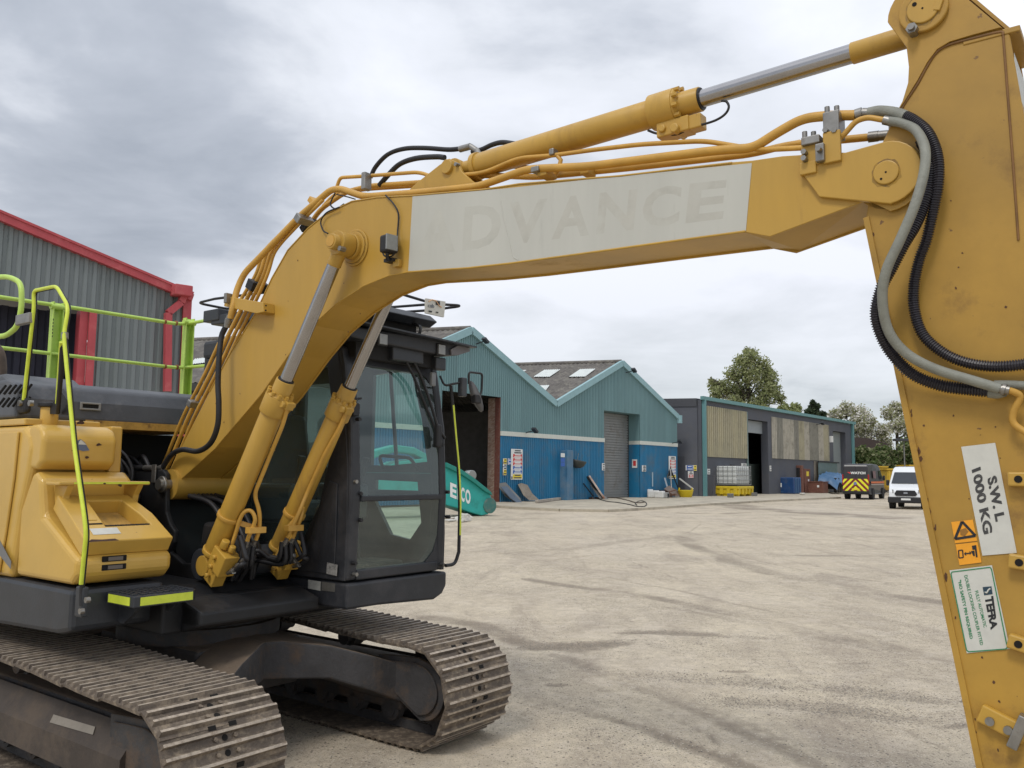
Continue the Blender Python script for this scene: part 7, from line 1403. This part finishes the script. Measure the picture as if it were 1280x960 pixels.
tag(tm_.obj('blue_tarpaulin', mat('blue_tarp', (.07, .16, .30), .45, var=.15, vscale=1.5), None), 'creased blue tarpaulin thrown over machinery by the black van', 'tarpaulin')
cm = empty('covered_machine', 'dark machinery standing beneath the blue tarpaulin', 'machine'); fbox(F2, s0 + .8, s1 - .8, .8, 2.2, .5, 1.7).obj('body', 'dark', cm, bevel=.1)
for i in range(5): a = s0 + 1 + (s1 - s0 - 2) * i / 4; MB().cyl(F2.B + F2.D * a + F2.N * 2.0 + Vector((0, 0, .45)), F2.B + F2.D * a + F2.N * 2.3 + Vector((0, 0, .45)), .34, 16).obj('wheel', 'black', cm)

# ---------- vans
def van(name, label, pos, head, sc3, body, is_rear):
    L_, W_, H_ = 5.9, 2.06, 2.6 ; v = empty(name, label, 'van', pos, head); v.scale = sc3
    glassd = flat('dark_van_glass', (.03, .035, .045), .08, .1); trim = 'black'
    prof = [(-2.95, .42), (-2.98, .9), (-2.93, 1.6), (-2.86, 2.42), (-2.70, 2.58), (-1.0, 2.62), (.6, 2.58), (1.05, 2.50), (1.40, 2.28), (2.05, 1.50), (2.75, 1.28), (2.92, 1.08), (2.98, .75), (2.95, .42), (2.50, .36), (-2.5, .36)]
    mb = MB(); n = len(prof); ins = lambda z_: .0 if z_ < 1.2 else .16 * ((z_ - 1.2) / 1.4) ** 1.4
    vs_ = []
    for s_ in (-1, 1): vs_ += [(x_, s_ * (W_ / 2 - ins(z_) - (.10 if x_ > 2.6 or x_ < -2.9 else 0)), z_) for x_, z_ in prof]
    mb.add(vs_, [tuple(range(n)), tuple(range(2 * n - 1, n - 1, -1))]); mb.add(vs_, [(i, i + n, (i + 1) % n + n, (i + 1) % n) for i in range(n)]); b_ = mb.obj('body', body, v, bevel=.05, seg=3, ang=14)
    yw = lambda z_: W_ / 2 - ins(z_)
    # windscreen
    mb = MB(); mb.add([(1.415, -.78, 2.22), (1.415, .78, 2.22), (2.03, .90, 1.53), (2.03, -.90, 1.53)], [(0, 1, 2, 3)]); mb.add([(x_ + .012, y_, z_ + .012) for x_, y_, z_ in mb.v], []) ; mb.v = [(x_ + .03, y_, z_ + .025) for x_, y_, z_ in mb.v]; mb.obj('windscreen', glassd, v)
    for s_ in (-1, 1):
        mb = MB(); mb.add([(.55, s_ * (yw(2.2) + .03), 2.16), (1.25, s_ * (yw(2.15) + .03), 2.12), (1.75, s_ * (yw(1.6) + .02), 1.55), (.55, s_ * (yw(1.55) + .02), 1.50)], [(0, 1, 2, 3)]); mb.obj('side_window', glassd, v)
        for x_ in (1.95, -1.75):
            w = MB(); w.cyl((x_, s_ * (W_ / 2 - .26), .35), (x_, s_ * (W_ / 2 - .02), .35), .35, 28); wo = w.obj('wheel', 'black', v, bevel=.03); MB().cyl((x_, s_ * (W_ / 2 - .03), .35), (x_, s_ * (W_ / 2 + .0), .35), .21, 20).obj('rim', flat('wheel_rim', (.28, .28, .28), .4), wo, bevel=.01)
            aw = MB(); aw.cyl((x_, s_ * (W_ / 2 - .3), .40), (x_, s_ * (W_ / 2 + .004), .40), .43, 28); aw.obj('wheel_arch', 'dark', v)
        m_ = MB().box((1.55, s_ * 1.17, 1.58), (.14, .18, .36)).obj('mirror', 'black', v, bevel=.04); 
        h_ = MB(); h_.add([(2.70, s_ * .93, 1.00), (2.93, s_ * .68, .96), (2.90, s_ * .66, 1.16), (2.55, s_ * .94, 1.26)], [(0, 1, 2, 3)]); h_.v = [(x_ + .055, y_ * 1.015, z_) for x_, y_, z_ in h_.v]; h_.obj('headlight', 'lens', v)
        MB().box((-2.945, s_ * .93, 1.45), (.06, .10, .75)).obj('tail_light', flat('tail_red', (.35, .02, .02), .3), v, bevel=.01)
    MB().box((2.90, 0, .56), (.22, 2.0, .38)).obj('front_bumper', 'black', v, bevel=.06); MB().box((-2.93, 0, .52), (.16, 1.96, .22)).obj('rear_bumper', 'black', v, bevel=.03)
    g_ = [(-.62, .92), (-.52, .80), (.52, .80), (.62, .92), (.50, 1.14), (-.50, 1.14)]; gr_ = MB().prism(g_, 2.93, 3.03, lambda a, b, t: (t, a, b)).obj('grille', 'black', v, bevel=.02)
    for z_ in (.88, .97, 1.06): MB().box((3.035, 0, z_), (.01, .98, .015)).obj('grille_bar', 'charcoal', gr_)
    MB().box((3.035, 0, .98), (.012, .22, .09)).obj('badge', flat('badge_grey', (.3, .32, .36), .3), gr_, bevel=.004)
    MB().box((3.015, 0, .60), (.02, .52, .11)).obj('number_plate', whi, v)
    return v, b_, yw
pw = gz(1133.5, 636.5); hw = math.atan2(-pw.y, -pw.x) + R_(-7)
wb_ = flat('van_white', (.74, .76, .78), .3, .03); fwd = Vector((math.cos(hw), math.sin(hw), 0))
wv, _, _ = van('parked_van', 'white van facing the camera with dark grille and lower bumper', pw - fwd * 2.75, hw, (1, .98, .96), wb_, False)
pbk = gz(1070.5, 624.3); hb = R_(90) - R_(34); fb = Vector((math.cos(hb), math.sin(hb), 0))
bkm = flat('van_black', (.035, .033, .036), .35, .1)
bv, _, yw = van('parked_van', 'black van seen from behind with yellow and red chevrons', pbk + fb * 3.1, hb, (1.08, 1.08, 1.12), bkm, True)
rx = -2.995; vp = lambda y_, z_, d=0: (rx - d + (0.0 if z_ < .95 else (z_ - .9) * .082), y_, z_)
for s_ in (0,): MB().quad(vp(-.006, .5, .008), vp(.006, .5, .008), vp(.006, 2.4, .008), vp(-.006, 2.4, .008)).obj('door_gap', 'hole', bv)
def clipq(y0, y1, z0, z1): return MB().quad(vp(y0, z0, .012), vp(y1, z0, .012), vp(y1, z1, .012), vp(y0, z1, .012))
yy_ = flat('chevron_yellow', (.80, .78, .03), .4); rr_ = flat('chevron_red', (.20, .015, .02), .4)
clipq(-.92, .92, .62, 1.50).obj('chevron_field', rr_, bv)
for side in (-1, 1):
    for k in range(4):
        z_ = .30 + k * .44
        a = [(.0, z_ + .46), (.92, z_ - .46), (.92, z_ - .24), (.0, z_ + .68)]
        # clip band to the field
        P_ = []
        def clip(poly, zc, keep):
            o = []
            for i in range(len(poly)):
                (ya, za), (yb, zb) = poly[i], poly[(i + 1) % len(poly)]; ia, ib_ = keep(za), keep(zb)
                if ia: o.append((ya, za))
                if ia != ib_: t_ = (zc - za) / (zb - za); o.append((ya + (yb - ya) * t_, zc))
            return o
        a = clip(a, .62, lambda z: z >= .62); a = clip(a, 1.50, lambda z: z <= 1.50) if a else a
        if len(a) > 2: MB().add([vp(side * y_, z__, .018) for y_, z__ in a], [tuple(range(len(a)))]).obj('chevron_stripe', yy_, bv)
text_quad('lettering', 'WATCH', whi, vp(.36, 2.02, .02), vp(-.72, 2.02, .02), vp(-.72, 1.84, .02), vp(.36, 1.84, .02), bv, .05)
MB().add([vp(.62, 1.99, .02), vp(.42, 1.99, .02), vp(.32, 1.86, .02), vp(.42, 1.88, .02)], [(0, 1, 2, 3)]).obj('red_flash', redi, bv)
MB().box((-3.03, -.0, .74), (.015, .55, .12)).obj('number_plate', yeli, bv); MB().box((-2.84, 0, 2.46), (.05, 1.6, .07)).obj('roof_strip', flat('silver_strip', (.5, .5, .5)), bv)
MB().cyl((-3.04, .02, 1.16), (-3.03, .02, 1.16), .12, 14).obj('round_badge', flat('badge_blue', (.18, .2, .4)), bv)
for s_ in (-1, 1):
    MB().quad((-2.6, s_ * (yw(1.35) + .012), 1.32), (2.3, s_ * (yw(1.35) + .012), 1.32), (2.3, s_ * (yw(1.2) + .012), 1.18), (-2.6, s_ * (yw(1.2) + .012), 1.18)).obj('orange_stripe', flat('orange_stripe', (.62, .15, .04)), bv)
    MB().quad((-2.6, s_ * (yw(1.1) + .012), 1.12), (2.3, s_ * (yw(1.1) + .012), 1.12), (2.3, s_ * (yw(1.0) + .012), 1.07), (-2.6, s_ * (yw(1.0) + .012), 1.07)).obj('pale_stripe', flat('pale_stripe', (.5, .45, .4)), bv)
    MB().quad((-1.6, s_ * (yw(2.0) + .015), 2.1), (-.6, s_ * (yw(2.0) + .015), 2.1), (-.6, s_ * (yw(1.6) + .02), 1.55), (-1.6, s_ * (yw(1.6) + .02), 1.55)).obj('side_print', flat('faded_print', (.16, .09, .09)), bv)
# yellow machines far behind the vans
ym = mat('yellow_plant', (.55, .36, .03), .5, var=.12, vscale=.6, dirt=(.2, .12, .03), damt=.4)
def plant(u0, u1, v0, v1, dist, label, nm='yellow_skip', cat='skip'):
    k = dist / 1.0; x0, x1 = (u0 - 640) / FPX * dist, (u1 - 640) / FPX * dist; z1 = CAMH + (595.5 - v0) / FPX * dist; z0 = max(0, CAMH + (595.5 - v1) / FPX * dist)
    t_ = tag(MB().prism([(x0, z0 + .3), (x0 + .3, z0), (x1 - .3, z0), (x1, z0 + .3), (x1, z1), (x0, z1)], dist, dist + 3, PY(0)).obj(nm, ym, None, bevel=.06), label, cat)
    for i in range(4): a = x0 + (x1 - x0) * (i + .5) / 4; MB().b2((a - .08, dist - .1, z0 + .3), (a + .08, dist - .001, z1 - .1)).obj('rib', ym, t_)
    MB().b2((x0 - .1, dist - .12, z1 - .0), (x1 + .1, dist + 3.1, z1 + .16)).obj('rim', ym, t_); return t_
plant(1108, 1124, 587, 612, 88, 'yellow skip behind the gap between the black and the white van')
plant(1092, 1108, 584, 600, 95, 'taller yellow skip showing above the black van bonnet'); plant(1136, 1160, 582, 600, 96, 'yellow skip partly hidden behind the white van roof')
# site cabin roof and lamp post by the trees
tag(MB().b2((27.5, 73.5, 0), (31.5, 76, 3.2)).obj('site_cabin', flat('dark_cabin', (.05, .055, .06)), None, bevel=.05), 'x', 'cabin') if False else None
x_ = (1130 - 640) / FPX * 80; lp_ = empty('lamp_post', 'thin lamp post with a flat dark head beside the trees', 'lamp post'); MB().tube([(x_, 80, 0), (x_, 80, 5.2)], .07, 8, rr=[.09, .05]).obj('pole', gs_, lp_); MB().b2((x_ - .9, 79.6, 5.2), (x_ + .6, 80.4, 5.42)).obj('lamp_head', 'charcoal', lp_, bevel=.04)
x_ = (1075 - 640) / FPX * 112; tag(MB().prism([(x_ - 1.5, 0), (x_ + 3.6, 0), (x_ + 3.6, 6.2), (x_ + 1, 6.9), (x_ - 1.5, 7.0)], 112, 118, PY(0)).obj('brick_outbuilding', flat('dark_brick', (.07, .05, .045)), None), 'dark low outbuilding just visible behind the end of the grey shed', 'outbuilding')

# ================================================================== TREES
def leafmat(name, col, col2): 
    m = bpy.data.materials.new(name); m.use_nodes = True; t = m.node_tree; n = t.nodes; l = t.links.new; b = n['Principled BSDF']; b.inputs['Roughness'].default_value = .6; b.inputs['Specular IOR Level'].default_value = .2
    g = n.new('ShaderNodeNewGeometry'); a = n.new('ShaderNodeTexNoise'); a.inputs['Scale'].default_value = .9; a.inputs['Detail'].default_value = 4; l(g.outputs['Position'], a.inputs['Vector'])
    q = n.new('ShaderNodeMath'); q.operation = 'ADD'; l(g.outputs['Random Per Island'], q.inputs[0]); l(a.outputs[0], q.inputs[1]); r = n.new('ShaderNodeMapRange'); l(q.outputs[0], r.inputs[0]); r.inputs[1].default_value = .4; r.inputs[2].default_value = 1.5
    x = n.new('ShaderNodeMix'); x.data_type = 'RGBA'; l(r.outputs[0], x.inputs[0]); x.inputs[6].default_value = (*col, 1); x.inputs[7].default_value = (*col2, 1); l(x.outputs[2], b.inputs['Base Color'])
    tl_ = n.new('ShaderNodeBsdfTranslucent'); l(x.outputs[2], tl_.inputs[0]); ms_ = n.new('ShaderNodeMixShader'); ms_.inputs[0].default_value = .42; l(b.outputs[0], ms_.inputs[1]); l(tl_.outputs[0], ms_.inputs[2]); l(ms_.outputs[0], n['Material Output'].inputs[0]); return m
bark = mat('bark', (.09, .075, .06), .9, var=.3, vscale=2)
LM = dict(green=leafmat('spring_leaf', (.22, .26, .11), (.44, .47, .22)), dark=leafmat('conifer_leaf', (.035, .055, .032), (.09, .12, .06)), blossom=leafmat('blossom', (.80, .76, .71), (.95, .93, .9)), olive=leafmat('olive_leaf', (.25, .27, .14), (.46, .46, .27)), bush=leafmat('bush_leaf', (.075, .11, .04), (.17, .23, .08)))
def tree(name, label, cat, base, H, clumps, nleaf, lsz, mats, seed=1, group=None, limbs=9, trunk_r=.35):
    rg = random.Random(seed); t = empty(name, label, cat, base, 0, group); tk = MB(); tk.tube([(0, 0, 0), (rg.uniform(-.2, .2), 0, H * .35), (rg.uniform(-.4, .4), rg.uniform(-.3, .3), H * .62), (rg.uniform(-.5, .5), 0, H * .9)], 1, 8, rr=[trunk_r, trunk_r * .75, trunk_r * .45, trunk_r * .12])
    to = tk.obj('trunk', bark, t); lb_ = MB()
    for (cx, cy, cz, r) in clumps:
        z0 = max(H * .15, cz - r * 1.6) ; p1 = Vector((cx, cy, cz)); p0 = Vector((0, 0, min(z0, H * .7)))
        lb_.tube([p0, p0.lerp(p1, .5) + Vector((0, 0, -.3)), p1], 1, 5, rr=[trunk_r * .4, trunk_r * .22, .03])
        for _ in range(9): d_ = Vector((rg.gauss(0, 1), rg.gauss(0, 1), rg.gauss(.3, 1))).normalized() * r * 1.05; lb_.tube([p0.lerp(p1, rg.uniform(.5, 1)), p1 + d_], .035, 4, rr=[.07, .015])
    lb_.obj('limbs', bark, t)
    cr_ = MB(); tot = sum(c[3] ** 2 for c in clumps)
    for (cx, cy, cz, r) in clumps:
        for _ in range(int(nleaf * r * r / tot)):
            d_ = Vector((rg.gauss(0, 1), rg.gauss(0, 1), rg.gauss(0, 1))).normalized() * r * (rg.random() ** .45) * rg.uniform(.7, 1.12); c_ = Vector((cx, cy, cz)) + d_
            u_ = Vector((rg.gauss(0, 1), rg.gauss(0, 1), rg.gauss(0, .7))).normalized(); w_ = u_.cross(Vector((rg.gauss(0, 1), rg.gauss(0, 1), rg.gauss(0, 1)))).normalized(); s_ = lsz * rg.uniform(.5, 1.3)
            cr_.cur = 0 if (len(mats) == 1 or rg.random() < mats[1][1]) else 1
            cr_.add([c_ - u_ * s_, c_ + w_ * s_ * .55, c_ + u_ * s_, c_ - w_ * s_ * .55], [(0, 1, 2, 3)])
    me = bpy.data.meshes.new('crown'); me.from_pydata(cr_.v, [], cr_.f); me.polygons.foreach_set('material_index', cr_.mi); o = bpy.data.objects.new('crown', me); C.objects.link(o); o.parent = t
    for m_ in (mats if len(mats) == 1 else [mats[0], mats[1][0]]): me.materials.append(LM[m_])
    return t
def crown_px(base_u, dist, px, jitter=.4, depth=1.0, seed=0):
    """clumps (u, v, radius px) seen from the yard, given real distance"""
    rg = random.Random(seed); bx = (base_u - 640) / FPX * dist; o = []
    for u, v, r in px:
        x_ = (u - 640) / FPX * dist; z_ = CAMH + (591 + .0107 * (u - 640) - v) / FPX * dist; R__ = r / FPX * dist; o.append((x_ - bx, rg.uniform(-depth, depth) * 2, z_, R__))
    return Vector((bx, dist, 0)), o
b_, c_ = crown_px(937, 112, [(938, 447, 13), (925, 455, 12), (952, 458, 14), (915, 470, 13), (935, 470, 16), (962, 473, 14), (897, 480, 9), (908, 485, 14), (930, 490, 18), (955, 492, 17), (970, 488, 11), (895, 492, 10), (945, 510, 16), (915, 508, 15), (974, 500, 8), (940, 435, 5), (893, 474, 4), (966, 462, 7)], seed=4)
tree('birch_tree', 'tall green tree rising behind the grey shed roof', 'tree', b_, 17, c_, 11500, .20, ['green', ('olive', .6)], 3)
b_, c_ = crown_px(1000, 118, [(985, 512, 9), (1000, 510, 8), (994, 520, 10), (976, 516, 8)], seed=6)
tree('leafy_tree', 'small mid green treetop just right of the tall tree', 'tree', b_, 10, c_, 2600, .26, ['green'], 5)
b_, c_ = crown_px(1022, 122, [(1016, 510, 7), (1022, 516, 9), (1010, 520, 9), (1032, 520, 7), (1012, 504, 3)], seed=8)
tree('conifer_tree', 'very dark treetop between the green trees and the blossom', 'tree', b_, 10, c_, 3800, .24, ['dark'], 7)
b_, c_ = crown_px(1062, 116, [(1060, 512, 12), (1045, 520, 11), (1078, 518, 13), (1070, 530, 14), (1092, 527, 11), (1085, 540, 15), (1050, 531, 10), (1100, 540, 12), (1105, 555, 13), (1075, 555, 14), (1090, 565, 15)], seed=10)
tree('cherry_tree', 'white blossoming tree behind the end of the grey shed', 'tree', b_, 11, c_, 11500, .19, ['olive', ('blossom', .60)], 9)
b_, c_ = crown_px(1122, 108, [(1112, 517, 10), (1124, 510, 10), (1135, 520, 12), (1118, 532, 13), (1132, 540, 13), (1145, 530, 12), (1150, 515, 9)], seed=12)
tree('cherry_tree', 'sparser pale blossoming tree beside the yellow arm edge', 'tree', b_, 11, c_, 5200, .19, ['olive', ('blossom', .66)], 11)
for i, (u, v, r, d_, lab) in enumerate(((1082, 572, 13, 104, 'green bush behind the black van roof'), (1104, 572, 14, 106, 'green bush above the gap between the two vans'), (1127, 565, 15, 105, 'green bush above the white van roof'), (1152, 562, 16, 103, 'green bush half hidden by the yellow arm'), (1068, 582, 9, 118, 'low green bush at the end corner of the grey shed'))):
    b_, c_ = crown_px(u, d_, [(u - r * .6, v + 4, r * .8), (u + r * .5, v + 2, r * .85), (u, v - 3, r), (u - r * .4, v + 16, r), (u + r * .6, v + 16, r)], seed=20 + i)
    tree('leafy_bush', lab, 'bush', b_, 4.5, c_, 4200, .24, ['bush', ('olive', .7)], 30 + i)
# far hedge line that closes the horizon
hb_ = MB(); rg = random.Random(5)
for i in range(9000):
    a = rg.uniform(-1.15, 1.15); d_ = rg.uniform(150, 175); h = 5 + 2.5 * math.sin(a * 23) + 1.5 * math.sin(a * 61); c_ = Vector((d_ * math.sin(a), d_ * math.cos(a), h * (rg.random() ** .8)))
    u_ = Vector((rg.gauss(0, 1), rg.gauss(0, 1), rg.gauss(0, 1))).normalized(); w_ = u_.cross(Vector((rg.gauss(0, 1), rg.gauss(0, 1), rg.gauss(0, 1)))).normalized(); s_ = rg.uniform(.8, 1.7); hb_.add([c_ - u_ * s_, c_ + w_ * s_ * .7, c_ + u_ * s_, c_ - w_ * s_ * .7], [(0, 1, 2, 3)])
me = bpy.data.meshes.new('hedge'); me.from_pydata(hb_.v, [], hb_.f); me.materials.append(LM['bush']); o = bpy.data.objects.new('distant_trees', me); C.objects.link(o); o['kind'] = 'stuff'

# repeats share a group
GR = dict(leaning_sheet='sheets and boards leaning on the workshop wall', plastic_container='white plastic containers by the workshop corner', parked_van='vans parked at the far end of the yard', yellow_skip='yellow skips behind the vans', safety_notice='tall site safety boards', warning_sign='small yellow warning signs', mandatory_sign='small blue instruction signs', paper_notice='small notices on the walls', cherry_tree='blossoming trees beyond the yard', leafy_bush='bushes beyond the yard', timber_plank='planks by the workshop wall', steel_bar='dark bars leaning by the roller door', metal_canister='canisters beside the spill pallet')
for o in list(bpy.data.objects):
    k = o.name.split('.')[0]
    if o.parent is None and k in GR and 'label' in o.keys(): o['group'] = GR[k]
